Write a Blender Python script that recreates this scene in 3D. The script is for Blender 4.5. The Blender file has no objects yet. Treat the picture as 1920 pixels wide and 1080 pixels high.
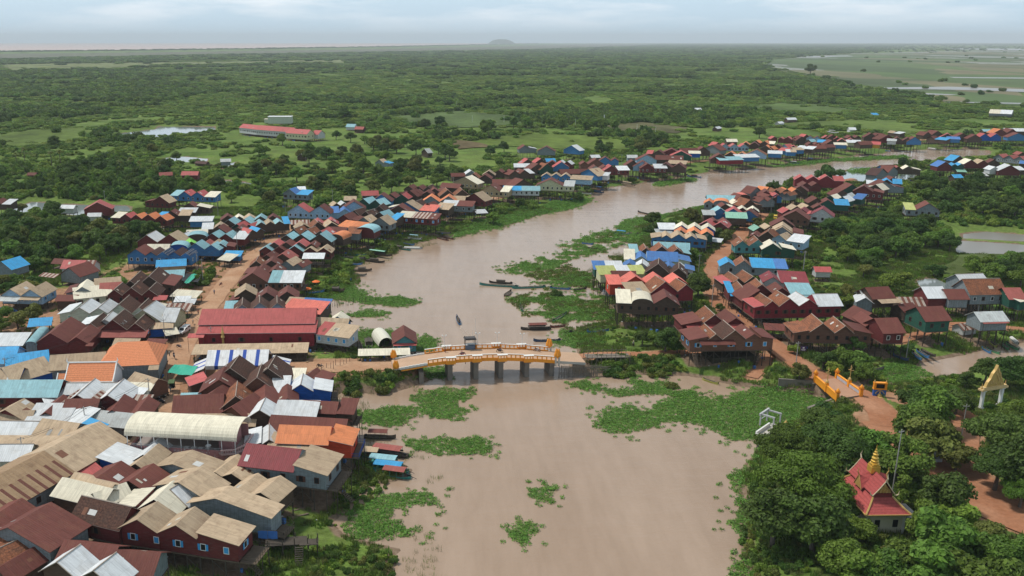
import bpy, bmesh, math, random, re
import numpy as np
from mathutils import Vector, Matrix, noise
random.seed(7)
R = math.radians
S = bpy.context.scene
COL = S.collection

# ---------------------------------------------------------------- camera
F, CX, CY, H, HOR = 1650.0, 820.0, 540.0, 86.0, 76.5
PITCH = math.atan((CY - HOR) / F)
cam_d = bpy.data.cameras.new('camera')
cam = bpy.data.objects.new('camera', cam_d)
COL.objects.link(cam)
cam.location = (0, 0, H)
cam.rotation_euler = (math.pi / 2 - PITCH, 0, 0)
cam_d.sensor_width = 36
cam_d.lens = F * 36 / 1920
cam_d.shift_x = (960 - CX) / 1920
cam_d.clip_start = 1
cam_d.clip_end = 200000
S.camera = cam

# ---------------------------------------------------------------- sky and sun
SUN_EL, SUN_AZ = R(60), R(292)
w = bpy.data.worlds.new('World')
S.world = w
w.use_nodes = True
nt = w.node_tree
nt.nodes.clear()
def wn(t, **k):
    n = nt.nodes.new(t)
    for a, b in k.items():
        setattr(n, a, b)
    return n
wo = wn('ShaderNodeOutputWorld'); bg = wn('ShaderNodeBackground')
sky = wn('ShaderNodeTexSky', sky_type='NISHITA', sun_disc=False, sun_elevation=SUN_EL, sun_rotation=SUN_AZ, air_density=1.3, dust_density=2.0)
tc = wn('ShaderNodeTexCoord')
mp = wn('ShaderNodeMapping'); mp.inputs['Scale'].default_value = (3.2, 3.2, 22)
ns = wn('ShaderNodeTexNoise'); ns.inputs['Scale'].default_value = 1.6; ns.inputs['Detail'].default_value = 6; ns.inputs['Roughness'].default_value = .55
rp = wn('ShaderNodeValToRGB')
rp.color_ramp.elements[0].position = .43; rp.color_ramp.elements[0].color = (.05, .05, .05, 1)
rp.color_ramp.elements[1].position = .64; rp.color_ramp.elements[1].color = (.95, .95, .95, 1)
sx = wn('ShaderNodeSeparateXYZ')
el = wn('ShaderNodeMapRange'); el.inputs[1].default_value = .008; el.inputs[2].default_value = .036
el.inputs[3].default_value = 0.1; el.inputs[4].default_value = 1
mu = wn('ShaderNodeMath', operation='MULTIPLY')
base = wn('ShaderNodeMixRGB'); base.inputs[0].default_value = .84
base.inputs[2].default_value = (5.0, 6.8, 8.3, 1)
mx = wn('ShaderNodeMixRGB')
mx.inputs[2].default_value = (8.3, 8.7, 9.1, 1)
L = nt.links.new
L(tc.outputs['Generated'], mp.inputs[0]); L(mp.outputs[0], ns.inputs['Vector']); L(ns.outputs[0], rp.inputs[0])
L(tc.outputs['Generated'], sx.inputs[0]); L(sx.outputs[2], el.inputs[0]); L(el.outputs[0], mu.inputs[0]); L(rp.outputs[0], mu.inputs[1])
L(sky.outputs[0], base.inputs[1]); L(base.outputs[0], mx.inputs[1]); L(mu.outputs[0], mx.inputs[0])
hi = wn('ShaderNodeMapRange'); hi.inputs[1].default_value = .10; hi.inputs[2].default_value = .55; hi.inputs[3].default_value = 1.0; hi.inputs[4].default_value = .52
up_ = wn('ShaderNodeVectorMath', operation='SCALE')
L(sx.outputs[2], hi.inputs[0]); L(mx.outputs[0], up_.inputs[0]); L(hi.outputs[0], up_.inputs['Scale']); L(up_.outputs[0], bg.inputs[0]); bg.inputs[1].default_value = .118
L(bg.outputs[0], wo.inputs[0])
sl = bpy.data.lights.new('sun', 'SUN')
sl.energy = 3.2; sl.angle = R(6); sl.color = (1, .95, .87)
sun = bpy.data.objects.new('sun', sl)
COL.objects.link(sun)
sdir = Vector((math.sin(SUN_AZ) * math.cos(SUN_EL), math.cos(SUN_AZ) * math.cos(SUN_EL), math.sin(SUN_EL)))
sun.rotation_euler = (-sdir).to_track_quat('-Z', 'Y').to_euler()
sun.location = (0, 0, 300)
S.view_settings.view_transform = 'Standard'
S.view_settings.look = 'None'
S.view_settings.exposure = 0.1
S.view_settings.gamma = 1
S.cycles.max_bounces = 5
S.cycles.diffuse_bounces = 2
S.cycles.glossy_bounces = 2
S.cycles.transmission_bounces = 2
S.cycles.transparent_max_bounces = 4
S.cycles.volume_bounces = 0
S.cycles.use_denoising = True

# ---------------------------------------------------------------- a spot of the survey photo -> a place on the ground
def at(x, y, z=0.0):
    b = (CY - y) / F
    dz = -math.sin(PITCH) + b * math.cos(PITCH)
    dy = math.cos(PITCH) + b * math.sin(PITCH)
    t = (z - H) / dz
    return Vector(((x - CX) / F * t, dy * t, z))
def px_of(p):
    q = (p[0], p[1], p[2] - H)
    d = q[1] * math.cos(PITCH) - q[2] * math.sin(PITCH)
    u = q[1] * math.sin(PITCH) + q[2] * math.cos(PITCH)
    return CX + F * q[0] / d, CY - F * u / d, F / d
CROP = dict(A=(0, 240, 4), B=(480, 240, 4), C=(960, 220, 4), D=(1440, 220, 4), E=(0, 450, 4), F=(400, 450, 4), G=(1100, 420, 4),
            H=(1440, 450, 4), I=(0, 630, 4), J=(300, 600, 4), K=(0, 810, 4), L=(380, 810, 4), M=(700, 560, 4), N=(1380, 640, 3.5556),
            O=(1380, 780, 3.5556), Q=(1440, 240, 8), V=(1240, 260, 8), W=(1000, 640, 4), X=(480, 50, 4), Y=(1440, 50, 4), Z=(0, 0, 1), U=(1480, 660, 9.6))
def cp(c, x, y):
    o = CROP[c]
    return o[0] + x / o[2], o[1] + y / o[2]

# ---------------------------------------------------------------- materials
MATS = {}
class NB:
    """a little node-tree writer"""
    def __init__(s, name):
        s.m = bpy.data.materials.new(name); s.m.use_nodes = True
        s.t = s.m.node_tree; s.t.nodes.clear()
        s.out = s.n('ShaderNodeOutputMaterial'); s.b = s.n('ShaderNodeBsdfPrincipled')
        s.l(s.b.outputs[0], s.out.inputs[0])
    def n(s, t, **k):
        q = s.t.nodes.new(t)
        for a, b in k.items():
            setattr(q, a, b)
        return q
    def l(s, a, b): s.t.links.new(a, b)
    def put(s, i, v):
        if hasattr(v, 'is_output') or isinstance(v, bpy.types.NodeSocket): s.l(v, i)
        elif isinstance(v, (tuple, list)) and len(v) == 3 and i.type == 'RGBA': i.default_value = (*v, 1)
        else: i.default_value = v
    def math(s, op, a, b=0.0, c=0.0):
        q = s.n('ShaderNodeMath', operation=op)
        for i, v in zip(q.inputs, (a, b, c)): s.put(i, v)
        return q.outputs[0]
    def mix(s, f, a, b, mode='MIX'):
        q = s.n('ShaderNodeMixRGB', blend_type=mode)
        for i, v in zip(q.inputs, (f, a, b)): s.put(i, v)
        return q.outputs[0]
    def noise(s, vec, sc, det=3, ro=.55, dim='3D'):
        q = s.n('ShaderNodeTexNoise', noise_dimensions=dim)
        if vec is not None: s.l(vec, q.inputs['Vector'])
        q.inputs['Scale'].default_value = sc; q.inputs['Detail'].default_value = det; q.inputs['Roughness'].default_value = ro
        return q.outputs[0]
    def map(s, vec, sc=(1, 1, 1), loc=(0, 0, 0)):
        q = s.n('ShaderNodeMapping'); s.l(vec, q.inputs[0]); q.inputs['Scale'].default_value = sc; s.put(q.inputs['Location'], loc)
        return q.outputs[0]
    def rng(s, v, a, b, c=0.0, d=1.0):
        q = s.n('ShaderNodeMapRange'); s.l(v, q.inputs[0])
        for i, x in zip(list(q.inputs)[1:5], (a, b, c, d)): i.default_value = x
        return q.outputs[0]
    def bump(s, h, st, dist):
        q = s.n('ShaderNodeBump'); s.l(h, q.inputs['Height']); q.inputs['Strength'].default_value = st; q.inputs['Distance'].default_value = dist
        s.l(q.outputs[0], s.b.inputs['Normal'])
    def done(s, col, rough=.7, spec=.3, metal=0):
        s.put(s.b.inputs['Base Color'], col); s.put(s.b.inputs['Roughness'], rough)
        s.b.inputs['Specular IOR Level'].default_value = spec; s.b.inputs['Metallic'].default_value = metal
        return s.m
def var(k, col, amt=.16, hue=.0):
    """object-to-object variation of a paint"""
    oi = k.n('ShaderNodeObjectInfo')
    h = k.n('ShaderNodeHueSaturation')
    k.put(h.inputs['Color'], col)
    k.l(k.rng(oi.outputs['Random'], 0, 1, 1 - amt, 1 + amt), h.inputs['Value'])
    if hue: k.l(k.rng(k.math('FRACT', k.math('MULTIPLY', oi.outputs['Random'], 7.13)), 0, 1, .5 - hue, .5 + hue), h.inputs['Hue'])
    return h.outputs[0], oi.outputs['Random']
def plain(name, col, rough=.65, spec=.3, metal=0, nz=.25, sc=1.5):
    if name in MATS: return MATS[name]
    k = NB(name); g = k.n('ShaderNodeTexCoord').outputs['Object']
    f = k.noise(g, sc, 4)
    c = k.mix(1, col, k.mix(f, (1 - nz,) * 3, (1 + nz,) * 3), 'MULTIPLY')
    MATS[name] = k.done(c, rough, spec, metal)
    return MATS[name]
ROOF = dict(  # colour letter: (words, colour, kind)
    B=('rusty brown tin', (.140, .046, .036), 'tin'), T=('orange brown tile', (.29, .115, .06), 'tile'), K=('dark brown tile', (.100, .050, .036), 'tile'),
    R=('faded red tin', (.42, .095, .088), 'tin'), M=('maroon tin', (.23, .042, .048), 'tin'), O=('orange tin', (.62, .21, .085), 'tin'), W=('white tin', (.57, .59, .60), 'tin'),
    N=('tan tin', (.42, .315, .21), 'tin'), C=('cream tin', (.66, .61, .48), 'tin'), L=('light blue tin', (.24, .43, .47), 'tin'), U=('bright blue tin', (.065, .17, .40), 'tin'),
    A=('sky blue tin', (.05, .30, .56), 'tin'), G=('bright green tin', (.20, .52, .10), 'tin'), V=('lime tin', (.42, .45, .16), 'tin'), Y=('grey tin', (.42, .44, .43), 'tin'), P=('brick red tin', (.30, .09, .075), 'tin'),
    Q=('salmon tin', (.62, .16, .12), 'tin'), X=('striped rust and white tin', (.40, .33, .28), 'stripe'), E=('teal green tin', (.22, .42, .32), 'tin'),
    H=('terracotta tile', (.62, .23, .11), 'neat'), D=('dark weathered tin', (.07, .035, .03), 'tin'), Z=('blue and white striped', (.7, .7, .7), 'tent'),
    J=('red lacquer tile', (.40, .085, .08), 'neat'), S=('tan tin with dark rust stripes', (.36, .24, .14), 'ruststripe'))
def roof_mat(c):
    nm = 'roof_' + ROOF[c][0].replace(' ', '_')
    if nm in MATS: return MATS[nm]
    _, col, kind = ROOF[c]
    k = NB(nm); uv = k.n('ShaderNodeUVMap').outputs[0]
    vc, rnd = var(k, col, .15)
    sp = k.n('ShaderNodeSeparateXYZ'); k.l(uv, sp.inputs[0])
    off = k.n('ShaderNodeCombineXYZ'); k.l(k.math('MULTIPLY', rnd, 61), off.inputs[0]); k.l(k.math('MULTIPLY', rnd, 37), off.inputs[1])
    uvo = k.n('ShaderNodeVectorMath', operation='ADD'); k.l(uv, uvo.inputs[0]); k.l(off.outputs[0], uvo.inputs[1]); uvo = uvo.outputs[0]
    ux, vy = sp.outputs[0], sp.outputs[1]
    if kind in ('tin', 'stripe', 'tent', 'ruststripe'):
        cell = k.n('ShaderNodeCombineXYZ'); k.l(k.math('FLOOR', k.math('DIVIDE', ux, .85)), cell.inputs[0]); k.l(k.math('FLOOR', k.math('DIVIDE', vy, 2.4)), cell.inputs[1]); k.l(rnd, cell.inputs[2])
        wh = k.n('ShaderNodeTexWhiteNoise'); k.l(cell.outputs[0], wh.inputs[0])
        val = k.rng(wh.outputs[0], 0, 1, .93, 1.06)
        st = k.noise(k.map(uvo, (2.6, .28, 1)), 1.0, 4)
        val = k.math('MULTIPLY', val, k.rng(st, .3, .7, .86, 1.12))
        seam = k.math('LESS_THAN', k.math('FRACT', k.math('DIVIDE', ux, .85)), .09)
        seam2 = k.math('LESS_THAN', k.math('FRACT', k.math('DIVIDE', vy, 2.4)), .035)
        val = k.math('MULTIPLY', val, k.math('SUBTRACT', 1, k.math('MULTIPLY', k.math('MAXIMUM', seam, seam2), .11)))
        cc = k.mix(1, vc, val, 'MULTIPLY')
        blot = k.rng(k.noise(uvo, .5, 6, .7), .50, .72)
        stain = (.10, .045, .028) if c not in 'B' else (.17, .075, .045)
        cc = k.mix(k.math('MULTIPLY', blot, (.28 if c in 'CWL' else .45) if c in 'NCWYLXS' else .55 if c in 'BD' else .30), cc, stain if c not in 'CW' else (.30, .24, .17))
        if kind == 'stripe':
            cc = k.mix(k.math('GREATER_THAN', k.math('FRACT', k.math('DIVIDE', ux, 1.7)), .5), cc, (.16, .06, .04))
        if kind == 'ruststripe':
            cc = k.mix(k.math('MULTIPLY', k.math('LESS_THAN', k.math('FRACT', k.math('DIVIDE', ux, 2.0)), .34), k.math('LESS_THAN', vy, 5.0)), cc, (.13, .05, .035))
        if kind == 'tent':
            cc = k.mix(k.math('LESS_THAN', k.math('FRACT', k.math('DIVIDE', k.math('ADD', ux, 1.1), 3.4)), .27), cc, (.035, .085, .36))
        MATS[nm] = k.done(cc, .62 if c in 'WLUARQOMY' else .75, .22)
        k.bump(k.math('SINE', k.math('MULTIPLY', ux, 16)), .22, .05)
    else:
        fine = k.noise(uvo, 2.6, 3, .7)
        big = k.noise(uvo, .4, 4, .6)
        if kind == 'neat':
            cc = k.mix(k.rng(fine, .3, .7), k.mix(1, vc, (.8, .78, .76), 'MULTIPLY'), k.mix(1, vc, (1.15, 1.15, 1.15), 'MULTIPLY'))
        else:
            cc = k.mix(k.rng(fine, .35, .68), k.mix(1, vc, (.42, .42, .45), 'MULTIPLY'), k.mix(1, vc, (1.3, 1.25, 1.2), 'MULTIPLY'))
            cc = k.mix(k.math('MULTIPLY', k.rng(big, .45, .7), .6), cc, (.055, .038, .03))
        row = k.math('LESS_THAN', k.math('FRACT', k.math('DIVIDE', vy, .55)), .2)
        cc = k.mix(k.math('MULTIPLY', row, .28), cc, (.03, .015, .01))
        MATS[nm] = k.done(cc, .8, .2)
        k.bump(fine, .5, .06)
    return MATS[nm]
WALL = dict(r=('dark red wood', (.135, .026, .026), 'plank'), d=('dark weathered wood', (.085, .055, .04), 'plank'), b=('bright blue', (.045, .19, .42), 'plank'), l=('pale blue', (.30, .46, .62), 'plank'),
            g=('dark green', (.020, .085, .06), 'tin'), w=('white', (.55, .56, .56), 'plank'), y=('grey tin', (.20, .235, .25), 'tin'), c=('cream yellow', (.52, .51, .33), 'smooth'),
            o=('bright red orange', (.46, .055, .025), 'smooth'), p=('peeling pink', (.48, .22, .22), 'peel'), t=('teal', (.075, .26, .28), 'plank'), m=('crimson', (.20, .022, .03), 'tin'),
            k=('pale green', (.45, .50, .40), 'smooth'), n=('brown wood', (.16, .075, .05), 'plank'), v=('yellow', (.55, .30, .03), 'plank'), e=('ochre', (.40, .30, .18), 'plank'), i=('deep blue', (.012, .085, .36), 'smooth'))
def wall_mat(c):
    nm = 'wall_' + WALL[c][0].replace(' ', '_')
    if nm in MATS: return MATS[nm]
    _, col, kind = WALL[c]
    k = NB(nm); uv = k.n('ShaderNodeUVMap').outputs[0]
    vc, rnd = var(k, col, .14)
    sp = k.n('ShaderNodeSeparateXYZ'); k.l(uv, sp.inputs[0])
    val = k.rng(k.noise(k.map(uv, (.7, 2.2, 1), (0, 0, 0)), 1.2, 4), .3, .7, .78, 1.2)
    cc = k.mix(1, vc, val, 'MULTIPLY')
    if kind == 'plank':
        ln = k.math('LESS_THAN', k.math('FRACT', k.math('DIVIDE', sp.outputs[1], .26)), .16)
        cc = k.mix(k.math('MULTIPLY', ln, .4), cc, (.02, .014, .01))
        wt = k.rng(k.noise(k.map(uv, (.5, 3.0, 1)), 1.5, 5, .7), .52, .75)
        cc = k.mix(k.math('MULTIPLY', wt, .45), cc, (.16, .135, .11))
    elif kind == 'tin':
        ln = k.math('LESS_THAN', k.math('FRACT', k.math('DIVIDE', sp.outputs[0], .8)), .1)
        cc = k.mix(k.math('MULTIPLY', ln, .35), cc, (.03, .03, .03))
        wt = k.rng(k.noise(k.map(uv, (1.6, .4, 1)), 1.2, 5, .7), .55, .75)
        cc = k.mix(k.math('MULTIPLY', wt, .4), cc, (.14, .075, .05))
    elif kind == 'peel':
        wt = k.math('GREATER_THAN', k.noise(k.map(uv, (1.3, .8, 1)), 1.1, 6, .7), .575)
        cc = k.mix(wt, cc, (.62, .58, .55))
    MATS[nm] = k.done(cc, .72, .25)
    return MATS[nm]
WOOD = plain('weathered_post_wood', (.070, .058, .047), .85, .15, 0, .5, .6)
DARK = plain('dark_opening', (.012, .012, .013), .5)
# ---------------------------------------------------------------- mesh helpers
class MB:
    def __init__(s): s.v = []; s.f = []; s.m = []; s.uv = []; s.smooth = False
    def face(s, pts, mi=0, uv=None):
        i = len(s.v); s.v.extend([tuple(p) for p in pts]); s.f.append(tuple(range(i, i + len(pts)))); s.m.append(mi); s.uv.append(uv)
    def box(s, c, d, rz=0, mi=0):
        ca, sa = math.cos(rz), math.sin(rz)
        def P(x, y, z): return (c[0] + x * ca - y * sa, c[1] + x * sa + y * ca, c[2] + z)
        x, y, z = d[0] / 2, d[1] / 2, d[2] / 2
        a = [P(-x, -y, -z), P(x, -y, -z), P(x, y, -z), P(-x, y, -z), P(-x, -y, z), P(x, -y, z), P(x, y, z), P(-x, y, z)]
        for q in ((3, 2, 1, 0), (4, 5, 6, 7), (0, 1, 5, 4), (1, 2, 6, 5), (2, 3, 7, 6), (3, 0, 4, 7)):
            s.face([a[j] for j in q], mi)
    def tube(s, pts, rad, n=6, mi=0, cap=True):
        pts = [Vector(p) for p in pts]
        if not isinstance(rad, (list, tuple)): rad = [rad] * len(pts)
        rings = []
        for i, p in enumerate(pts):
            t = (pts[min(i + 1, len(pts) - 1)] - pts[max(i - 1, 0)]).normalized()
            a = t.orthogonal().normalized() if i == 0 else (pa - t * pa.dot(t)).normalized()
            pa = a; b = t.cross(a)
            rings.append([p + (a * math.cos(2 * math.pi * j / n) + b * math.sin(2 * math.pi * j / n)) * rad[i] for j in range(n)])
        for r0, r1 in zip(rings, rings[1:]):
            for j in range(n): s.face([r0[j], r0[(j + 1) % n], r1[(j + 1) % n], r1[j]], mi)
        if cap:
            s.face(list(reversed(rings[0])), mi); s.face(rings[-1], mi)
    def lathe(s, c, prof, n=12, mi=0):
        for (r0, z0), (r1, z1) in zip(prof, prof[1:]):
            for j in range(n):
                a, b = 2 * math.pi * j / n, 2 * math.pi * (j + 1) / n
                q = [(c[0] + r * math.cos(t), c[1] + r * math.sin(t), c[2] + z) for r, z, t in ((r0, z0, a), (r0, z0, b), (r1, z1, b), (r1, z1, a))]
                if r1 < 1e-4: q = q[:3]
                elif r0 < 1e-4: q = [q[0], q[2], q[3]]
                s.face(q, mi)
    def mesh(s, name, mats):
        me = bpy.data.meshes.new(name)
        me.from_pydata(s.v, [], s.f)
        for m in mats: me.materials.append(m)
        if any(s.m): me.polygons.foreach_set('material_index', s.m)
        if any(u is not None for u in s.uv):
            ul = me.uv_layers.new(name='UVMap'); fl = []
            for f, u in zip(s.f, s.uv):
                for j in range(len(f)): fl.extend(u[j] if u else (0, 0))
            ul.data.foreach_set('uv', fl)
        if s.smooth: me.polygons.foreach_set('use_smooth', [True] * len(s.f))
        me.update()
        return me
    def obj(s, name, mats, parent=None, loc=None):
        if not isinstance(mats, (list, tuple)): mats = [mats]
        return link(name, s.mesh(name, mats), parent, loc)
def link(name, me, parent=None, loc=None):
    o = bpy.data.objects.new(name, me)
    COL.objects.link(o)
    if parent is not None: o.parent = parent
    if loc is not None: o.location = loc
    return o
PENDING = []
def tag(o, label, cat, group=None, ref=None, kind=None):
    o['category'] = cat
    if group: o['group'] = group
    if kind: o['kind'] = kind
    o['label'] = label
    PENDING.append((o, label, ref))
    return o
def thing(name, loc, label, cat, group=None, rz=0, ref=None):
    o = bpy.data.objects.new(name, None)
    COL.objects.link(o)
    o.location = loc; o.rotation_euler = (0, 0, rz)
    o.empty_display_size = .3
    return tag(o, label, cat, group, ref)
def struct(o, label=None):
    o['kind'] = 'structure'
    if label: o['label'] = label
    return o
# ---------------------------------------------------------------- the land
def ppx(pts, z=0.0): return np.array([at(x, y, z)[:2] for x, y in pts])
def poly_sd(X, Y, P):
    """signed distance to a closed outline, positive inside"""
    ins = np.zeros(X.shape, bool); d2 = np.full(X.shape, 1e18)
    n = len(P)
    for i in range(n):
        ax, ay = P[i]; bx, by = P[(i + 1) % n]
        ex, ey = bx - ax, by - ay
        L2 = ex * ex + ey * ey + 1e-12
        t = np.clip(((X - ax) * ex + (Y - ay) * ey) / L2, 0, 1)
        d2 = np.minimum(d2, (X - ax - t * ex) ** 2 + (Y - ay - t * ey) ** 2)
        c = ((ay > Y) != (by > Y)) & (X < (bx - ax) * (Y - ay) / (by - ay + 1e-12) + ax)
        ins ^= c
    d = np.sqrt(d2)
    return np.where(ins, d, -d)
def line_d(X, Y, P):
    d2 = np.full(X.shape, 1e18)
    for (ax, ay), (bx, by) in zip(P, P[1:]):
        ex, ey = bx - ax, by - ay
        t = np.clip(((X - ax) * ex + (Y - ay) * ey) / (ex * ex + ey * ey + 1e-12), 0, 1)
        d2 = np.minimum(d2, (X - ax - t * ex) ** 2 + (Y - ay - t * ey) ** 2)
    return np.sqrt(d2)
def hsh(ix, iy, s):
    v = np.sin(ix * 127.1 + iy * 311.7 + s * 74.7) * 43758.5453
    return v - np.floor(v)
def vnoise(X, Y, sc, s=0):
    x, y = X / sc, Y / sc
    ix, iy = np.floor(x), np.floor(y); fx, fy = x - ix, y - iy
    fx = fx * fx * (3 - 2 * fx); fy = fy * fy * (3 - 2 * fy)
    a, b, c, d = hsh(ix, iy, s), hsh(ix + 1, iy, s), hsh(ix, iy + 1, s), hsh(ix + 1, iy + 1, s)
    return (a * (1 - fx) + b * fx) * (1 - fy) + (c * (1 - fx) + d * fx) * fy
def fbm(X, Y, sc, s=0):
    return .55 * vnoise(X, Y, sc, s) + .3 * vnoise(X, Y, sc * .43, s + 1) + .15 * vnoise(X, Y, sc * .19, s + 2)

RIVER = [(735, 1140), (742, 1080), (722, 1055), (755, 1030), (700, 1018), (640, 1000), (622, 980), (655, 945), (690, 912), (760, 900), (775, 880),
         (720, 870), (668, 850), (662, 825), (655, 800), (640, 770), (622, 745), (640, 732), (720, 738), (770, 722), (800, 712), (790, 690), (750, 672), (690, 665),
         (655, 640), (640, 610), (620, 590), (612, 570), (640, 552), (675, 528), (665, 505), (690, 488), (740, 478), (760, 466), (800, 452), (860, 437), (930, 424),
         (1000, 406), (1080, 384), (1112, 370), (1130, 354), (1190, 346), (1240, 339), (1330, 323), (1400, 318), (1440, 314), (1520, 302),
         (1560, 297), (1640, 290), (1690, 283), (1760, 280), (1830, 281), (1862, 284), (1855, 290), (1760, 298), (1700, 306), (1650, 313), (1590, 318),
         (1560, 324), (1530, 340), (1440, 350), (1420, 356), (1390, 366), (1340, 380), (1290, 396), (1230, 405), (1190, 428), (1205, 455), (1180, 482), (1135, 505),
         (1120, 520), (1150, 545), (1155, 580), (1140, 602), (1080, 618), (1065, 632), (1085, 652), (1092, 680), (1110, 700), (1180, 700), (1290, 705), (1380, 722), (1420, 728),
         (1500, 738), (1560, 738), (1600, 726), (1640, 705), (1690, 700), (1730, 680), (1800, 668), (1850, 655), (1925, 640), (1925, 665), (1850, 690), (1790, 708), (1740, 715), (1690, 722), (1640, 738),
         (1590, 752), (1540, 766), (1490, 790), (1440, 812), (1425, 835), (1420, 860), (1400, 882), (1388, 905), (1400, 940), (1396, 1000), (1398, 1080), (1400, 1140)]
PONDS = [[(205, 252), (290, 242), (300, 237), (400, 238), (405, 242), (360, 250), (290, 257), (215, 257)],
         [(20, 388), (60, 378), (130, 383), (240, 385), (255, 398), (180, 405), (110, 400), (60, 396), (10, 402)],
         [(308, 296), (340, 293), (392, 297), (385, 303), (350, 304), (310, 300)],
         [(385, 337), (430, 338), (475, 343), (470, 349), (410, 346)],
         [(410, 305), (445, 304), (440, 311), (405, 311)],
         [(1718, 526), (1735, 520), (1765, 523), (1782, 535), (1782, 546), (1730, 543)],
         [(1805, 437), (1850, 433), (1925, 440), (1925, 452), (1850, 448), (1806, 446)],
         [(1790, 463), (1800, 450), (1850, 453), (1925, 458), (1925, 480), (1850, 476), (1795, 474)],
         [(1605, 312), (1680, 316), (1720, 322), (1715, 332), (1660, 345), (1590, 342), (1540, 340)]]
ROADS = [('main_street', [(545, 425), (505, 458), (470, 482), (430, 525), (388, 580), (352, 632), (325, 690), (302, 750), (285, 800), (262, 850)], 2.9, 3.4),
         ('bridge_approach_road', [(318, 712), (400, 700), (470, 692), (560, 688), (640, 688), (745, 684)], 3.0, 3.8),
         ('footpath', [(1085, 668), (1130, 664), (1200, 664), (1290, 660), (1370, 650), (1440, 640)], 2.3, 1.6),
         ('village_road', [(1430, 400), (1400, 428), (1372, 458), (1342, 490), (1335, 520), (1345, 560), (1372, 590), (1405, 618), (1450, 645), (1490, 678), (1535, 706), (1578, 722), (1622, 745), (1655, 775), (1665, 800)], 3.0, 3.2),
         ('dirt_track', [(1440, 660), (1432, 685), (1410, 708)], .95, 1.5),
         ('creek_path', [(1450, 640), (1560, 640), (1680, 640), (1790, 608), (1925, 618)], 1.8, 1.8),
         ('upriver_road', [(880, 385), (960, 362), (1050, 340), (1170, 318), (1290, 304), (1330, 300), (1430, 285), (1520, 272), (1620, 265), (1730, 262), (1920, 255)], 2.6, 2.5),
         ('hillside_track', [(1300, 430), (1380, 395), (1440, 375), (1520, 352), (1600, 335)], 2.4, 2.0),
         ('temple_road', [(1660, 790), (1700, 820), (1740, 845), (1790, 880), (1840, 935), (1890, 960), (1960, 985)], 2.9, 6.0),
         ('temple_lane', [(1700, 745), (1790, 775), (1800, 800), (1790, 850), (1775, 880)], 2.85, 4.0)]
MOUNDS = [([(-120, 560), (120, 540), (300, 470), (470, 445), (540, 440), (470, 520), (440, 600), (560, 640), (600, 690), (570, 735), (470, 850), (300, 985), (60, 1180), (-300, 1180)], 2.6, 26),
          ([(1590, 760), (1680, 700), (1930, 690), (2050, 1200), (1480, 1200), (1430, 1000), (1450, 860)], 2.6, 14),
          ([(1310, 600), (1420, 600), (1480, 690), (1400, 690)], 2.4, 14)]
FIELDS = [('rice_field', [(868, 268), (930, 256), (1010, 251), (1090, 253), (1190, 266), (1200, 277), (1100, 283), (1010, 276), (900, 272)], (.105, .15, .028), 'bright green rice field behind the tree row'),
          ('rice_field', [(1400, 200), (1460, 193), (1530, 195), (1610, 207), (1560, 212), (1450, 208)], (.085, .13, .035), 'pale green rice field beyond the far stilt houses'),
          ('rice_field', [(1460, 232), (1600, 224), (1740, 244), (1700, 252), (1560, 238), (1470, 240)], (.10, .145, .03), 'narrow green rice field close behind the far stilt houses'),
          ('rice_field', [(1430, 252), (1440, 240), (1520, 245), (1580, 252), (1540, 260), (1450, 258)], (.095, .15, .03), 'small green rice field at the pond behind the far houses'),
          ('fallow_field', [(1130, 236), (1200, 229), (1290, 240), (1270, 250), (1160, 246)], (.10, .095, .045), 'brownish fallow field with white posts'),
          ('fallow_field', [(840, 262), (880, 265), (920, 276), (860, 280)], (.13, .10, .05), 'bare brown fallow field edge'),
          ('meadow', [(740, 218), (860, 208), (960, 217), (1000, 232), (860, 240), (760, 232)], (.085, .125, .04), 'grassy meadow crossed by white posts'),
          ('meadow', [(0, 250), (150, 238), (185, 246), (150, 262), (60, 275), (0, 278)], (.10, .145, .045), 'pale grassy meadow by the long pond'),
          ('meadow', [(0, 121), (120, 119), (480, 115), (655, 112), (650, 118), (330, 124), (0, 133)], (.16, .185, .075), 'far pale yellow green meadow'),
          ('meadow', [(1440, 112), (1600, 100), (1940, 92), (1940, 200), (1780, 190), (1690, 172), (1600, 160), (1520, 142), (1440, 126)], (.105, .118, .062), 'wide far plain of paddies'),
          ('meadow', [(1760, 515), (1800, 480), (1930, 480), (1930, 510), (1850, 535)], (.09, .12, .035), 'grass flat around the lone tree')]
RIVW = ppx(RIVER); PONW = [ppx(p, .3) for p in PONDS]
ROADW = [(n, ppx(p, z), z, hw) for n, p, z, hw in ROADS]
MNDW = [(ppx(p, z), z, rmp) for p, z, rmp in MOUNDS]
def water_sd(X, Y):
    """positive on land"""
    d = -poly_sd(X, Y, RIVW)
    for p in PONW: d = np.minimum(d, -poly_sd(X, Y, p))
    dist = np.sqrt(X * X + Y * Y)
    amp = np.clip(dist / 260, .8, 4)
    return d + (fbm(X, Y, 9, 3) - .5) * 2.2 * amp
def sstep(x): x = np.clip(x, 0, 1); return x * x * (3 - 2 * x)
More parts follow.
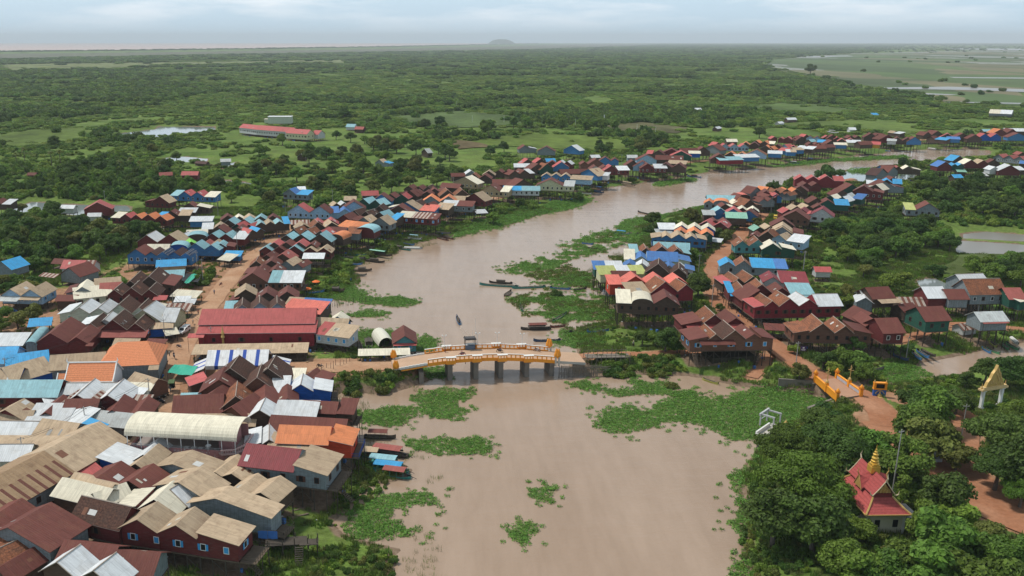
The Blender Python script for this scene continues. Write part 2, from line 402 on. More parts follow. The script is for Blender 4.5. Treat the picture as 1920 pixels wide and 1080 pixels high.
def height(X, Y, sd=None):
    X = np.asarray(X, float); Y = np.asarray(Y, float)
    if sd is None: sd = water_sd(X, Y)
    h = np.where(sd > 0, .12 + np.minimum(sd * .11, 1.15), np.maximum(sd * .2, -2.5))
    h = h + np.where(sd > 1, (fbm(X, Y, 17, 9) - .5) * .5 * np.clip(sd / 6, 0, 1), 0)
    for p, z, rmp in MNDW:
        d = poly_sd(X, Y, p)
        k = sstep(1 + d / rmp) * np.clip(.2 + sd / 9, 0, 1)
        h = np.maximum(h, h + (z - h) * k)
    for n, p, z, hw in ROADW:
        d = line_d(X, Y, p)
        k = sstep(1 - (d - hw - 1.2) / 11) * np.clip(sd / 4 + .3, 0, 1)
        h = np.where(d < hw + 1.2, np.where(sd > -3, z - .12, h), np.maximum(h, h + (z - .12 - h) * k))
    return h
GX0, GY0, GS = -420.0, 100.0, 2.0
_gx, _gy = np.meshgrid(np.arange(GX0, 900, GS), np.arange(GY0, 1000, GS))
GSD = water_sd(_gx, _gy); GH = height(_gx, _gy, GSD)
def grid(A, X, Y):
    X = np.clip((np.asarray(X, float) - GX0) / GS, 0, A.shape[1] - 1.01); Y = np.clip((np.asarray(Y, float) - GY0) / GS, 0, A.shape[0] - 1.01)
    i, j = X.astype(int), Y.astype(int); fx, fy = X - i, Y - j
    return (A[j, i] * (1 - fx) + A[j, i + 1] * fx) * (1 - fy) + (A[j + 1, i] * (1 - fx) + A[j + 1, i + 1] * fx) * fy
def hz(x, y):
    if y > 990: return 1.0
    return float(grid(GH, x, y))

def make_ground():
    ys = [105.0]
    while ys[-1] < 34000: ys.append(ys[-1] + max(1.15, ys[-1] * .0062 if ys[-1] < 900 else ys[-1] * .02))
    ys = np.array([40, 70, 90] + ys); nu = 520
    us = np.linspace(-1, 1, nu)
    us = us * (.86 + .0 * us)
    Yg = np.repeat(ys[:, None], nu, 1); Xg = us[None, :] * (Yg + 60) + .08 * Yg
    sd = water_sd(Xg, Yg); h = height(Xg, Yg, sd)
    far = np.clip((Yg - 1500) / 2000, 0, 1); h = h * (1 - far) + 1.0 * far
    nv = len(ys)
    V = np.stack([Xg, Yg, h], -1).reshape(-1, 3)
    idx = np.arange(nv * nu).reshape(nv, nu)
    Fc = np.stack([idx[:-1, :-1], idx[:-1, 1:], idx[1:, 1:], idx[1:, :-1]], -1).reshape(-1, 4)
    me = bpy.data.meshes.new('ground')
    me.vertices.add(len(V)); me.vertices.foreach_set('co', V.ravel())
    me.loops.add(Fc.size); me.loops.foreach_set('vertex_index', Fc.ravel())
    me.polygons.add(len(Fc)); me.polygons.foreach_set('loop_start', np.arange(0, Fc.size, 4)); me.polygons.foreach_set('loop_total', np.full(len(Fc), 4))
    me.polygons.foreach_set('use_smooth', np.ones(len(Fc), bool))
    me.update(); me.validate()
    # what the surface is made of: bare earth near roads, mud at the water's edge, tended field
    dirt = np.zeros_like(Xg); mud = sstep(1 - sd / 3.2) * (Yg < 1500)
    for n, p, z, hw in ROADW:
        dirt = np.maximum(dirt, sstep(1 - (line_d(Xg, Yg, p) - hw) / (2.0 if n not in ('main_street', 'bridge_approach_road') else 6.0)))
    dv = poly_sd(Xg, Yg, MNDW[0][0]); dirt = np.maximum(dirt, .72 * sstep(.6 + dv / 14))
    fld = np.zeros_like(Xg)
    ca = me.color_attributes.new('cover', 'FLOAT_COLOR', 'POINT')
    ca.data.foreach_set('color', np.stack([dirt, mud, fld, np.ones_like(dirt)], -1).astype(np.float32).ravel())
    k = NB('ground_cover'); g = k.n('ShaderNodeTexCoord').outputs['Object']
    at_ = k.n('ShaderNodeVertexColor', layer_name='cover'); sp = k.n('ShaderNodeSeparateColor'); k.l(at_.outputs[0], sp.inputs[0])
    n1 = k.noise(g, .012, 6, .6); n2 = k.noise(g, .11, 5, .6); n3 = k.noise(g, .9, 4, .6); n4 = k.noise(k.map(g, (1, .35, 1)), .0011, 5, .6)
    gr = k.mix(k.rng(n1, .38, .62), (.088, .152, .028), (.132, .192, .040))
    gr = k.mix(k.rng(n2, .45, .7, 0, .55), gr, (.135, .15, .05))
    gr = k.mix(k.rng(n4, .5, .66, 0, .6), gr, (.125, .165, .055))
    gr = k.mix(1, gr, k.rng(n3, .25, .75, .6, 1.4), 'MULTIPLY'); gr = k.mix(1, gr, k.rng(k.noise(g, .045, 8, .75), .36, .64, .62, 1.25), 'MULTIPLY')
    ea = k.mix(k.rng(n2, .35, .65), (.27, .135, .072), (.37, .22, .135))
    ea = k.mix(1, ea, k.rng(n3, .25, .75, .75, 1.25), 'MULTIPLY')
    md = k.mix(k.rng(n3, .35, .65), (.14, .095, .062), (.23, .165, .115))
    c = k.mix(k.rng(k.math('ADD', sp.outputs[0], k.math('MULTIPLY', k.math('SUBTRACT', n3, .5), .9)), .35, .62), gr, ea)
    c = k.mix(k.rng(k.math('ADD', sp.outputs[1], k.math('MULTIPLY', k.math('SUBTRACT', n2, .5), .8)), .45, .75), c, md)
    k.done(c, .95, .1); k.bump(n3, .7, .3)
    me.materials.append(k.m)
    o = link('ground', me); struct(o, 'green floodplain with bare earth around the village')
make_ground()

def sheet(name, P, z, mat, drape=None, step=None):
    """a flat outline as one sheet"""
    bm = bmesh.new()
    vs = [bm.verts.new((p[0], p[1], z)) for p in P]
    f = bm.faces.new(vs)
    if f.normal.z < 0: f.normal_flip()
    bmesh.ops.triangulate(bm, faces=bm.faces[:])
    me = bpy.data.meshes.new(name); bm.to_mesh(me); bm.free(); me.materials.append(mat)
    return link(name, me)
def wob(P, amp, seg):
    out = []
    n = len(P)
    for i in range(n):
        a, b = np.array(P[i]), np.array(P[(i + 1) % n]); L = np.linalg.norm(b - a); m = max(1, int(L / seg))
        nrm = np.array([-(b - a)[1], (b - a)[0]]) / (L + 1e-9)
        for j in range(m):
            q = a + (b - a) * j / m
            out.append(q + nrm * (noise.noise((q[0] / seg / 2.3, q[1] / seg / 2.3, 3.3)) * amp))
    return out
# water: one sheet at the level of the river, bed below it
k = NB('muddy_water'); g = k.n('ShaderNodeTexCoord').outputs['Object']
n1 = k.noise(k.map(g, (1, .22, 1)), .05, 6, .65); n2 = k.noise(k.map(g, (1, 1.7, 1)), 1.1, 3, .5); n3 = k.noise(k.map(g, (.35, 1.0, 1)), .22, 3, .5)
c = k.mix(k.rng(n1, .3, .7), (.295, .208, .146), (.36, .264, .194)); n5 = k.noise(k.map(g, (1, .16, 1), (0, 0, 0)), .4, 5, .6); c = k.mix(1, c, k.mix(k.rng(n5, .32, .68), (.94, .935, .92), (1.045, 1.045, 1.05)), 'MULTIPLY')
k.done(c, k.rng(n1, .35, .65, .07, .17), .5)
k.b.inputs['IOR'].default_value = 1.33
k.bump(k.math('ADD', n2, k.math('MULTIPLY', n3, 2.6)), .42, .12)
WATER = k.m
mb = MB(); mb.face([(-620, 60, 0), (1250, 60, 0), (1250, 900, 0), (-620, 900, 0)])
struct(mb.obj('river_water', WATER), 'wide muddy brown river')
WET = plain('paddy_water', (.20, .185, .16), .30, .4, 0, .2, .02)
def fieldmat(col):
    nm = 'field_%03d_%03d' % (col[0] * 1000, col[1] * 1000)
    if nm in MATS: return MATS[nm]
    k = NB(nm); g = k.n('ShaderNodeTexCoord').outputs['Object']
    a = k.noise(k.map(g, (1, .3, 1)), .02, 6, .65); b = k.noise(g, .09, 8, .75)
    c = k.mix(k.rng(a, .35, .65), tuple(x * .6 for x in col), tuple(x * 1.2 for x in col))
    c = k.mix(1, c, k.rng(b, .3, .7, .62, 1.35), 'MULTIPLY')
    MATS[nm] = k.done(c, .95, .1)
    return MATS[nm]
# the plain of paddies: parcels, some of them under water
k = NB('paddy_plain'); g = k.n('ShaderNodeTexCoord').outputs['Object']
vo = k.n('ShaderNodeTexVoronoi', distance='MANHATTAN'); wob_ = k.n('ShaderNodeVectorMath', operation='ADD')
k.l(k.map(g, (.0042, .0016, 1), (.3, .1, 0)), wob_.inputs[0]); nz_ = k.n('ShaderNodeTexNoise'); k.l(g, nz_.inputs['Vector']); nz_.inputs['Scale'].default_value = .004
sc_ = k.n('ShaderNodeVectorMath', operation='SCALE'); k.l(nz_.outputs['Color'], sc_.inputs[0]); sc_.inputs['Scale'].default_value = .35; k.l(sc_.outputs[0], wob_.inputs[1]); k.l(wob_.outputs[0], vo.inputs['Vector']); vo.inputs['Scale'].default_value = 1
hs_ = k.n('ShaderNodeSeparateColor'); k.l(vo.outputs['Color'], hs_.inputs[0])
a = k.noise(k.map(g, (1, .3, 1)), .006, 6, .7)
c = k.mix(k.rng(hs_.outputs[0], .2, .8), (.066, .098, .036), (.165, .150, .082)); c = k.mix(k.math('MULTIPLY', k.math('GREATER_THAN', hs_.outputs[1], .72), .8), c, (.075, .125, .035))
c = k.mix(1, c, k.rng(a, .3, .7, .7, 1.3), 'MULTIPLY')
wet = k.math('MULTIPLY', k.math('GREATER_THAN', hs_.outputs[2], .68), k.math('GREATER_THAN', a, .44))
c = k.mix(wet, c, (.21, .21, .18))
k.done(c, k.rng(wet, 0, 1, .95, .5), .25)
PLAINM = k.m
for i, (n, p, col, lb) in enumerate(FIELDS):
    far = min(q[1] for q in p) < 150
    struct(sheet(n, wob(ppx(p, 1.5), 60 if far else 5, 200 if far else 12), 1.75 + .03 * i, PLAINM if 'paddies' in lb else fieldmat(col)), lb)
for i, p in enumerate([[(1640, 164.5), (1780, 163), (1925, 168), (1925, 173), (1840, 170), (1740, 168), (1650, 167)], [(1765, 191), (1850, 192), (1925, 194), (1925, 196.5), (1840, 194.5), (1775, 193)], [(1690, 174), (1760, 176), (1800, 178), (1780, 179), (1700, 177)],
                       [(1500, 105.5), (1590, 104), (1600, 106), (1510, 107.5)], [(1780, 91), (1925, 91), (1925, 94.5), (1850, 93.5), (1790, 92.5)], [(1780, 145), (1925, 146), (1925, 148), (1790, 146.6)],
                       [(1535, 244), (1560, 245), (1577, 250), (1560, 251), (1540, 247)]]):
    struct(sheet('flooded_paddy', wob(ppx(p, 1.8), 14, 50), 2.4 + .02 * i, WET), 'shallow flooded paddy on the far plain')
PNDM = plain('pond_water', (.21, .24, .24), .10, .5, 0, .1, .03)
for p, lb in zip(PONDS, ('long pale pond before the school', 'pond behind the thicket by the red roofed grey house', 'small pond by the field hut', 'pond strip by the two red huts', 'puddle under the grey field hut', 'round pond mirroring the lone tree', 'flooded field strip east of the thicket', 'broad flooded field east of the thicket', 'backwater behind the far bank houses')):
    struct(sheet('pond', wob(ppx(p, .3), 1.5, 9), .05, PNDM if 'field strip' not in lb and 'broad' not in lb else WET), lb)
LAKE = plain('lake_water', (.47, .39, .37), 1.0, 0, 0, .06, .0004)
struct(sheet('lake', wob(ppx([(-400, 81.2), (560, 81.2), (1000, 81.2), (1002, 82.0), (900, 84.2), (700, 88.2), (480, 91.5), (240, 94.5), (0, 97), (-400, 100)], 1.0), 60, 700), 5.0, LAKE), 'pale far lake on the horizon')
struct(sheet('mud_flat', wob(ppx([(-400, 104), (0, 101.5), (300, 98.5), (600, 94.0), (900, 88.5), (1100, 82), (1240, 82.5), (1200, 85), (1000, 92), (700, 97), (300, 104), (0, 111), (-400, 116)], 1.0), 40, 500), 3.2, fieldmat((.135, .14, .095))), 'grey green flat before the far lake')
# roads as sheets on the raised ground
k = NB('dirt_road'); g = k.n('ShaderNodeTexCoord').outputs['Object']
a = k.noise(g, .12, 5, .6); b = k.noise(g, 1.4, 4, .6)
c = k.mix(k.rng(a, .35, .65), (.36, .20, .115), (.45, .285, .18)); c = k.mix(1, c, k.rng(b, .25, .75, .82, 1.18), 'MULTIPLY')
k.done(c, .95, .1); k.bump(b, .5, .08); ROADM = k.m
k = NB('red_dirt_road'); g = k.n('ShaderNodeTexCoord').outputs['Object']
a = k.noise(g, .1, 5, .6); b = k.noise(g, 1.4, 4, .6)
c = k.mix(k.rng(a, .35, .65), (.30, .13, .068), (.38, .195, .115)); c = k.mix(1, c, k.rng(b, .25, .75, .82, 1.18), 'MULTIPLY')
k.done(c, .95, .1); k.bump(b, .5, .08); ROADR = k.m
def spline(P, step):
    P = [np.array(p) for p in P]; out = []
    for i in range(len(P) - 1):
        p0, p1, p2, p3 = P[max(i - 1, 0)], P[i], P[i + 1], P[min(i + 2, len(P) - 1)]
        m = max(2, int(np.linalg.norm(p2 - p1) / step))
        for j in range(m):
            t = j / m
            out.append(.5 * (2 * p1 + (p2 - p0) * t + (2 * p0 - 5 * p1 + 4 * p2 - p3) * t * t + (3 * p1 - p0 - 3 * p2 + p3) * t ** 3))
    out.append(P[-1]); return out
RL = dict(main_street='sandy dirt main street between the stilt houses', bridge_approach_road='dirt road leading onto the yellow bridge', footpath='red dirt footpath from the bridge to the far bank houses',
          village_road='red dirt road winding to the small orange bridge', dirt_track='narrow dirt track down to the water', creek_path='dirt path along the creek bank', upriver_road='dirt road behind the upriver houses',
          hillside_track='dirt track between the house rows', temple_road='wide reddish dirt road past the temple', temple_lane='dirt lane to the golden gate')
for i, (n, p, z, hw) in enumerate(ROADW):
    c = spline(p, 2.5); mb = MB()
    pts = []
    for j, q in enumerate(c):
        t = c[min(j + 1, len(c) - 1)] - c[max(j - 1, 0)]; t = t / (np.linalg.norm(t) + 1e-9); nn = np.array([-t[1], t[0]])
        wv = hw * (1 + .16 * noise.noise((q[0] / 7, q[1] / 7, i)))
        pts.append([(*(q + nn * wv * s), z + .02 + .012 * i + (.06 if s == 0 else 0)) for s in (1, 0, -1)])
    for r0, r1 in zip(pts, pts[1:]):
        for s in (0, 1): mb.face([r0[s + 1], r1[s + 1], r1[s], r0[s]])
    struct(mb.obj(n, ROADM if n in ('main_street', 'bridge_approach_road', 'upriver_road') else ROADR), RL[n])
# the far hill
hc = at(935, 78.5, 0); hd = 26000.0; hx = (935 - CX) / F * hd
mb = MB(); mb.smooth = True
prof = [(0, 128), (.3, 124), (.55, 102), (.72, 66), (.86, 30), (1, 0)]
for (r0, z0), (r1, z1) in zip(prof, prof[1:]):
    for j in range(28):
        a, b = 2 * math.pi * j / 28, 2 * math.pi * (j + 1) / 28
        def hp(r, z, t):
            rr = r * (430 if math.cos(t) > 0 else 380) * (1 + .1 * math.sin(3 * t))
            return (hx + rr * math.cos(t), hd + r * 450 * math.sin(t), z + 1)
        q = [hp(r1, z1, a), hp(r1, z1, b), hp(r0, z0, b), hp(r0, z0, a)]
        mb.face(q if r0 > 0 else q[:3])
struct(mb.obj('far_hill', plain('hill_forest', (.045, .075, .03), .95, .1, 0, .4, .01)), 'lone blue hill on the horizon')
# ---------------------------------------------------------------- stilt houses
def unit_post():
    mb = MB(); mb.tube([(0, 0, 0), (0, 0, 1)], [.5, .46], 6); return mb.mesh('stilt', [WOOD])
POST = unit_post()
def unit_bar():
    mb = MB(); mb.box((.5, 0, 0), (1, 1, 1)); return mb.mesh('brace', [WOOD])
BAR = unit_bar()
def win_mesh(fr, pane, shut=None):
    mb = MB()
    for c, d in (((0, 0, .58), (.98, .09, .09)), ((0, 0, -.58), (.98, .09, .09)), ((-.45, 0, 0), (.09, .09, 1.08)), ((.45, 0, 0), (.09, .09, 1.08))): mb.box(c, d)
    mb.box((0, .01, 0), (.81, .04, 1.07), 0, 1)
    if shut:
        mb.box((-.72, -.05, 0), (.44, .04, 1.15), 0, 2); mb.box((.72, -.05, 0), (.44, .04, 1.15), 0, 2)
    return mb.mesh('window', [fr, pane] + ([shut] if shut else []))
WHT = plain('white_paint', (.72, .72, .70), .55, .35, 0, .1)
BLU = plain('blue_paint', (.05, .30, .62), .55, .35, 0, .12)
BRN = plain('brown_paint', (.10, .045, .03), .65, .3, 0, .2)
WIN = dict(b=win_mesh(WHT, BLU), k=win_mesh(BRN, DARK), s=win_mesh(WHT, DARK, BLU), w=win_mesh(WHT, DARK), f=win_mesh(BRN, DARK, BRN), t=win_mesh(WHT, plain('green_pane', (.04, .30, .22))))
WVAR = dict(s='ssb', k='kkf', w='wkw', f='fkf', b='bbk')
PATCHM = [plain('sheet_pale', (.50, .50, .48), .6), plain('sheet_rust', (.17, .075, .045), .8), plain('sheet_grey', (.26, .26, .25), .6), plain('sheet_cream', (.46, .42, .34), .7)]
RIDGE = plain('ridge_mortar', (.36, .30, .25), .85, .15, 0, .35)
FASC = plain('fascia_white', (.42, .43, .43), .6, .3, 0, .15)
FLOORM = plain('floor_boards', (.12, .09, .065), .85, .15, 0, .4)
def prof_of(kind, n, D, col):
    """outline across a roof piece, from one eave to the other: (offset, rise)"""
    if kind in 'gx':
        r = min(3.4, (.40 if col in 'TK' else .33) * n); return [(0, 0), (n / 2, r), (n, 0)]
    if kind == 'j':   # steep rake over a low left part
        r = min(3.0, .35 * n); return [(0, 0), (n * .35, r), (n, 0)]
    if kind == 's': return [(0, min(1.6, .2 * n)), (n, 0)]
    if kind == 'S': return [(0, 0), (n, min(1.6, .2 * n))]
    if kind == 'F': return [(0, .0), (D, .02)]
    if kind == 'f': return [(0, 0), (D, min(1.8, .22 * D))]
    if kind == 'b': return [(0, min(1.5, .18 * D)), (D, 0)]
    if kind == 'r':
        r = min(3.8, (.40 if col in 'TKHJ' else .30) * D); return [(0, 0), (D / 2, r), (D, 0)]
    if kind in 'aA':
        n_ = n if kind == 'a' else D
        return [(n_ * (.5 - .5 * math.cos(math.pi * i / 10)), min(1.7, .24 * n_) * math.sin(math.pi * i / 10)) for i in range(11)]
    if kind == 'h':
        return [(0, 0), (D / 2, min(3.6, .36 * D)), (D, 0)]
NH = [0]
HOUSES = []
def house(crop, x0, y0, x1, y1, D, segs, wall='d', ze=7.5, wh=2.7, win='', extra='', cat='house', name='stilt_house', label=None, aw=None, op=False, zone=None, rise=1.0, stairs=None, wallr=None, fascia=False, lift=0.0, posts=True, hid=0, rail=None, vd=None):
    if crop in 'GH' and not op and ze > 6.4: ze += 1.1; wh += .2
    elif crop in 'BCDQV' and not op and ze >= 7: ze += 1.25; wh += .15
    a, b = at(*cp(crop, x0, y0), ze), at(*cp(crop, x1, y1), ze)
    Lw = (b - a).length; u = (b - a) / Lw; v = Vector((-u.y, u.x, 0)); ang = math.atan2(u.y, u.x)
    if vd:   # the ridge direction is known: square the front up to it
        mx_ = (x0 + x1) / 2, (y0 + y1) / 2
        v_ = at(*cp(crop, mx_[0] + vd[0], mx_[1] + vd[1]), ze) - at(*cp(crop, *mx_), ze); D = v_.length; v = v_ / D
        u2 = Vector((v.y, -v.x, 0)); c_ = (a + b) / 2; Lw = abs((b - a).dot(u2)) * .5 + Lw * .5; u = u2; a = c_ - u * Lw / 2; ang = math.atan2(u.y, u.x)
    mid = a + u * Lw / 2; pxm, pym, ppm = px_of((mid.x, mid.y, ze))
    size = Lw * ppm
    zf = ze - wh
    ctr = a + u * Lw / 2 + v * D / 2
    gz = hz(ctr.x, ctr.y)
    items = [(float(w or 1), k, c) for w, k, c in re.findall(r'([\d.]*)([a-zA-Z])([A-Z])', segs)]
    tot = sum(i[0] for i in items); big = max(items, key=lambda i: i[0])
    RW = ROOF[big[2]][0]
    auto = label is None
    if label is None:
        ng = sum(1 for i in items if i[1] in 'gx')
        cols = []
        for i in items:
            cw = ROOF[i[2]][0].replace(' tin', '').replace('striped rust and white', 'striped').replace('dark rust stripes', 'rust stripes').replace('orange brown', 'orange').replace('bright ', '').replace('rusty brown', 'rusty')
            if cw not in cols: cols.append(cw)
        shape = {0: 'roof', 1: 'roof', 2: 'twin gables', 3: 'three gables'}.get(ng, 'zigzag gables')
        cw = ' and '.join(cols[:2])
        wl_ = WALL[wall][0].replace('dark weathered wood', 'dark wood').replace('bright ', '')
        label = f'{wl_} {"open shed" if op else "stilt house" if name == "stilt_house" else name.replace("_", " ")} under {cw} {shape}'
    if name == 'stilt_house':
        if pxm < 660 and pym > 640: name = 'market_house'
        elif Lw < 6.2 or (D <= 5 and Lw < 9): name = 'timber_hut'
        label = label.replace('stilt house', name.replace('_', ' ').replace('timber ', '')) if auto else label
    org = Vector((a.x, a.y, 0))
    root = thing(name, org, label, cat if name != 'timber_hut' or cat != 'house' else 'hut', None, ang, ref=(pxm, pym, zone))
    near = size > 46
    HOUSES.append((pxm, pym, Lw, D, org, ang, zf, gz, near, wall, items))
    # roof pieces and walls
    wm = MB(); s0 = 0.0; edges = []
    for n_, (wt, kind, col) in enumerate(items):
        sw = Lw * wt / tot; s1 = s0 + sw; first, last = n_ == 0, n_ == len(items) - 1
        pf = prof_of(kind, sw, D, col)
        pf = [(q, z * rise) for q, z in pf]
        axis_s = kind in 'gxjsSa'
        hi = max(z for _, z in pf)
        zadd = lift + (.03 * (n_ % 2))
        # --- roof slab
        rb = MB(); ov = .55
        P = list(pf)
        def ext(p0, p1, e):
            dx, dz_ = p0[0] - p1[0], p0[1] - p1[1]; l = math.hypot(dx, dz_) + 1e-9
            return (p0[0] + dx / l * e, p0[1] + dz_ / l * e)
        lo_ext = ov if (not axis_s or first) else .06
        hi_ext = ov if (not axis_s or last) else .06
        P = [ext(P[0], P[1], lo_ext)] + P[1:-1] + [ext(P[-1], P[-2], hi_ext)]
        e0, e1 = ((-ov, D + ov) if axis_s else ((s0 - (ov if first else .02)), s1 + (ov if last else .02)))
        th = .09
        def pt(q, e, z):
            if axis_s: return (s0 + q, e, ze + z + zadd)
            return (e, q, ze + z + zadd)
        ins = min(sw * .28, D * .5) if kind == 'h' else 0
        acc = 0
        for (q0, z0), (q1, z1) in zip(P, P[1:]):
            l = math.hypot(q1 - q0, z1 - z0)
            ea0, eb0, ea1, eb1 = e0, e1, e0, e1
            if ins:
                if z0 > .5: ea0, eb0 = e0 + ins, e1 - ins
                if z1 > .5: ea1, eb1 = e0 + ins, e1 - ins
            va = acc if axis_s or True else 0
            uvq = [(e0, va), (e1, va), (e1, va + l), (e0, va + l)]
            t = [pt(q0, ea0, z0 + th), pt(q0, eb0, z0 + th), pt(q1, eb1, z1 + th), pt(q1, ea1, z1 + th)]
            if axis_s: rb.face(list(reversed(t)), 0, list(reversed(uvq)))
            else: rb.face(t, 0, uvq)
            bt = [pt(q0, ea0, z0), pt(q0, eb0, z0), pt(q1, eb1, z1), pt(q1, ea1, z1)]
            if axis_s: rb.face(bt, 0, uvq)
            else: rb.face(list(reversed(bt)), 0, list(reversed(uvq)))
            for e_a, e_b, fl in ((ea0, ea1, 0), (eb0, eb1, 1)):
                f = [pt(q0, e_a, z0), pt(q1, e_b, z1), pt(q1, e_b, z1 + th), pt(q0, e_a, z0 + th)]
                rb.face(f if fl else list(reversed(f)), 1)
            acc += l
        if ins:
            for e_, ei in ((e0, e0 + ins), (e1, e1 - ins)):
                t = [pt(P[0][0], e_, P[0][1] + th), pt(P[1][0], ei, P[1][1] + th), pt(P[2][0], e_, P[2][1] + th)]
                rb.face(t, 0, [(0, 0), (D / 2, 4), (D, 0)])
        for q, z in (P[0], P[-1]):
            rb.face([pt(q, e0, z), pt(q, e1, z), pt(q, e1, z + th), pt(q, e0, z + th)], 1)
        edge = FASC if (fascia or col in 'WCLRUAO') else RIDGE if col in 'TKH' else roof_mat(col)
        if kind == 'x':
            fr = MB()
            for i in range(int(sw / .8) + 1):
                q = min(sw, i * .8); z = pf[1][1] * (1 - abs(q - sw / 2) / (sw / 2))
                fr.tube([(s0 + q, 0, ze + z), (s0 + q, D, ze + z)], .06, 4)
            for i in range(int(D / 1.2) + 1):
                fr.tube([(s0, i * 1.2, ze), (s0 + sw / 2, i * 1.2, ze + pf[1][1]), (s0 + sw, i * 1.2, ze)], .06, 4)
            fr.obj('roof_frame', plain('bare_rafters', (.36, .34, .31), .8), root)
        else:
            ro = rb.obj('roof', [roof_mat(col), edge], root)
            if len(items) > 1 and near:
                ro['label'] = ROOF[col][0] + ' roof section'
            if near and kind in 'grjf' and col in 'BNKTRPM' and random.random() < .75:
                for _ in range(random.randint(1, 3)):
                    jj = random.randrange(len(P) - 1); (q0, z0), (q1, z1) = P[jj], P[jj + 1]; t0 = random.uniform(.08, .6); t1 = t0 + random.uniform(.15, .35); ec = random.uniform(e0 + .8, e1 - 1.8); we = random.choice((.45, .8, .8, 1.6))
                    pb = MB(); f = [pt(q0 + (q1 - q0) * t, e, z0 + (z1 - z0) * t + th + .025) for t, e in ((t0, ec), (t0, ec + we), (t1, ec + we), (t1, ec))]
                    pb.face(f if not axis_s else list(reversed(f))); pb.obj('patch_sheet', random.choice(PATCHM), ro)
            # ridge and verge mortar on tiles
            if near and kind in 'gr' and col in 'TKHW':
                rg = MB()
                if kind == 'g':
                    pk = pf[1]; rg.tube([pt(pk[0], e0, pk[1] + th + .03), pt(pk[0], e1, pk[1] + th + .03)], .11, 5)
                    rg.tube([pt(P[0][0], e0, P[0][1] + th), pt(pk[0], e0, pk[1] + th), pt(P[2][0], e0, P[2][1] + th)], .08, 4)
                else:
                    pk = pf[1]; rg.tube([pt(pk[0], e0, pk[1] + th + .03), pt(pk[0], e1, pk[1] + th + .03)], .11, 5)
                rg.obj('ridge_cap', WHT if col in 'H' else RIDGE, ro)
        # --- wall prism
        i_ = .02
        if axis_s:
            top = [(s0 + i_ + (q / sw) * (sw - 2 * i_), ze + z + zadd + .01) for q, z in pf]
            fr = [(s0 + i_, zf)] + top[:1] + top[1:] + [(s1 - i_, zf)]
            front = [(x, .0, z) for x, z in fr]; back = [(x, D, z) for x, z in fr]
            wm.face(list(reversed(front)), 0, [(x, z) for x, z in reversed(fr)])
            wm.face(back, 0, [(x, z) for x, z in fr])
            for x, zt in ((s0 + i_, top[0][1]), (s1 - i_, top[-1][1])):
                q = [(x, 0, zf), (x, D, zf), (x, D, zt), (x, 0, zt)]
                wm.face(q if x > s0 + .1 else list(reversed(q)), 0, [(0, zf), (D, zf), (D, zt), (0, zt)] if x > s0 + .1 else [(0, zt), (D, zt), (D, zf), (0, zf)])
        else:
            top = [(q, ze + z + zadd + .01) for q, z in pf]
            sd_ = [(0, zf)] + top + [(D, zf)]
            zz = [0 if ins else 1][0]
            if ins: sd_ = [(0, zf), (0, ze), (D, ze), (D, zf)]; top = [(0, ze), (D, ze)]
            for x, rv in ((s0 + i_, False), (s1 - i_, True)):
                q = [(x, y, z) for y, z in sd_]; uvq = [(y, z) for y, z in sd_]
                wm.face(q if not rv else list(reversed(q)), 0, uvq if not rv else list(reversed(uvq)))
            for y, zt, rv in ((0, top[0][1], False), (D, top[-1][1], True)):
                q = [(s0 + i_, y, zf), (s1 - i_, y, zf), (s1 - i_, y, zt), (s0 + i_, y, zt)]
                uvq = [(s0, zf), (s1, zf), (s1, zt), (s0, zt)]
                wm.face(q if not rv else list(reversed(q)), 0, uvq)
        edges.append((s0, s1, kind, col, hi))
        s0 = s1
    if not op:
        wm.face([(0, D, zf), (Lw, D, zf), (Lw, 0, zf), (0, 0, zf)], 0, [(0, 0), (Lw, 0), (Lw, D), (0, D)])
        wm.obj('wall', wall_mat(wall), root)
    # floor edge
    fb = MB(); fb.box((Lw / 2, D / 2, zf - .12), (Lw + .3, D + .3, .18)); 
    if size > 20 and not (op and wh > 4): fb.obj('floor_deck', FLOORM, root)
    # windows
    if win and not op and size > 38:
        wk = win[0]; zc = zf + wh * .52
        n = max(1, int(Lw / (2.5 if len(win) < 2 else float(win[1:]))))
        if near:
            for i in range(n):
                o = link('window', WIN[random.choice(WVAR.get(wk, wk))], root, ((i + .5) * Lw / n + random.uniform(-.2, .2), -.03, zc))
            side = Lw if pxm < 900 else 0
            for i in range(max(1, int(D / 4))):
                o = link('window', WIN[wk], root, (side + (.03 if side else -.03), (i + .5) * D / max(1, int(D / 4)), zc)); o.rotation_euler = (0, 0, math.pi / 2 if side else -math.pi / 2)
        else:
            for i in range(n): link('window', WIN[wk], root, ((i + .5) * Lw / n, -.03, zc))
    # awnings along the front: (from, to, colour, depth)
    for (f0, f1, c, dep) in (aw or []):
        ab = MB(); x_0, x_1 = f0 * Lw, f1 * Lw; z_t, z_b = ze - .12, ze - .12 - dep * .28
        q = [(x_0, -dep, z_b), (x_1, -dep, z_b), (x_1, .1, z_t), (x_0, .1, z_t)]
        ab.face(q, 0, [(x_0, 0), (x_1, 0), (x_1, dep), (x_0, dep)])
        ab.face([(p[0], p[1], p[2] - .07) for p in reversed(q)], 0, [(x_0, dep), (x_1, dep), (x_1, 0), (x_0, 0)])
        ab.face([(x_0, -dep, z_b - .07), (x_1, -dep, z_b - .07), (x_1, -dep, z_b), (x_0, -dep, z_b)], 0)
        aobj = ab.obj('awning', roof_mat(c), root)
        for x in (x_0 + .15, x_1 - .15):
            wp = root_world(org, ang, x, -dep + .2); g_ = hz(*wp)
            if near: p = link('awning_post', POST, root, (x, -dep + .2, g_ - .2)); p.scale = (.12, .12, z_b - g_ + .2)
    # stilts
    nx = max(2, int(Lw / 2.2) + 1); ny = max(2, int(D / 3.0) + 1)
    bottom = zf - .1 if not op else ze
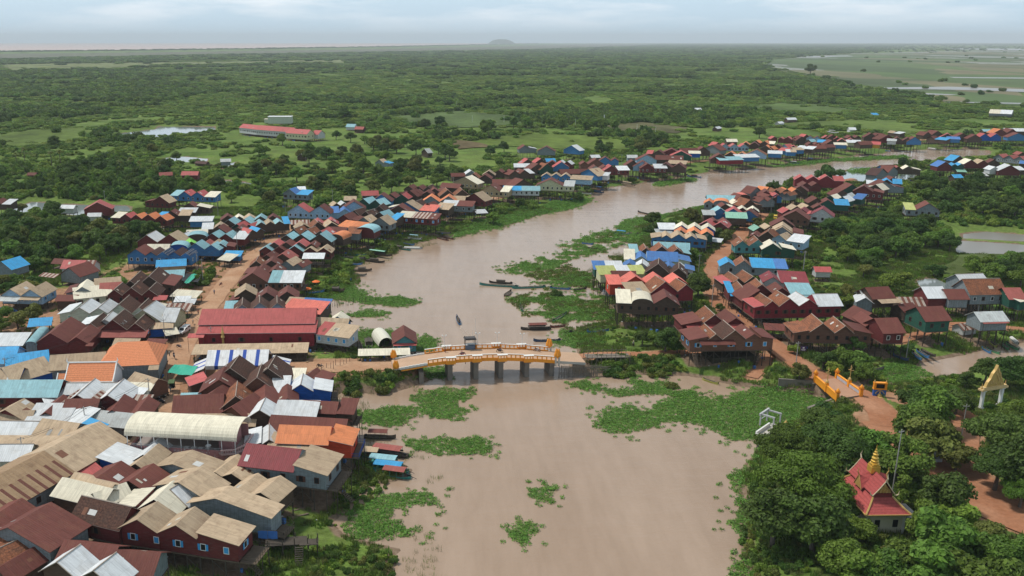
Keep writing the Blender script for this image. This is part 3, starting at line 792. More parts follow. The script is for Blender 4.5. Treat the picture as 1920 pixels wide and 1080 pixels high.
    vis = [(i, j) for j in range(ny) for i in range(nx)]
    if bottom - gz > .3 or op:
        if (near or size > 30 and pym > 300) and not hid and (bottom - gz > 1.2 or op):
            for i, j in vis:
                if not (j == 0 or i in (0, nx - 1) or j == ny - 1 or near and (i + j) % 2 == 0): continue
                x, y = .12 + (Lw - .24) * i / (nx - 1) + random.uniform(-.1, .1), .12 + (D - .24) * j / (ny - 1)
                wp = root_world(org, ang, x, y); g_ = min(hz(*wp), bottom - .3)
                p = link('stilt', POST, root, (x, y, g_ - .35)); d_ = random.uniform(.18, .30); p.scale = (d_, d_, bottom - g_ + .35)
            if bottom - gz > 2.2 and not op:
                for i in range(0, nx - 1):
                    x, x2 = Lw * i / (nx - 1), Lw * (i + 1) / (nx - 1); z1, z2 = gz + .6, bottom - .4
                    if i % 2: z1, z2 = z2, z1
                    if random.random() < .3: continue
                    l = math.hypot(x2 - x, z2 - z1)
                    p = link('brace', BAR, root, (x, -.06, z1)); p.scale = (l, .09, .12); p.rotation_euler = (0, -math.atan2(z2 - z1, x2 - x), 0)
        else:
            sm = MB()
            for i, j in vis:
                if j not in (0, ny - 1) and i not in (0, nx - 1): continue
                x, y = .12 + (Lw - .24) * i / (nx - 1), .12 + (D - .24) * j / (ny - 1)
                wp = root_world(org, ang, x, y); g_ = min(hz(*wp), bottom - .3)
                sm.tube([(x, y, g_ - .3), (x, y, bottom)], .13, 4, 0, False)
            sm.obj('stilt_posts', WOOD, root)  # the house's outer stilts, separate posts merged into one mesh
    if rail:
        # veranda at the river end
        vb = MB(); dpt = rail
        vb.box((Lw + dpt / 2, D / 2, zf - .1), (dpt, D, .14)); vb.obj('veranda_floor', FLOORM, root)
        rb = MB()
        for z in (.45, .95): rb.tube([(Lw, .05, zf + z), (Lw + dpt, .05, zf + z), (Lw + dpt, D - .05, zf + z), (Lw, D - .05, zf + z)], .045, 4)
        for i in range(7):
            rb.tube([(Lw + dpt, D * i / 6, zf), (Lw + dpt, D * i / 6, zf + .95)], .04, 4)
        rb.obj('railing', wall_mat('i') if wall == 'o' else WOOD, root)
        for y in (.15, D / 2, D - .15):
            wp = root_world(org, ang, Lw + dpt - .15, y); g_ = hz(*wp)
            p = link('stilt', POST, root, (Lw + dpt - .15, y, g_ - .3)); p.scale = (.18, .18, zf - g_ + .2)
    if stairs:
        # wooden steps down from the given end: (x fraction, y fraction, direction: 'f' front, 'r' right)
        fx, fy, dr = stairs; sb = MB(); n = int((zf - gz) / .28); x, y = fx * Lw, fy * D
        for i in range(n):
            z = zf - .28 * (i + .5)
            if dr == 'f': sb.box((x, -.3 - i * .3, z), (1.0, .28, .06))
            else: sb.box((Lw + .3 + i * .3, y, z), (.28, 1.0, .06))
        for e in (-.5, .5):
            if dr == 'f': sb.tube([(x + e, 0, zf), (x + e, -n * .3, zf - n * .28)], .06, 4)
            else: sb.tube([(Lw, y + e, zf), (Lw + n * .3, y + e, zf - n * .28)], .06, 4)
        sb.obj('steps', FLOORM if wall not in 'b' else BLU, root)
    return root, Lw, ze, zf
def root_world(org, ang, x, y):
    return org.x + x * math.cos(ang) - y * math.sin(ang), org.y + x * math.sin(ang) + y * math.cos(ang)
HS = house
# --- lower left market (long sheds and shop houses on low stilts)
ML = dict(ze=7.2, wh=2.8)
HS('E', -40, 205, 88, 218, 8, 'gA', 'y', **ML)
HS('E', 395, 172, 505, 178, 4, 'rB', 'd', ze=6.2, wh=2, op=True, name='open_shed')
HS('E', 462, 210, 690, 212, 7, '2.4rR 1rX', 'w', ze=6.4)
HS('E', 455, 255, 600, 272, 9, 'gB', 'y', ze=6.6, aw=[(-.9, -.05, 'X', 2.6)])
HS('E', 12, 414, 312, 422, 9, 'gN gN', 'l', aw=[(-.05, .5, 'Y', 3.2), (.5, 1.0, 'N', 2.2)], win='s')
HS('E', 425, 452, 565, 452, 4, 'rB', 'd', ze=6.2)
HS('E', 495, 398, 690, 388, 9, '.5SB 1.2gC', 'y')
HS('E', 720, 345, 900, 330, 6, 'rN', 'd')
HS('E', 755, 380, 900, 372, 6, 'rP', 'r')
HS('E', 930, 345, 1300, 340, 12, '.9gK 1.6gK .7sB', 'd', win='k')
HS('E', 806, 415, 1180, 412, 8, 'gK 1.3gK gK', 'r', aw=[(.94, 1.22, 'R', 2.8)], win='k')
HS('E', 565, 440, 835, 412, 7, 'fC', 'k', ze=6.8, win='k')
HS('E', 955, 112, 1430, 122, 8, '1.9gB 1.1gX 1.2gX 1.2gX 1gX'.replace('1.1gX', '1.1gD').replace('1.2gX 1.2gX', '1.2xX 1.2gD').replace('1gX', '1xX'), 'b', ze=8.5, wh=3.4, win='w', label='long bright blue stilt house with half finished bare rafter roof')
HS('E', 1178, 202, 1388, 190, 5, 'fA', 'e', ze=6.4, wh=2.4)
HS('E', 1165, 285, 1370, 275, 5, 'fL', 'd', ze=5.2, wh=1.8, op=True, name='open_shed')
HS('E', 445, 552, 1180, 548, 9, '.8SW 1.4gW 1.3gW 1.7gK 1.1gK .7sC', 'k', win='t5', label='long pale green house with white and dark tile gables near the main street')
HS('E', 600, 640, 860, 635, 7, '.9SW 1gW', 'w')
HS('E', 960, 600, 1305, 610, 9, '1gW .4rW', 'c', ze=7.4)
HS('E', 622, 672, 1090, 672, 9, 'gK 1.5gK gK', 'r', aw=[(.22, 1.06, 'P', 3.6)], win='b')
HS('E', 1085, 668, 1285, 655, 7, 'fN', 'i', ze=6.4, wh=2.6)
HS('E', 272, 772, 650, 768, 14, '1.9gB 1.1gB', 'r', ze=7.6, wh=3.2, label='large dark red tin clad house with rust brown double gable', aw=[(1.0, 1.15, 'B', 1.5)])
HS('E', 190, 778, 272, 774, 12, 'aL', 'y', ze=7.6, wh=3)
HS('E', -60, 792, 160, 788, 6, 'fW', 'd', ze=6.0, wh=2)
HS('E', 220, 648, 372, 636, 4, 'fA', 'w', ze=5.6, wh=2, op=True, name='open_shed', label='small open shed with sky blue roof in the green gap')
HS('I', -120, 205, 92, 198, 9, 'rA', 'l')
HS('I', 60, 262, 360, 222, 9, 'rA', 'd', ze=6.8)
HS('I', 100, 345, 390, 262, 9, 'rN', 'i', ze=6.2, fascia=True)
HS('I', -120, 352, 120, 352, 8, 'rN', 'i', ze=6.2)
HS('I', 375, 252, 770, 226, 8, 'rN', 'y', ze=6.6)
HS('I', 745, 225, 1180, 205, 14, '1hH', 'y', ze=8.4, wh=4.4, label='grey hall with large hipped orange terracotta tile roof', name='tiled_hall', cat='hall', aw=[(.86, 1.04, 'N', 2.4)])
HS('I', 950, 352, 1105, 402, 6, 'rN', 'n', ze=6.6)
HS('I', -80, 452, 418, 450, 8, 'rL', 'r', ze=7.2, win='f4')
HS('I', 420, 442, 590, 402, 5, 'rX', 'd', ze=6.4)
HS('I', 490, 430, 915, 428, 5, 'rW', 'i', ze=7.2, fascia=True)
HS('I', 480, 505, 930, 512, 9, 'gW gW', 'r', ze=7.4)
HS('I', 905, 462, 1025, 475, 4, 'fW', 'd', ze=6.6)
HS('I', 925, 450, 1085, 455, 5, 'fC', 'd', ze=6.4)
HS('I', 925, 528, 1090, 530, 4, 'fX', 'd', ze=6.2)
HS('I', 355, 510, 495, 480, 5, 'fW', 'd', ze=6.2)
HS('I', -70, 612, 185, 602, 11, 'gN', 'r', ze=7.2, vd=(120, -75), rise=.8)
HS('I', 265, 620, 690, 618, 9, '1gB 1.4rB', 'd', ze=6.6)
HS('I', 395, 545, 740, 560, 7, 'gX gX', 'd', ze=6.6)
HS('I', 745, 615, 1110, 610, 8, '1.4gB 1gB', 'd', ze=6.4)
HS('I', 690, 655, 935, 680, 6, 'rY', 'y', ze=6.2)
HS('I', 200, 640, 490, 640, 6, 'fW', 'n', ze=7.0)
HS('I', 450, 645, 575, 675, 6, 'fW', 'w', ze=6.8)
HS('I', -60, 664, 212, 658, 6, 'rN', 'd', ze=6.4)
HS('I', -60, 742, 268, 748, 6, 'rW', 'k', ze=6.8)
HS('I', 232, 775, 490, 812, 9, 'rN', 'y', ze=6.6)
HS('I', 525, 725, 642, 770, 5, 'fA', 'd', ze=6.6)
HS('I', -80, 862, 402, 866, 6, 'AN', 'y', ze=6.6, wh=2.6)
HS('I', -60, 928, 195, 926, 6, 'rW', 'k', ze=6.8, wh=3)
HS('I', 200, 930, 330, 970, 6, 'fW', 'k', ze=6.2, wh=2.4)
HS('K', -160, 705, 948, 68, 14, '1.5rS 1rN', 'y', ze=7.4, wh=3.2, win='k5', label='very long diagonal market shed with tan and rust striped roof', name='market_shed', cat='market shed', rise=.75)
# pink restaurant roof is made below
HS('K', 740, 232, 955, 250, 9, 'sW', 'i', ze=6.6, vd=(140, -100), rise=.9)
HS('K', 1010, 205, 1160, 215, 7, 'gW', 'd', ze=6.8)
HS('K', 950, 275, 1110, 292, 8, 'gN', 'd', ze=6.8)
HS('K', 610, 352, 760, 290, 5, 'fR', 'd', ze=6.4)
HS('K', 610, 385, 858, 425, 11, 'gB', 'd', ze=7.0, vd=(170, -120), rise=.7)
HS('K', 860, 402, 1108, 430, 9, 'gB', 'd', ze=7.0, vd=(160, -115), rise=.7)
HS('K', 1150, 276, 1585, 305, 9, 'jN', 'y', ze=7.6, win='k', vd=(125, -92), rise=.42)
HS('K', 1115, 437, 1600, 452, 9, 'gN', 'y', ze=8.0, vd=(160, -105), rise=.58)
HS('L', 60, 305, 298, 360, 9, '.7gN 1gN', 'd', ze=7.2, vd=(150, -120), rise=.7)
HS('L', 212, 440, 545, 526, 8, '.7gN 1gN', 'd', ze=7.2, vd=(130, -110), rise=.7)
HS('K', 1422, 527, 2030, 632, 7, '1.7jN', 'y', ze=7.8, wh=3.6, rail=2.5, vd=(85, -78), rise=.62, label='wide grey tin house with broad tan gable above the riverbank')
HS('K', 400, 468, 752, 552, 6, 'rC', 'd', ze=7.0)
HS('K', 500, 405, 770, 492, 5, 'rN', 'd', ze=7.4)
HS('K', 765, 550, 975, 478, 5, 'rC', 'd', ze=7.0)
HS('K', 880, 562, 1325, 612, 6, '.5SC 1gC', 'r', ze=7.2)
HS('K', 1185, 480, 1418, 550, 7, 'gW', 'y', ze=7.0)
HS('K', 545, 640, 885, 722, 6, 'rK', 'r', ze=8.2, wh=3, win='f5')
HS('K', 890, 722, 1795, 822, 9, 'gC gC sN'.replace('gC', 'gN'), 'r', ze=8.4, wh=3.3, win='s3.6', rail=3, vd=(120, -120), rise=.85, stairs=(1, .3, 'r'), label='long dark red stilt house with blue shutters and three tan roof sections')
HS('K', -90, 775, 405, 864, 13, 'jB', 'y', ze=8.0, wh=3, vd=(285, -175), rise=.75)
HS('K', -200, 690, 60, 770, 11, 'gB', 'y', ze=7.4, vd=(230, -150), rise=.7)
HS('K', 250, 1090, 935, 1100, 8, 'gW gW', 'd', ze=8.2, vd=(140, -110))
HS('K', 430, 965, 800, 1012, 6, 'rB', 'd', ze=6.8)
HS('K', 822, 1042, 1132, 1064, 6, 'rB', 'y', ze=6.8)
HS('K', -60, 1085, 340, 890, 8, 'rT', 'd', ze=6.4, rise=.5)
HS('K', -160, 900, 155, 866, 8, 'rT', 'd', ze=6.6, rise=.5)
HS('K', 90, 1110, 440, 895, 5, 'rB', 'd', ze=6.2)
# --- below the bridge road
HS('J', 395, 455, 960, 462, 8, 'gK gK', 'd', ze=7.8, win='k')
HS('J', 300, 540, 870, 525, 8, '1.1gB 1gK', 'n', ze=7.4, aw=[(-.25, .02, 'L', 2.6)])
HS('J', 232, 488, 345, 470, 5, 'SR', 'd', ze=6.6)
HS('J', 842, 540, 1275, 530, 6, '.9fW 1.3gW .9sW', 'i', ze=7.4, rail=1.5)
HS('J', 950, 458, 1062, 458, 5, 'fC', 'd', ze=7.0)
HS('J', 1062, 440, 1238, 462, 5, '1gB 1sB', 'd', ze=6.6)
HS('J', 288, 606, 502, 630, 8, 'gB', 'y', ze=7.0)
HS('J', 455, 660, 1030, 622, 8, '1.3gT 1.1gB .8gB', 'd', ze=7.2)
HS('J', 100, 722, 455, 690, 8, 'rB', 'd', ze=6.6, vd=(40, -120))
HS('J', 445, 705, 655, 742, 8, 'gB', 'n', ze=7.2)
HS('J', 645, 738, 862, 738, 6, 'gW', 'd', ze=7.2)
HS('J', 858, 735, 1152, 740, 6, '1fW 1fW', 'i', ze=7.2, wh=3)
HS('J', 1070, 682, 1440, 702, 5, '2.2rB 1fB', 'd', ze=7.2, rail=1.2)
HS('J', 815, 832, 1365, 866, 7, '1rB 1.5rB', 'd', ze=7.0, hid=1)
HS('J', 60, 788, 700, 788, 5, '1rN 1.4rN', 'd', ze=6.2)
HS('J', 648, 942, 880, 925, 7, '1SW 1.1gW', 'd', ze=6.8)
HS('J', 884, 912, 1432, 934, 7, '2.3rO 1sO', 'o', ze=7.8, wh=3, win='k9', rail=1.6, label='vivid red house with bright orange tin roof and blue veranda rail')
HS('J', 820, 945, 1085, 965, 4, 'fN', 'd', ze=7.0)
HS('L', 285, 240, 925, 318, 8, '1.9rM 1.1sN', 'y', ze=8.6, wh=3.2, win='k3', rail=2.2, stairs=(1, .4, 'r'), label='blue grey stilt house with maroon roof and tan lean to')
# --- red hall and its neighbours
HS('J', 285, 98, 1155, 90, 6, 'fR', 'm', ze=8.0, wh=4.2, win='k7', name='red_hall', cat='hall', label='very long crimson hall with long faded red tin roof', lift=0, aw=[(-.08, .06, 'R', 2)])
HS('J', 300, 30, 1150, 20, 12, 'rR', 'm', ze=9.4, wh=5.4, name='red_hall', cat='hall', label='taller rear wing of the crimson hall with red ridge roof', rise=.7)
HS('J', 250, 255, 1092, 240, 5, 'fN', 'd', ze=5.4, wh=1.9, op=True, name='long_awning', cat='awning', label='long tan tin awning in front of the crimson hall', rise=.6)
HS('F', 755, 648, 990, 660, 6, '1rN', 'b', ze=7.6, rail=1.0)
HS('F', 880, 602, 988, 606, 4, 'gC', 'b', ze=8.2, wh=2)
HS('F', 768, 700, 1012, 732, 6, '.7fR 1.6fN', 'w', ze=7.4, win='b', stairs=(.0, .5, 'f'))
HS('F', 522, 528, 795, 553, 7, '1.3fQ .6fQ 1fQ', 'd', ze=7.0)
HS('F', 540, 492, 845, 510, 5, '.8fN 1.5fU', 'd', ze=7.2)
# --- market bank upriver, road to river, nearest first
HS('F', 158, 532, 540, 512, 7, 'gK 1.2gK gK', 'l', win='w')
HS('F', 90, 524, 160, 522, 5, 'fL', 'd', ze=6)
HS('F', 325, 442, 632, 432, 7, 'gB gB', 'd')
HS('F', 168, 420, 320, 412, 7, 'gN', 'd', ze=7)
HS('F', 125, 452, 180, 452, 5, 'SB', 'd', ze=6.2)
HS('F', 190, 316, 655, 318, 8, '1.8gB .7fL .8fW .5fW', 'n', ze=7.8, win='w2', rail=1.2)
HS('F', 238, 250, 520, 248, 7, '.6SB 1gB 1gB', 'd', win='k')
HS('F', 500, 188, 668, 202, 7, '1gN .6gB', 'y')
HS('F', 272, 196, 500, 192, 7, 'gT 1.2gB', 'd')
HS('F', 355, 142, 592, 150, 7, 'gB 1.4gP', 'd')
HS('F', 676, 138, 820, 138, 4, 'fW', 'd', ze=7.6, wh=2.4, op=True, name='open_deck', cat='deck', label='open timber deck with small white roof on tall posts')
HS('F', 345, 80, 880, 92, 6, 'gL gB 1.3gL gN gN', 'r', win='k')
HS('B', 95, 884, 452, 892, 6, 'gR gB 1.2gR .8gB', 'd')
HS('B', 185, 832, 562, 850, 7, 'gL 1.3gL 1.6gL', 'd', win='w')
HS('B', 245, 792, 655, 828, 7, 'gT gT 1.3gR 1.1aO', 'd')
HS('B', 305, 758, 620, 738, 7, 'gN gT gN', 'd')
HS('B', 420, 728, 620, 722, 7, '1gR 1.1gR', 'd')
HS('B', 520, 782, 770, 792, 6, '1.5rB 1fT', 'y')
HS('B', 620, 735, 785, 755, 6, '1fO 1fO', 'd')
HS('B', 748, 768, 885, 778, 7, 'aL', 'r', ze=7.8)
HS('B', 605, 688, 785, 702, 8, '1gB .6sB', 'r', win='w')
HS('B', 755, 704, 1000, 724, 7, 'gN 1.2gN', 'y', win='k')
HS('B', 700, 652, 1048, 690, 7, 'gK gK 1.4gL .6fA', 'd')
HS('B', 570, 636, 705, 632, 7, '.7fU gU', 'l', ze=7.0)
HS('B', 650, 605, 820, 602, 7, 'gB', 'l')
HS('B', 870, 628, 1160, 640, 7, 'gK 1.6gB', 'd')
HS('B', 1065, 664, 1350, 684, 6, '1fC 1.2fX .6fB', 'r', ze=7.4, win='b')
HS('B', 985, 598, 1335, 624, 7, '.4SC 1.6gN .9fQ', 'b', win='w')
HS('B', 1150, 588, 1440, 612, 7, 'gK gB 1.1fV'.replace('fV', 'fN'), 'd')
HS('B', 1400, 578, 1620, 588, 6, '1fW 1.1fB', 'y', win='w', rail=1)
HS('B', 1245, 552, 1510, 556, 7, 'gO gO', 'y')
HS('B', 1520, 528, 1715, 548, 8, '.3SN 1gN', 'r', win='k')
HS('B', 1430, 540, 1560, 545, 6, 'rN', 'd')
HS('B', 765, 560, 945, 580, 7, 'gL gL', 'g')
HS('B', 870, 545, 1015, 548, 7, 'gB', 'b')
HS('B', 800, 505, 915, 502, 6, 'rR', 'd')
HS('B', 965, 522, 1140, 530, 7, 'gB gR', 'g')
HS('B', 1060, 500, 1210, 512, 7, '.5gB 1.2gB', 'd')
HS('B', 1170, 498, 1320, 502, 7, 'gB gB', 'd')
HS('B', 1110, 458, 1330, 470, 7, 'gB gB gK', 'd')
HS('B', 1300, 480, 1450, 478, 7, 'gB gB', 'd')
HS('B', 1380, 510, 1600, 505, 7, '1gT 1gT', 'd')
HS('B', 1385, 440, 1520, 450, 6, 'rB', 'd')
HS('B', 1480, 405, 1660, 420, 8, 'gC', 'e', win='w')
HS('B', 1590, 375, 1760, 380, 7, 'gT gB', 'd')
HS('B', 1565, 352, 1660, 350, 6, 'gW', 'y')
HS('B', 1700, 350, 1790, 352, 6, 'gN', 'd')
HS('B', 1470, 362, 1565, 360, 5, 'rB', 'd')
HS('B', 1685, 468, 1890, 480, 8, '1.5gB .6fC', 'e', win='w')
HS('B', 1780, 425, 1920, 425, 8, 'rB', 'r')
HS('B', 1790, 335, 1910, 340, 7, 'gB gB', 'd')
HS('B', 572, 585, 690, 578, 6, 'gN gW', 'd', ze=7)
HS('B', 665, 540, 745, 540, 5, 'rN', 'd')
# inland side of the main street
HS('A', 1640, 985, 1720, 995, 5, 'fC', 'd', ze=5.6, op=True, name='open_shed')
HS('A', 1682, 958, 1795, 960, 4, 'fA', 'b', ze=5.6, wh=2)
HS('A', 1030, 852, 1370, 862, 8, 'gW 1.2gN', 'r')
HS('A', 1235, 825, 1410, 832, 6, 'gC gW', 'b')
HS('A', 1100, 918, 1255, 918, 6, 'rC', 'd')
HS('A', 1265, 905, 1410, 902, 6, 'aL', 'i')
HS('A', 1395, 878, 1475, 872, 6, 'gG', 'd')
HS('A', 1405, 905, 1640, 912, 6, '1.3gL 1gL', 'b')
HS('A', 1510, 880, 1650, 880, 6, 'gP gN', 'd')
HS('A', 1615, 892, 1750, 890, 6, 'gL .6sB', 'r')
HS('A', 1400, 828, 1555, 822, 6, '1.4aL', 'd')
HS('A', 1405, 800, 1550, 795, 5, 'rC', 'd')
HS('A', 1545, 822, 1830, 832, 7, 'gL gL .8fW', 'r')
HS('A', 1565, 790, 1860, 795, 7, 'gB gB', 'd')
HS('A', 1520, 758, 1700, 752, 6, '.8fW gN', 'd')
HS('A', 1735, 748, 1920, 760, 7, 'gR gR', 'g')
HS('A', 1665, 722, 1900, 728, 7, 'gL 1.2gL', 'd')
HS('A', 1660, 690, 1830, 682, 6, '1gB .7gC', 'd')
HS('B', 5, 730, 250, 715, 7, 'gL gN gL .6fA', 'd')
HS('B', -10, 690, 170, 686, 6, 'gL gB', 'd')
HS('A', 1830, 690, 1925, 685, 6, 'gN', 'd')
HS('B', -60, 790, 60, 770, 6, 'gR gA', 'd')
HS('A', 1425, 700, 1585, 698, 5, 'fW', 'b', ze=7)
HS('A', 840, 670, 1250, 690, 6, '.8fC gR gO 1.2gO gO'.replace('gO 1.2gO', '1gO 1.2gO'), 'r', win='k')
HS('A', 1178, 662, 1285, 668, 5, 'fA', 'd', ze=6.8)
HS('A', 1235, 655, 1420, 655, 6, '1.1gB .9fN', 'd')
HS('A', 1340, 632, 1460, 632, 5, 'fW', 'd', ze=6.8)
HS('A', 1365, 600, 1570, 600, 6, '1.1gB .9sC', 'd', win='k')
HS('A', 1282, 505, 1610, 518, 7, '.6fL gR gR .8fC', 'b', win='w')
HS('A', 1088, 552, 1268, 560, 7, '.5SB 1.2gN', 'r', win='k')
HS('A', 630, 612, 836, 605, 8, 'gR', 'r', ze=6.6, wh=3.4)
HS('A', 452, 600, 548, 602, 4, 'rW', 'w', ze=5.4)
HS('A', -70, 568, 75, 572, 6, '1gB .7fW', 'd')
HS('A', 1362, 352, 1478, 352, 6, 'rR', 'r', ze=6)
HS('A', 1200, 356, 1290, 352, 5, 'rP', 'd', ze=5)
HS('A', 1658, 252, 1728, 250, 5, 'rY', 'y', ze=6.5)
HS('A', 206, 352, 262, 352, 4, 'rB', 'd', ze=5)
HS('A', 1464, 262, 1542, 268, 4, 'rD', 'd', ze=3.4, wh=1.4)
HS('A', 660, 662, 750, 660, 4, 'rW', 'w', ze=4.6)
HS('B', 205, 490, 385, 502, 6, '1.1gU .9fA', 'y', win='k')
HS('B', 320, 462, 370, 460, 4, 'fW', 'w', ze=6)
HS('B', 236, 628, 555, 640, 7, '1.2gR 1.1gB', 'l', win='w', ze=7.4)
HS('B', 260, 722, 395, 718, 4, 'fX', 'd', ze=5.2, wh=1.6)
HS('B', 895, 258, 1000, 266, 5, '1gN .6sA', 'y', ze=5.4)
HS('B', 310, 214, 368, 216, 4, 'gC', 'd', ze=4.6)
HS('B', 1242, 178, 1290, 186, 4, 'gY', 'd', ze=5)
# --- upriver row
HS('C', 55, 238, 185, 236, 7, '1gB .6sW', 'y', win='k')
HS('C', 190, 252, 322, 255, 7, 'gB', 'y', win='k')
HS('C', 388, 240, 505, 250, 7, 'gW', 'b', win='k')
HS('C', 70, 348, 262, 342, 6, 'gR gR', 'd')
HS('C', 20, 372, 130, 372, 6, 'rW', 'd')
HS('C', 328, 345, 445, 352, 6, 'gW gW', 'r')
HS('C', 262, 330, 325, 328, 5, 'rA', 'd')
HS('C', 250, 358, 350, 360, 6, 'gB', 'd')
HS('C', 132, 392, 255, 385, 7, 'gB', 'd')
HS('C', 208, 392, 310, 385, 6, 'gT', 'g')
HS('C', 312, 372, 428, 372, 6, 'gR', 'b')
HS('C', -20, 430, 165, 418, 7, 'gB gB .5fW', 'd')
HS('C', 8, 518, 150, 505, 7, 'gB', 'd')
HS('C', -60, 545, 205, 548, 6, '1rA 1rL', 'w', win='w', ze=7.2)
HS('C', 185, 508, 460, 518, 8, '1.9gB .7fY', 'c', ze=8.0, win='w')
HS('C', 222, 442, 438, 448, 6, 'gN gN gN', 'b', win='w')
HS('C', 440, 462, 590, 470, 6, 'fN', 'l', win='w')
HS('C', 508, 418, 645, 440, 8, 'gN', 'b')
HS('C', 370, 422, 580, 418, 7, '1rB', 'd')
HS('C', 628, 432, 715, 438, 5, 'fW', 'w')
HS('C', 690, 398, 880, 396, 7, '1gR .8fW', 'r', win='w')
HS('C', 588, 388, 735, 388, 7, 'gB gB', 'w')
HS('C', 515, 352, 690, 352, 7, '.6gB 1.3gB', 'n')
HS('C', 600, 302, 660, 300, 5, 'rW', 'd')
HS('C', 655, 325, 800, 328, 7, '1.2gB .8gB', 'b')
HS('C', 850, 360, 960, 360, 6, '1.2gB', 'd')
HS('C', 908, 368, 1045, 372, 7, 'gB', 'l', win='w')
HS('C', 965, 380, 1160, 382, 7, '1.2gB 1.1fW', 'r', win='w')
HS('C', 1100, 372, 1300, 382, 7, 'gB gB', 'd')
HS('C', 1170, 345, 1300, 352, 6, 'fN', 'd')
HS('C', 870, 302, 940, 302, 5, 'rY', 'y')
HS('C', 935, 318, 1085, 320, 7, 'gB', 'l', win='w')
HS('C', 1080, 315, 1280, 320, 8, 'rB', 'd')
HS('C', 1010, 272, 1140, 278, 7, '.5fR gB', 'd')
HS('C', 1115, 270, 1275, 275, 8, 'gB', 'r', win='w')
HS('C', 1190, 288, 1345, 292, 7, 'gR', 'g')
HS('C', 1270, 262, 1400, 260, 8, 'rB', 'd')
HS('C', 1330, 270, 1412, 272, 5, 'fC', 'i')
HS('C', 1380, 258, 1485, 258, 7, 'gB', 'd')
HS('C', 1440, 235, 1562, 248, 8, 'gB', 'y', win='k')
HS('C', 1510, 215, 1575, 212, 6, 'gR', 'd')
HS('C', 1560, 222, 1775, 225, 8, 'gR gR gR', 'l', win='k')
HS('C', 1615, 182, 1690, 182, 6, 'rC', 'd')
HS('C', 1490, 312, 1620, 315, 8, 'gB', 'd')
HS('C', 1560, 322, 1735, 318, 6, '.7fL 1.2fL', 'm', ze=7.4)
HS('C', 1600, 282, 1762, 290, 7, 'gO gO', 'd')
HS('C', 1695, 302, 1855, 298, 6, 'fW', 'b', ze=7.4)
HS('C', 1760, 275, 1905, 282, 8, 'gT', 'l', win='k')
HS('C', 1720, 205, 1850, 210, 7, 'gO gB', 'd')
HS('C', 1800, 192, 1925, 200, 7, 'gO gO', 'd')
HS('C', 1860, 235, 1945, 240, 6, 'gO', 'd')
HS('Q', -10, 235, 85, 240, 6, 'fC', 'd')
HS('Q', 5, 380, 205, 388, 6, 'fW', 'b', ze=7.2)
HS('Q', -20, 310, 90, 320, 6, 'gO', 'd')
HS('Q', 40, 300, 230, 310, 6, 'gB', 'd')
HS('Q', 160, 335, 290, 345, 6, 'fR', 'b')
HS('Q', 185, 285, 310, 300, 6, 'gR', 'l')
HS('Q', 280, 358, 418, 362, 5, '.8fW 1fN', 'b')
HS('Q', 315, 300, 440, 305, 6, 'gR', 'd')
HS('Q', 400, 330, 540, 328, 5, 'fN', 'b')
HS('Q', 430, 300, 665, 320, 6, '1fW 1.2fW', 'd', ze=7.6)
HS('Q', 45, 160, 140, 160, 6, 'gR', 'r')
HS('Q', 150, 165, 460, 180, 7, '.8gR 1.2gR 1gR', 'r', win='w')
HS('Q', 420, 185, 580, 182, 7, 'gB', 'd')
HS('Q', 500, 152, 640, 148, 6, 'gR', 'd')
HS('Q', 570, 152, 790, 160, 7, '1gB .9gB', 'l', win='k')
HS('Q', 650, 205, 720, 200, 5, 'rL', 'd')
HS('Q', 745, 212, 875, 218, 6, 'fA', 'd')
HS('Q', 590, 252, 790, 255, 7, 'gB gB', 'd')
HS('Q', 605, 308, 870, 305, 7, 'rB', 'd')
HS('Q', 740, 262, 890, 262, 6, 'gB gB', 'd')
HS('Q', 865, 290, 1010, 285, 6, 'rB', 'd')
HS('Q', 880, 232, 1030, 232, 7, 'gB', 'd')
HS('Q', 830, 148, 940, 150, 6, 'gR', 'd')
HS('Q', 880, 158, 1060, 162, 7, 'gB', 'd')
HS('Q', 1000, 250, 1180, 255, 5, 'fC', 'b', ze=7.2)
HS('Q', 990, 165, 1090, 168, 6, 'gR', 'd')
HS('Q', 1045, 195, 1310, 205, 7, 'gR 1.2gR', 'd')
HS('Q', 1200, 218, 1405, 222, 6, 'fW', 'c', ze=7.4)
HS('Q', 1190, 150, 1400, 152, 8, 'gB gB', 'd')
HS('Q', 1385, 250, 1570, 245, 7, 'rB', 'd')
HS('Q', 1440, 138, 1640, 142, 7, 'gB', 'd')
HS('Q', 1545, 242, 1680, 248, 6, 'rR', 'v')
HS('Q', 1580, 142, 1770, 128, 8, 'gB gB', 'd')
HS('Q', 1670, 172, 1900, 165, 8, 'gB', 'r', win='w')
HS('Q', 1790, 190, 1920, 196, 5, 'fY', 'w')
HS('D', 900, 112, 990, 124, 5, '1rN 1.2fW', 'd')
HS('D', 930, 172, 1085, 178, 8, 'gB gB', 'd', win='w')
HS('D', 1045, 178, 1150, 180, 7, 'gB', 'b')
HS('D', 1165, 135, 1310, 130, 8, '.8gB 1.2gB', 'd')
HS('D', 1190, 158, 1335, 172, 6, '1gB 1.4fA', 'd')
HS('D', 1285, 150, 1400, 155, 7, 'gR', 'd')
HS('D', 1350, 162, 1440, 165, 6, 'fU', 'b', win='k')
HS('D', 1400, 150, 1515, 152, 8, 'gB', 'd')
HS('D', 1495, 160, 1605, 162, 7, 'gB', 'd')
HS('D', 1580, 150, 1750, 150, 7, 'gR gR', 'i')
HS('D', 1690, 118, 1870, 116, 8, '1.2gO gB', 'r')
HS('D', 1780, 102, 1925, 104, 7, 'rW', 'd')
HS('D', 1800, 148, 1945, 150, 8, 'gB', 'b', win='k')
HS('D', 1620, 105, 1675, 104, 5, 'rL', 'd')
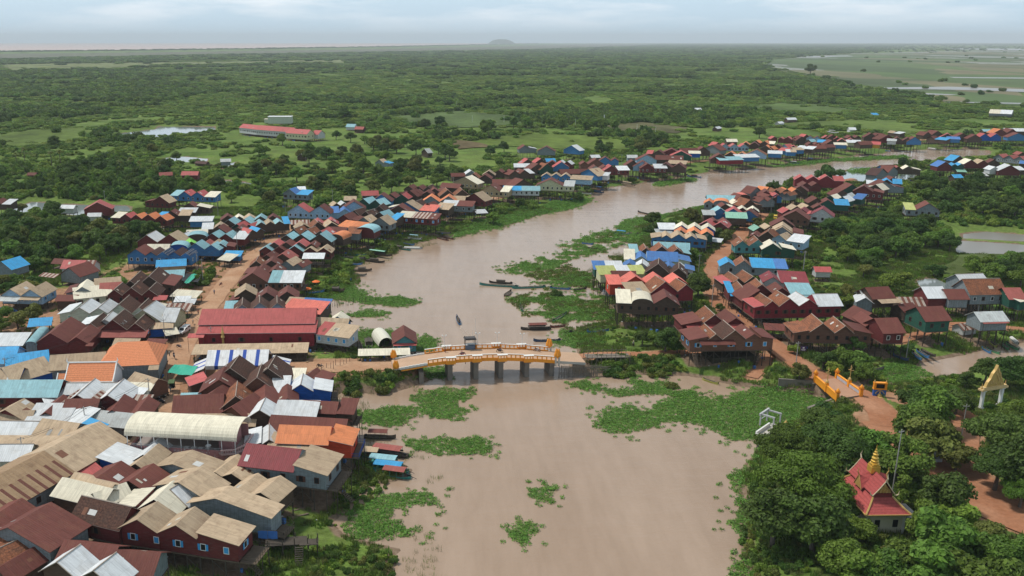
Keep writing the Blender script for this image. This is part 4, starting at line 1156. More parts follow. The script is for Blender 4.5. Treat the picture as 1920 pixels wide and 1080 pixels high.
# --- temple bank, upstream
HS('D', 1272, 368, 1378, 368, 8, 'gU', 'r')
HS('D', 1378, 362, 1470, 365, 8, '.9gA 1gA', 'g')
HS('D', 1385, 325, 1475, 322, 7, 'gA', 'd')
HS('D', 1470, 348, 1655, 350, 8, 'gC .9gN', 'r')
HS('D', 1640, 345, 1740, 348, 7, 'gB', 'd')
HS('D', 1690, 298, 1925, 322, 9, 'gP gP gP', 'y', win='w', label='grey house with three pink red gables edged in white')
HS('D', 1665, 392, 1730, 392, 6, 'gW', 'w')
HS('D', 1730, 398, 1890, 402, 8, 'gW', 'r')
HS('D', 1850, 395, 1930, 395, 6, 'fW', 'd')
HS('D', 1880, 278, 1930, 278, 6, 'gP', 'd')
HS('D', 1888, 345, 1930, 348, 5, 'fU', 'd', ze=7)
HS('D', 865, 385, 960, 382, 6, 'rB', 'b')
HS('D', 810, 435, 975, 402, 6, '1gD 1gB', 'y')
HS('D', 940, 388, 1145, 395, 7, 'gP 1.2gC .8sC', 'd')
HS('D', 1590, 438, 1650, 438, 5, 'fY', 'd', ze=5)
HS('D', 1400, 452, 1460, 450, 5, 'rA', 'd', ze=5.5)
HS('D', 1425, 408, 1485, 410, 5, 'fE', 'd', ze=5.5)
HS('D', 204, 465, 568, 478, 7, 'gR gR 1.3gR .8fR', 'm', win='', wh=4, ze=8.4)
HS('D', 245, 515, 400, 518, 7, 'gB gB', 'r')
HS('D', 180, 548, 300, 555, 7, 'gB', 'd')
HS('D', 20, 570, 160, 570, 7, 'gT gT', 'd')
HS('D', 100, 560, 245, 560, 6, 'gO gO', 'd')
HS('D', -20, 605, 105, 600, 7, 'gB gR', 'd')
HS('D', 560, 545, 690, 545, 7, 'gB', 'g')
HS('D', 640, 552, 860, 568, 8, '1.5gB .7sB', 'r', win='w', wh=3.6, ze=8.0)
HS('D', 700, 525, 860, 545, 7, '.6SC 1.2gC', 'd')
HS('D', 785, 525, 1020, 528, 8, '1.8gB .7sB', 'y', ze=7.6)
HS('D', 785, 488, 1000, 500, 7, '.8gA 1.3gA .9fA', 'd')
HS('D', 745, 497, 800, 500, 5, 'fW', 'd')
HS('D', 905, 470, 970, 470, 6, 'gB', 'd')
HS('D', 545, 598, 700, 615, 7, '1gY .8fU', 'g')
HS('D', 490, 585, 610, 585, 7, 'gB', 'd')
HS('D', 425, 608, 605, 630, 7, 'gC gW', 'g')
HS('D', 388, 650, 605, 660, 7, 'gB .9fA', 'g', rail=1)
HS('D', 305, 640, 420, 642, 7, 'gB', 'd')
HS('D', 255, 690, 345, 690, 7, 'gN', 'd')
HS('D', 330, 685, 430, 690, 6, 'gB', 'd')
HS('D', 1040, 690, 1290, 702, 8, '.6fV 1.5gB', 'y', win='k', label='lone grey stilt house with rust gable among the trees')
HS('D', 272, 728, 490, 745, 8, '.4SR 1.6gM', 'w', win='k', wh=3)
HS('D', 210, 712, 300, 720, 7, 'gM', 'd')
HS('D', 175, 690, 250, 690, 6, 'gN', 'd')
HS('D', 110, 715, 190, 715, 6, 'gR', 'r')
HS('D', 105, 748, 302, 765, 8, 'gB', 'n', win='k')
HS('D', 28, 812, 200, 820, 7, 'gB', 'd')
HS('D', 18, 855, 258, 872, 8, '1gN .4sB', 'r', wh=3)
HS('D', -20, 835, 45, 835, 6, 'gN', 'd')
HS('D', -40, 890, 55, 900, 7, 'gT', 'd')
# --- temple bank, row by the road
HS('V', 700, 912, 1110, 922, 6, 'rL', 'b', ze=7.2, label='long blue stilt house with striped light blue roof at the water')
HS('V', 645, 965, 1010, 985, 7, '1gO 1.7aO', 'y', win='k')
HS('V', 1150, 880, 1330, 880, 6, 'aQ', 'd')
HS('V', 1100, 915, 1290, 905, 6, 'gB', 'd')
HS('V', 880, 1028, 1090, 1030, 6, '1gB .5sC', 'd')
HS('V', 1070, 975, 1200, 975, 6, 'gC', 'd')
HS('V', 1210, 1015, 1510, 1000, 8, '1.5gT .6sT', 'd')
HS('V', 1340, 910, 1560, 935, 7, 'gB 1.1gB', 'y')
HS('V', 1330, 820, 1510, 800, 6, 'gB', 'y')
HS('V', 1450, 850, 1680, 860, 8, 'gB', 'r')
HS('V', 1470, 945, 1700, 935, 7, 'gB gB', 'y')
HS('V', 1640, 880, 1810, 885, 6, 'gR', 'b')
HS('V', 1650, 800, 1800, 805, 7, 'gT gT', 'd')
HS('V', 1780, 830, 1925, 850, 7, 'gT gT', 'y')
HS('V', 1550, 795, 1640, 775, 5, 'gO', 'd')
HS('C', 1500, 718, 1620, 720, 6, 'gL', 'b')
HS('C', 1590, 722, 1725, 730, 7, 'gR', 'b')
HS('C', 1685, 700, 1850, 708, 6, 'gC gC', 'r')
HS('C', 1715, 730, 1835, 740, 6, 'gB', 'b')
HS('C', 1612, 752, 1760, 758, 6, 'fE', 'd')
HS('C', 1440, 730, 1520, 732, 5, 'fY', 'd')
HS('C', 1405, 805, 1615, 825, 7, 'gR gR', 'r')
HS('C', 1480, 795, 1640, 800, 7, 'gB gB', 'd')
HS('C', 1112, 838, 1230, 840, 6, 'fW', 'b', ze=7)
HS('C', 1222, 835, 1520, 850, 7, 'gC gC gC', 'i')
HS('C', 1222, 870, 1505, 885, 7, 'gO 1.2gO gO', 'g')
HS('C', 1095, 878, 1205, 878, 5, 'fY', 'd', ze=6.8)
HS('G', 492, 102, 895, 118, 8, '.8SN .9gN 1.3gN gN .8sN', 'b', win='f', wh=3.2, label='bright blue stilt house with zigzag of tan gables beside the road bend')
HS('G', 508, 178, 765, 190, 6, 'rL', 'd')
HS('G', 335, 215, 775, 225, 7, '.6fL gT 1.4gT 1gT .5sL', 'd')
HS('G', 290, 262, 775, 282, 8, '.7fC .8gU 2.2rU .8sU', 'k')
HS('G', 275, 316, 800, 348, 6, '1gU 1.1gW 1.2gB 1gU .8gW .7sU', 'w', win='w')
HS('G', 62, 338, 270, 340, 6, '1fU 1.4fW', 'g', ze=7.0)
HS('G', 105, 378, 440, 372, 6, '1.3fV 1fW 1fV', 'c', ze=7.0)
HS('G', 440, 362, 750, 382, 8, '1.5gK gK', 'd')
HS('G', 200, 396, 365, 398, 5, 'rB', 'd', ze=6.8)
HS('G', 175, 450, 752, 445, 6, '.7fQ 1.3gQ 1.2gQ gQ', 'o', ze=7.8, wh=3.4, win='t6', rail=None, label='bright red stilt house with salmon zigzag roof')
HS('G', 330, 522, 800, 500, 7, '1.2fN 1.6gT 1gT', 'm', win='k9', ze=7.8, wh=3)
HS('G', 235, 588, 692, 606, 8, '.7fC 1.1aC 1.3gB', 'd', ze=8.2, wh=3, win='k2.4', label='dark wooden house on tall stilts with arched cream roof')
HS('G', 720, 752, 1182, 748, 8, '1SB 1.3gT 1gB', 'r', ze=7.6, aw=[(.05, 1.0, 'R', 2.6)])
HS('G', 778, 868, 1400, 858, 8, '1.1SB .9gT 1.5gK 1gB .8sB', 'n', ze=7.8, wh=3, win='s4', aw=[(.1, .52, 'B', 2.4)], stairs=(.05, 0, 'f'), label='big brown wooden stilt house with tile gables beside the footpath')
HS('G', 1005, 312, 1500, 335, 7, '.8gA .9gT 1.3fA .6fU', 'y', win='w6', ze=7.6)
HS('G', 1115, 162, 1345, 168, 7, 'gT 1.3gT', 't', win='k')
HS('G', 1320, 185, 1562, 195, 7, '1.3gC .9sC', 'g', ze=7.8, wh=3, win='k6')
HS('G', 1390, 108, 1622, 142, 7, '1gN 1.1fW', 'l', win='w')
HS('G', 1225, 92, 1420, 110, 7, '.6gB 1.2gT', 'd')
HS('G', 1255, 48, 1330, 48, 6, 'gE', 'd')
HS('G', 1380, 65, 1620, 82, 7, '1.1gN .5sB', 'y')
HS('G', 1025, 445, 1300, 440, 8, '.6SR .9gT 1.2gT', 'd')
HS('G', 1330, 432, 1660, 448, 8, '1gM 1.6fM', 'w')
HS('G', 1070, 512, 1702, 528, 7, '.3fA .8gT 1.3gT 1gB 1.3fL', 'r', win='', aw=[(0, .28, 'A', 2), (.72, 1, 'L', 1.2)])
HS('G', 1170, 572, 1405, 568, 8, '1.3gB', 'r', ze=7.4)
HS('G', 1262, 622, 1910, 608, 8, '.55SR .9gT 1.25gT 1.2gW 1.5rW', 'm', ze=8.0, wh=3.4, win='f2.6', stairs=(.06, 0, 'f'), label='crimson stilt house with zigzag of tile and white gables')
HS('H', 200, 692, 775, 702, 8, '.7ST 1.3gT gT .9sB', 'n', ze=7.2, win='k', stairs=(.05, 0, 'f'))
# --- far right yard houses
HS('H', 790, 438, 945, 430, 8, 'rB', 'd', ze=8, aw=[(.15, 1.2, 'N', 2.8)], stairs=(.5, 0, 'f'))
HS('H', 668, 460, 785, 470, 7, 'gW', 'y', ze=6.6)
HS('H', 720, 425, 790, 425, 5, 'rY', 'y', ze=7.4)
HS('H', 1000, 488, 1170, 490, 6, 'rX', 'd', ze=5.6)
HS('H', 1025, 535, 1120, 520, 5, 'rB', 'd', ze=6)
HS('H', 1205, 432, 1345, 430, 8, 'rW', 'r', ze=7.0)
HS('H', 1360, 440, 1500, 440, 7, 'rB', 'y', ze=7.0)
HS('H', 1478, 345, 1665, 338, 9, 'rW', 'y', ze=8.4, wh=4)
HS('H', 1522, 405, 1785, 400, 9, 'rT', 'y', ze=8.2, wh=3.2, win='w', stairs=(.6, 0, 'f'))
HS('H', 1815, 440, 1930, 440, 8, 'rP', 'g', ze=7.8)
HS('H', 1890, 460, 1945, 450, 4, 'fC', 'g', ze=7.4)
HS('H', 1188, 605, 1365, 597, 9, 'rB', 'g', ze=8.2, wh=3.2, win='k', label='large rust roofed house with dark green front on tall stilts')
HS('H', 870, 695, 1020, 690, 9, 'rB', 'r', ze=8.0, wh=3, win='w')
HS('H', 680, 612, 848, 600, 7, 'gB', 'd', ze=7.2)
HS('H', 735, 640, 860, 640, 8, 'gB', 'r', ze=7.6)
HS('H', 1600, 608, 1795, 602, 6, '1rY', 'y', ze=7.6, aw=[(0, 1, 'P', 1.2)])
HS('H', 1468, 672, 1565, 660, 4, 'rX', 'w', ze=3.6, wh=1.8, hid=1)
HS('H', 362, 234, 470, 236, 4, 'rR', 'w', ze=5.2, wh=2.2)
# --- far beyond
HS('Y', 1660, 648, 1825, 655, 14, '1.2rC 1.3rW', 'y', ze=7)
HS('Y', 150, 698, 215, 696, 6, 'rW', 'd', ze=5); HS('Y', 86, 726, 120, 722, 5, 'rW', 'w', ze=4)
HS('Y', 790, 660, 830, 660, 6, 'fA', 'w', ze=4); HS('Y', 615, 772, 660, 772, 6, 'rW', 'w', ze=4)
HS('C', 1378, -55, 1420, -55, 7, 'rW', 'w', ze=6.5); HS('C', 1540, 85, 1572, 80, 5, 'rW', 'd', ze=4)
HS('X', -125, 755, 0, 770, 10, '1rR 1rR', 'w', ze=8, wh=5, name='school_building', cat='building', label='white school wing with pale red roof, westmost of the three', win='k3')
HS('X', 0, 770, 260, 790, 11, '1rR 1rR', 'w', ze=8, wh=5, name='school_building', cat='building', label='white school wing with red roof, longest of the three', win='k3')
HS('X', 225, 796, 380, 806, 11, 'rR', 'c', ze=8, wh=5, name='school_building', cat='building', label='cream school wing with red roof beside the dark trees', win='k3')
HS('X', 420, 805, 465, 808, 10, 'rR', 'w', ze=7, wh=4, name='small_building', cat='building', label='small red roofed block at the end of the school')
HS('X', 88, 676, 262, 676, 12, 'FW', 'k', ze=10, wh=7, name='flat_roofed_building', cat='building', label='cream two storey flat roofed block behind the school')
HS('X', 62, 694, 118, 694, 7, 'FC', 'k', ze=6, wh=4, name='flat_roofed_building', cat='building', label='low cream annex beside the two storey block')
HS('X', 675, 750, 735, 752, 8, 'rL', 'w', ze=5, wh=3); HS('X', 740, 768, 800, 770, 7, 'rP', 'd', ze=5, wh=3)
# ---------------------------------------------------------------- the yellow bridge
YEL = plain('orange_yellow_paint', (.80, .30, .02), .5, .4, 0, .12)
WCAP = plain('whitewash', (.66, .65, .62), .65, .3, 0, .14)
CONC = plain('stained_concrete', (.20, .175, .15), .85, .2, 0, .35, .5)
LCONC = plain('pale_concrete', (.48, .45, .40), .8, .2, 0, .2, .5)
DUSTY = plain('dusty_deck', (.46, .31, .21), .92, .15, 0, .18, .35)
GOLD = plain('gold_paint', (.52, .34, .11), .45, .45, .15, .3, 2)
def lotus(mb, c, h, n=7, mi=0):
    """flame shaped lotus bud ornament"""
    mb.lathe(c, [(0.05, 0), (.22 * h, .1 * h), (.34 * h, .35 * h), (.26 * h, .62 * h), (.10 * h, .88 * h), (0, 1.0 * h)], 10, mi)
    for i in range(n):
        a = 2 * math.pi * i / n
        for k in range(2):
            r0, z0, z1 = (.30 + .1 * k) * h, (.12 - .06 * k) * h, (.62 - .14 * k) * h
            aa = a + k * math.pi / n
            p = Vector((math.cos(aa), math.sin(aa), 0)); t = Vector((-math.sin(aa), math.cos(aa), 0))
            C_ = Vector(c)
            mb.face([C_ + p * r0 * .7 + Vector((0, 0, z0)), C_ + p * r0 + t * .15 * h + Vector((0, 0, z0 + .2 * h)), C_ + p * r0 * 1.12 + Vector((0, 0, z1)), C_ + p * r0 - t * .15 * h + Vector((0, 0, z0 + .2 * h))], mi)
def buds(mb, c, h):
    for (x, y, r_, hh) in ((-.24, 0, .17, 1), (.24, 0, .17, .96), (0, -.2, .15, .72), (0, .2, .15, .9), (-.42, .05, .12, .7), (.42, .05, .12, .7)):
        mb.lathe((c[0] + x * h * .5, c[1] + y * h * .5, c[2]), [(.04 * h, 0), (r_ * h * .75, .16 * hh * h), (r_ * h, .42 * hh * h), (r_ * h * .6, .75 * hh * h), (0, hh * h)], 8)
def main_bridge():
    A, B = at(738, 694, 3.95), at(1098, 680, 3.7)
    A2, B2 = Vector((A.x, A.y, 0)), Vector((B.x, B.y, 0))
    u = (B2 - A2).normalized(); Lb = (B2 - A2).length; ang = math.atan2(u.y, u.x); v = Vector((-u.y, u.x, 0))
    root = thing('road_bridge', A2, 'long humped orange yellow road bridge across the brown river', 'bridge', None, ang, ref=(915, 670))
    def solve(x, y):
        o = Vector((0, 0, H)); d = at(x, y, 0) - o
        t = (A2 - o).dot(v) / d.dot(v); p = o + d * t
        return (p - A2).dot(u), p.z
    st = [(0, 3.95)] + [solve(x, y) for x, y in ((770, 688), (802, 682.5), (850, 676), (897, 672.5), (943, 671.5), (991, 673), (1040, 676.5))] + [(Lb, 3.75)]
    def dz(s):
        for (s0, z0), (s1, z1) in zip(st, st[1:]):
            if s0 <= s <= s1: return z0 + (z1 - z0) * (s - s0) / (s1 - s0)
        return st[-1][1]
    Wd = 7.6
    N_ = 48; ss = [Lb * i / N_ for i in range(N_ + 1)]
    mb = MB()
    for a, b in zip(ss, ss[1:]):
        za, zb = dz(a), dz(b)
        q = lambda s, y, z: (s, y, z)
        mb.face([q(a, 0, za), q(b, 0, zb), q(b, Wd, zb), q(a, Wd, za)], 0)
        mb.face([q(a, Wd, za - .7), q(b, Wd, zb - .7), q(b, 0, zb - .7), q(a, 0, za - .7)], 1)
        mb.face([q(a, 0, za - .7), q(b, 0, zb - .7), q(b, 0, zb), q(a, 0, za)], 1)
        mb.face([q(b, Wd, zb - .7), q(a, Wd, za - .7), q(a, Wd, za), q(b, Wd, zb)], 1)
    mb.face([(0, 0, 3.2), (0, Wd, 3.2), (0, Wd, 3.95), (0, 0, 3.95)], 1)
    mb.obj('deck', [DUSTY, LCONC], root)
    psx = [solve(x, 676)[0] for x in (845, 894, 941, 990, 1037)]
    for s in psx:
        pb = MB(); z = dz(s) - .7
        pb.box((s, Wd / 2, (z - 2) / 2), (1.25, Wd - 1.6, z + 2)); pb.box((s, Wd / 2, z - .3), (1.7, Wd + .2, .62)); pb.obj('pier', CONC, root)
    s0, s1 = solve(802, 682)[0], solve(1041, 676)[0]
    for side, y in ((0, 0), (1, Wd)):
        sg = -1 if side == 0 else 1
        marks = [s0] + psx[:-1] + [s1]
        for a, b in zip(marks, marks[1:]):
            a_, b_ = a + (1.1 if a != s0 else 0), b - (1.1 if b != s1 else 0)
            rb = MB(); n = max(2, int((b_ - a_) / 1.15))
            for i in range(n):
                x0, x1 = a_ + (b_ - a_) * i / n, a_ + (b_ - a_) * (i + 1) / n
                z0, z1 = dz(x0), dz(x1); m = (z0 + z1) / 2; l = x1 - x0
                def slab(zl, zh, y0, y1, mi):
                    p = [(x0, y0, z0 + zl), (x1, y0, z1 + zl), (x1, y1, z1 + zl), (x0, y1, z0 + zl), (x0, y0, z0 + zh), (x1, y0, z1 + zh), (x1, y1, z1 + zh), (x0, y1, z0 + zh)]
                    for f in ((3, 2, 1, 0), (4, 5, 6, 7), (0, 1, 5, 4), (2, 3, 7, 6), (1, 2, 6, 5), (3, 0, 4, 7)): rb.face([p[j] for j in f], mi)
                ya, yb = (y - .28, y + .02) if side == 0 else (y - .02, y + .28)
                slab(-.62, .24, ya, yb, 0); slab(.98, 1.22, ya - .03, yb + .03, 0); slab(1.22, 1.30, ya - .05, yb + .05, 1)
                rb.box((x0 + .14, (ya + yb) / 2, z0 + .65), (.28, .24, .68), 0, 0)
            rb.obj('railing_panel', [YEL, WCAP], root)
        for s in psx[:-1]:
            bb = MB(); z = dz(s)
            bb.box((s, y + sg * .45, z - .42), (2.5, .95, .5), 0, 0); bb.box((s, y + sg * .88, z + .08), (2.5, .14, .5), 0, 0)
            bb.box((s, y + sg * .88, z + 1.08), (2.6, .22, .26), 0, 0); bb.box((s, y + sg * .7, z + 1.26), (2.7, 1.1, .10), 0, 1)
            for e in (-1.1, -.4, .4, 1.1): bb.box((s + e, y + sg * .88, z + .65), (.22, .16, .66), 0, 0)
            bb.obj('bay', [YEL, WCAP], root)
    # low kerbs on the left approach
    for y in (-.05, Wd + .05):
        kb = MB(); a, b = 1.0, s0 - .1
        n = 8
        for i in range(n):
            x0, x1 = a + (b - a) * i / n, a + (b - a) * (i + 1) / n
            kb.box(((x0 + x1) / 2, y, dz((x0 + x1) / 2) + .1), (x1 - x0 + .02, .3, .55), 0, 0)
        kb.obj('kerb', WCAP, root)
        fb = MB(); fb.face([(a, y - .17, dz(a) - .7), (b, y - .17, dz(b) - .7), (b, y - .17, dz(b) - .32), (a, y - .17, dz(a) - .32)]); 
        if y < 1: fb.obj('painted_edge', YEL, root)
    ab = MB(); ab.box((solve(790, 690)[0], Wd / 2, .9), (1.2, Wd + .6, 4.2)); ab.obj('abutment', CONC, root)
    ab = MB(); ab.box((solve(760, 690)[0], Wd - .6, 1.3), (6, .5, 4.0)); ab.obj('wing_wall', CONC, root)
    # gate posts with paired lotus buds
    for (s, y, hp) in ((.6, -.3, 1.6), (.6, Wd + .3, 1.6), (s1 + .5, -.3, 2.0), (s1 + .3, Wd + .4, 2.0)):
        gp = MB(); z = dz(s)
        if s < 2: gp.box((s, y, z - 1.4), (.55, .55, hp + 3.4))
        else: gp.box((s - .45, y, z + .3), (.45, .5, hp + 1.2)); gp.box((s + .45, y, z + .3), (.45, .5, hp + 1.2))
        g = gp.obj('gate_post', LCONC, root)
        lb = MB()
        if s < 2:
            buds(lb, (s, y, z + hp * .2), 2.6)
            lb.tube([(s - .3, y, z + hp * .3 + .4), (s - .75, y, z + hp * .3 + .7), (s - .8, y, z + hp * .3 + 1.5)], [.16, .14, .05], 6)
        else:
            buds(lb, (s, y, z + hp * .45), 2.9)
        lb.obj('lotus_finial', YEL, g)
    # lamp posts on the upstream side and one on the approach
    for s in (psx[0] - .6, psx[1] + 1.6, psx[2] + .3, psx[3] + .2):
        lb = MB(); z = dz(s); lb.tube([(s, Wd + .9, z + 1.2), (s, Wd + .9, z + 4.0)], .07, 6)
        lb.box((s, Wd + .9, z + 4.0), (1.0, .08, .08)); l = lb.obj('lamp_post', WCAP, root)
        hb = MB(); 
        for e in (-.5, .5): hb.lathe((s + e, Wd + .9, z + 4.0), [(0, 0), (.18, .08), (.2, .25), (0, .42)], 8)
        hb.obj('lamp_head', plain('lamp_glass', (.7, .7, .68), .3), l)
    # timber raft crib at the right abutment
    cr = thing('log_crib', Vector(root_world(A2, ang, s1 + .8, -.7) + (0,)), 'woven crib of grey timber stakes against the bridge end', 'timber crib', None, ang)
    cb = MB(); Lc = Lb - s1 + 6
    for i in range(34):
        x = i * Lc / 44 + random.uniform(-.1, .1); cb.tube([(x, random.uniform(-.4, .2), -.8), (x + random.uniform(-.25, .25), random.uniform(-.3, .2), random.uniform(2.4, 3.7))], .09, 4)
    for i in range(13):
        z = .3 + i * .25; cb.tube([(random.uniform(-.4, 2), -.15 + random.uniform(-.1, .1), z), (Lc - random.uniform(0, 3), -.15, z + random.uniform(-.3, .3))], .07, 4)
    cb.obj('stakes', plain('driftwood', (.17, .145, .12), .9, .15, 0, .5, .8), cr)
    eb = MB(); eb.box(((Lb + s1) / 2 + 2.0, Wd / 2 + .3, 1.4), (Lb - s1 + 4.2, Wd - .6, 4.0)); eb.obj('earth_fill', plain('bank_earth', (.05, .045, .03), .95, .1, 0, .4, .4), cr)
    return root, A2, ang, dz, solve, Wd, s1, Lb, psx
MBR = main_bridge()
def on_bridge(s, y):
    p = root_world(MBR[1], MBR[2], s, y); return Vector((p[0], p[1], MBR[3](s)))
# little guard shelter on scaffold posts, far side of the deck
p = on_bridge(MBR[4](890, 672)[0], MBR[5] + .5)
t = thing('guard_hut', p, 'small dark timber guard hut on the bridge', 'hut', None, MBR[2])
b_ = MB()
for x in (-1.3, 1.3):
    for y in (-1, 1): b_.tube([(x, y, -4), (x, y, 3.3)], .08, 5)
b_.obj('frame', WOOD, t)
b_ = MB(); b_.box((0, 0, 2.9), (3.2, 2.7, .12)); b_.box((0, -.1, 3.15), (2.6, 1.9, .14)); b_.obj('roof', plain('dark_sheet', (.06, .055, .055), .6), t)
b_ = MB(); b_.box((0, 0, .6), (2.5, 1.9, 1.1)); b_.obj('wall', plain('blue_grey_cloth', (.10, .14, .20), .7), t)
b_ = MB()
for e, hh in ((-.4, 5.2), (.3, 8.5), (.7, 4.8)): b_.tube([(1.2 + e, .6, 0), (1.2 + e, .6, hh)], .045, 4)
b_.obj('mast', WCAP, t)
for i, (x, y) in enumerate(((1130, 664), (1145, 662))):
    pass
# timber landing at the end of the bridge
a = at(1098, 668, 3.4)
t = thing('timber_landing', a, 'grey timber landing with stake rails at the bridge end', 'landing', None, .05)
b_ = MB(); b_.box((6, 0, 0), (12, 3.0, .18))
for i in range(10):
    for y in (-2.2, 2.2):
        b_.tube([(i * 1.3, y, -4), (i * 1.3 + random.uniform(-.1, .1), y, random.uniform(.9, 1.9))], .08, 4)
for y in (-2.2, 2.2): b_.tube([(0, y, .9), (12, y, .9)], .06, 4)
b_.obj('deck', plain('driftwood', (.17, .145, .12), .9), t)
# ---------------------------------------------------------------- the small orange bridge at the creek
def creek_bridge():
    z = 3.4
    a0, a1 = at(*cp('U', 465, 500), z), at(*cp('U', 858, 845), z)
    b0, b1 = at(*cp('U', 850, 470), z), at(*cp('U', 1285, 775), z)
    root = thing('small_bridge', Vector((a0.x, a0.y, 0)), 'small orange walled bridge with gold lamp posts by the temple grounds', 'bridge', ref=(1575, 715))
    O_ = Vector((a0.x, a0.y, 0))
    def bar(mb, p, q, wd, zl, zh, mi=0):
        d = (q - p); d.z = 0; L_ = d.length; d.normalize()
        c = (p + q) / 2; mb.box((c.x - O_.x, c.y - O_.y, (zl + zh) / 2), (L_, wd, zh - zl), math.atan2(d.y, d.x), mi)
    mb = MB(); q = [a0, a1, b1, b0]
    top = [(p.x - O_.x, p.y - O_.y, z) for p in q]; bot = [(p.x - O_.x, p.y - O_.y, z - .7) for p in q]
    mb.face(top); mb.face(list(reversed(bot)))
    for i in range(4): mb.face([bot[i], bot[(i + 1) % 4], top[(i + 1) % 4], top[i]], 1)
    mb.obj('deck', [plain('pink_dust_deck', (.40, .235, .155), .92, .15, 0, .15, .4), CONC], root)
    INP = plain('pale_grey_panel', (.42, .43, .47), .7)
    for p, q, inn in ((a0, a1, b0 - a0), (b0, b1, a0 - b0)):
        mb = MB(); bar(mb, p, q, .34, z - .6, z + 1.0, 0); bar(mb, p, q, .55, z + 1.0, z + 1.22, 0)
        r = mb.obj('parapet', YEL, root)
        nn = inn.normalized() * .2
        for f0, f1 in ((.04, .46), (.54, .96)):
            m2 = MB(); bar(m2, p.lerp(q, f0) + nn, p.lerp(q, f1) + nn, .08, z + .15, z + .85); m2.obj('panel', INP, r)
        for e, f in ((p, 0), (q, 1)):
            m3 = MB(); m3.box((e.x - O_.x, e.y - O_.y, z + .35), (.7, .7, 2.0)); po = m3.obj('end_post', YEL, root)
            m4 = MB(); lotus(m4, (e.x - O_.x, e.y - O_.y, z + 1.3), 1.5); m4.obj('lotus_finial', YEL, po)
        m = p.lerp(q, .52)
        m5 = MB(); m5.box((m.x - O_.x, m.y - O_.y, z + .6), (.75, .75, 2.3)); lp = m5.obj('lamp_base', YEL, root)
        m6 = MB(); c = (m.x - O_.x, m.y - O_.y, z + 1.7)
        m6.lathe(c, [(.3, 0), (.42, .25), (.3, .6), (.1, .8), (.09, 3.4), (.18, 3.5), (0, 4.2)], 8); m6.box((c[0], c[1], c[2] + 2.7), (1.3, .14, .14), -.8); m6.box((c[0], c[1], c[2] + 3.1), (.14, 1.1, .14), -.8)
        m6.obj('lamp_post', GOLD, lp)
    # creek side retaining walls
    w_ = MB(); p, q = at(*cp('N', 285, 250), 3.0), at(*cp('N', 560, 268), 3.0)
    bar(w_, p, q, .5, -1.5, 3.1); w_.obj('abutment_wall', CONC, root)
    w_ = MB(); p, q = at(*cp('N', 480, 445), 2.0), at(*cp('N', 650, 385), 2.0)
    bar(w_, p, q, .6, -1, 2.2); w_.obj('abutment_wall', CONC, root)
    w_ = MB(); bar(w_, a0.lerp(b0, -.15), a0.lerp(b0, 1.1), 1.2, -1.5, z - .72); w_.obj('abutment', CONC, root)
    w_ = MB(); bar(w_, a1.lerp(b1, -.15), a1.lerp(b1, 1.1), 1.2, -1.5, z - .72); w_.obj('abutment', CONC, root)
creek_bridge()
# ---------------------------------------------------------------- blue and gold shrine panel
c = at(*cp('U', 1605, 815), 2.6)
t = thing('shrine_panel', c, 'blue and gold shrine panel with orange box top by the small bridge', 'shrine', rz=-.12)
def part(name, mat, f, parent):
    mb = MB(); f(mb); return mb.obj(name, mat, parent)
BPAN = plain('shrine_blue', (.03, .12, .42), .5)
def f(mb): mb.box((0, 0, 1.05), (2.9, .7, 2.1))
pn = part('panel', BPAN, f, t)
def f(mb):
    mb.lathe((0, -.42, .15), [(.95, 0), (.9, .2), (.55, .35), (.5, .7), (.3, .85), (.22, 1.2), (.1, 1.5), (0, 1.8)], 10)
    for s in (-1, 1): mb.tube([(0, -.40, 1.95), (s * .6, -.40, 1.7), (s * 1.05, -.40, 1.1)], .1, 5)
part('gold_relief', GOLD, f, pn)
def f(mb):
    mb.box((0, 0, 2.25), (3.1, .9, .3)); mb.box((-1.25, 0, 3.0), (.5, .8, 1.3)); mb.box((1.25, 0, 3.0), (.5, .8, 1.3)); mb.box((0, 0, 3.75), (3.1, .95, .3))
bx = part('niche_frame', YEL, f, t)
def f(mb): mb.box((0, .1, 3.0), (2.0, .5, 1.2))
part('niche', DARK, f, bx)
def f(mb):
    for s in (-1.35, 1.35): mb.lathe((s, 0, 3.9), [(.16, 0), (.2, .2), (.05, .6), (0, .9)], 8)
part('finial', GOLD, f, bx)
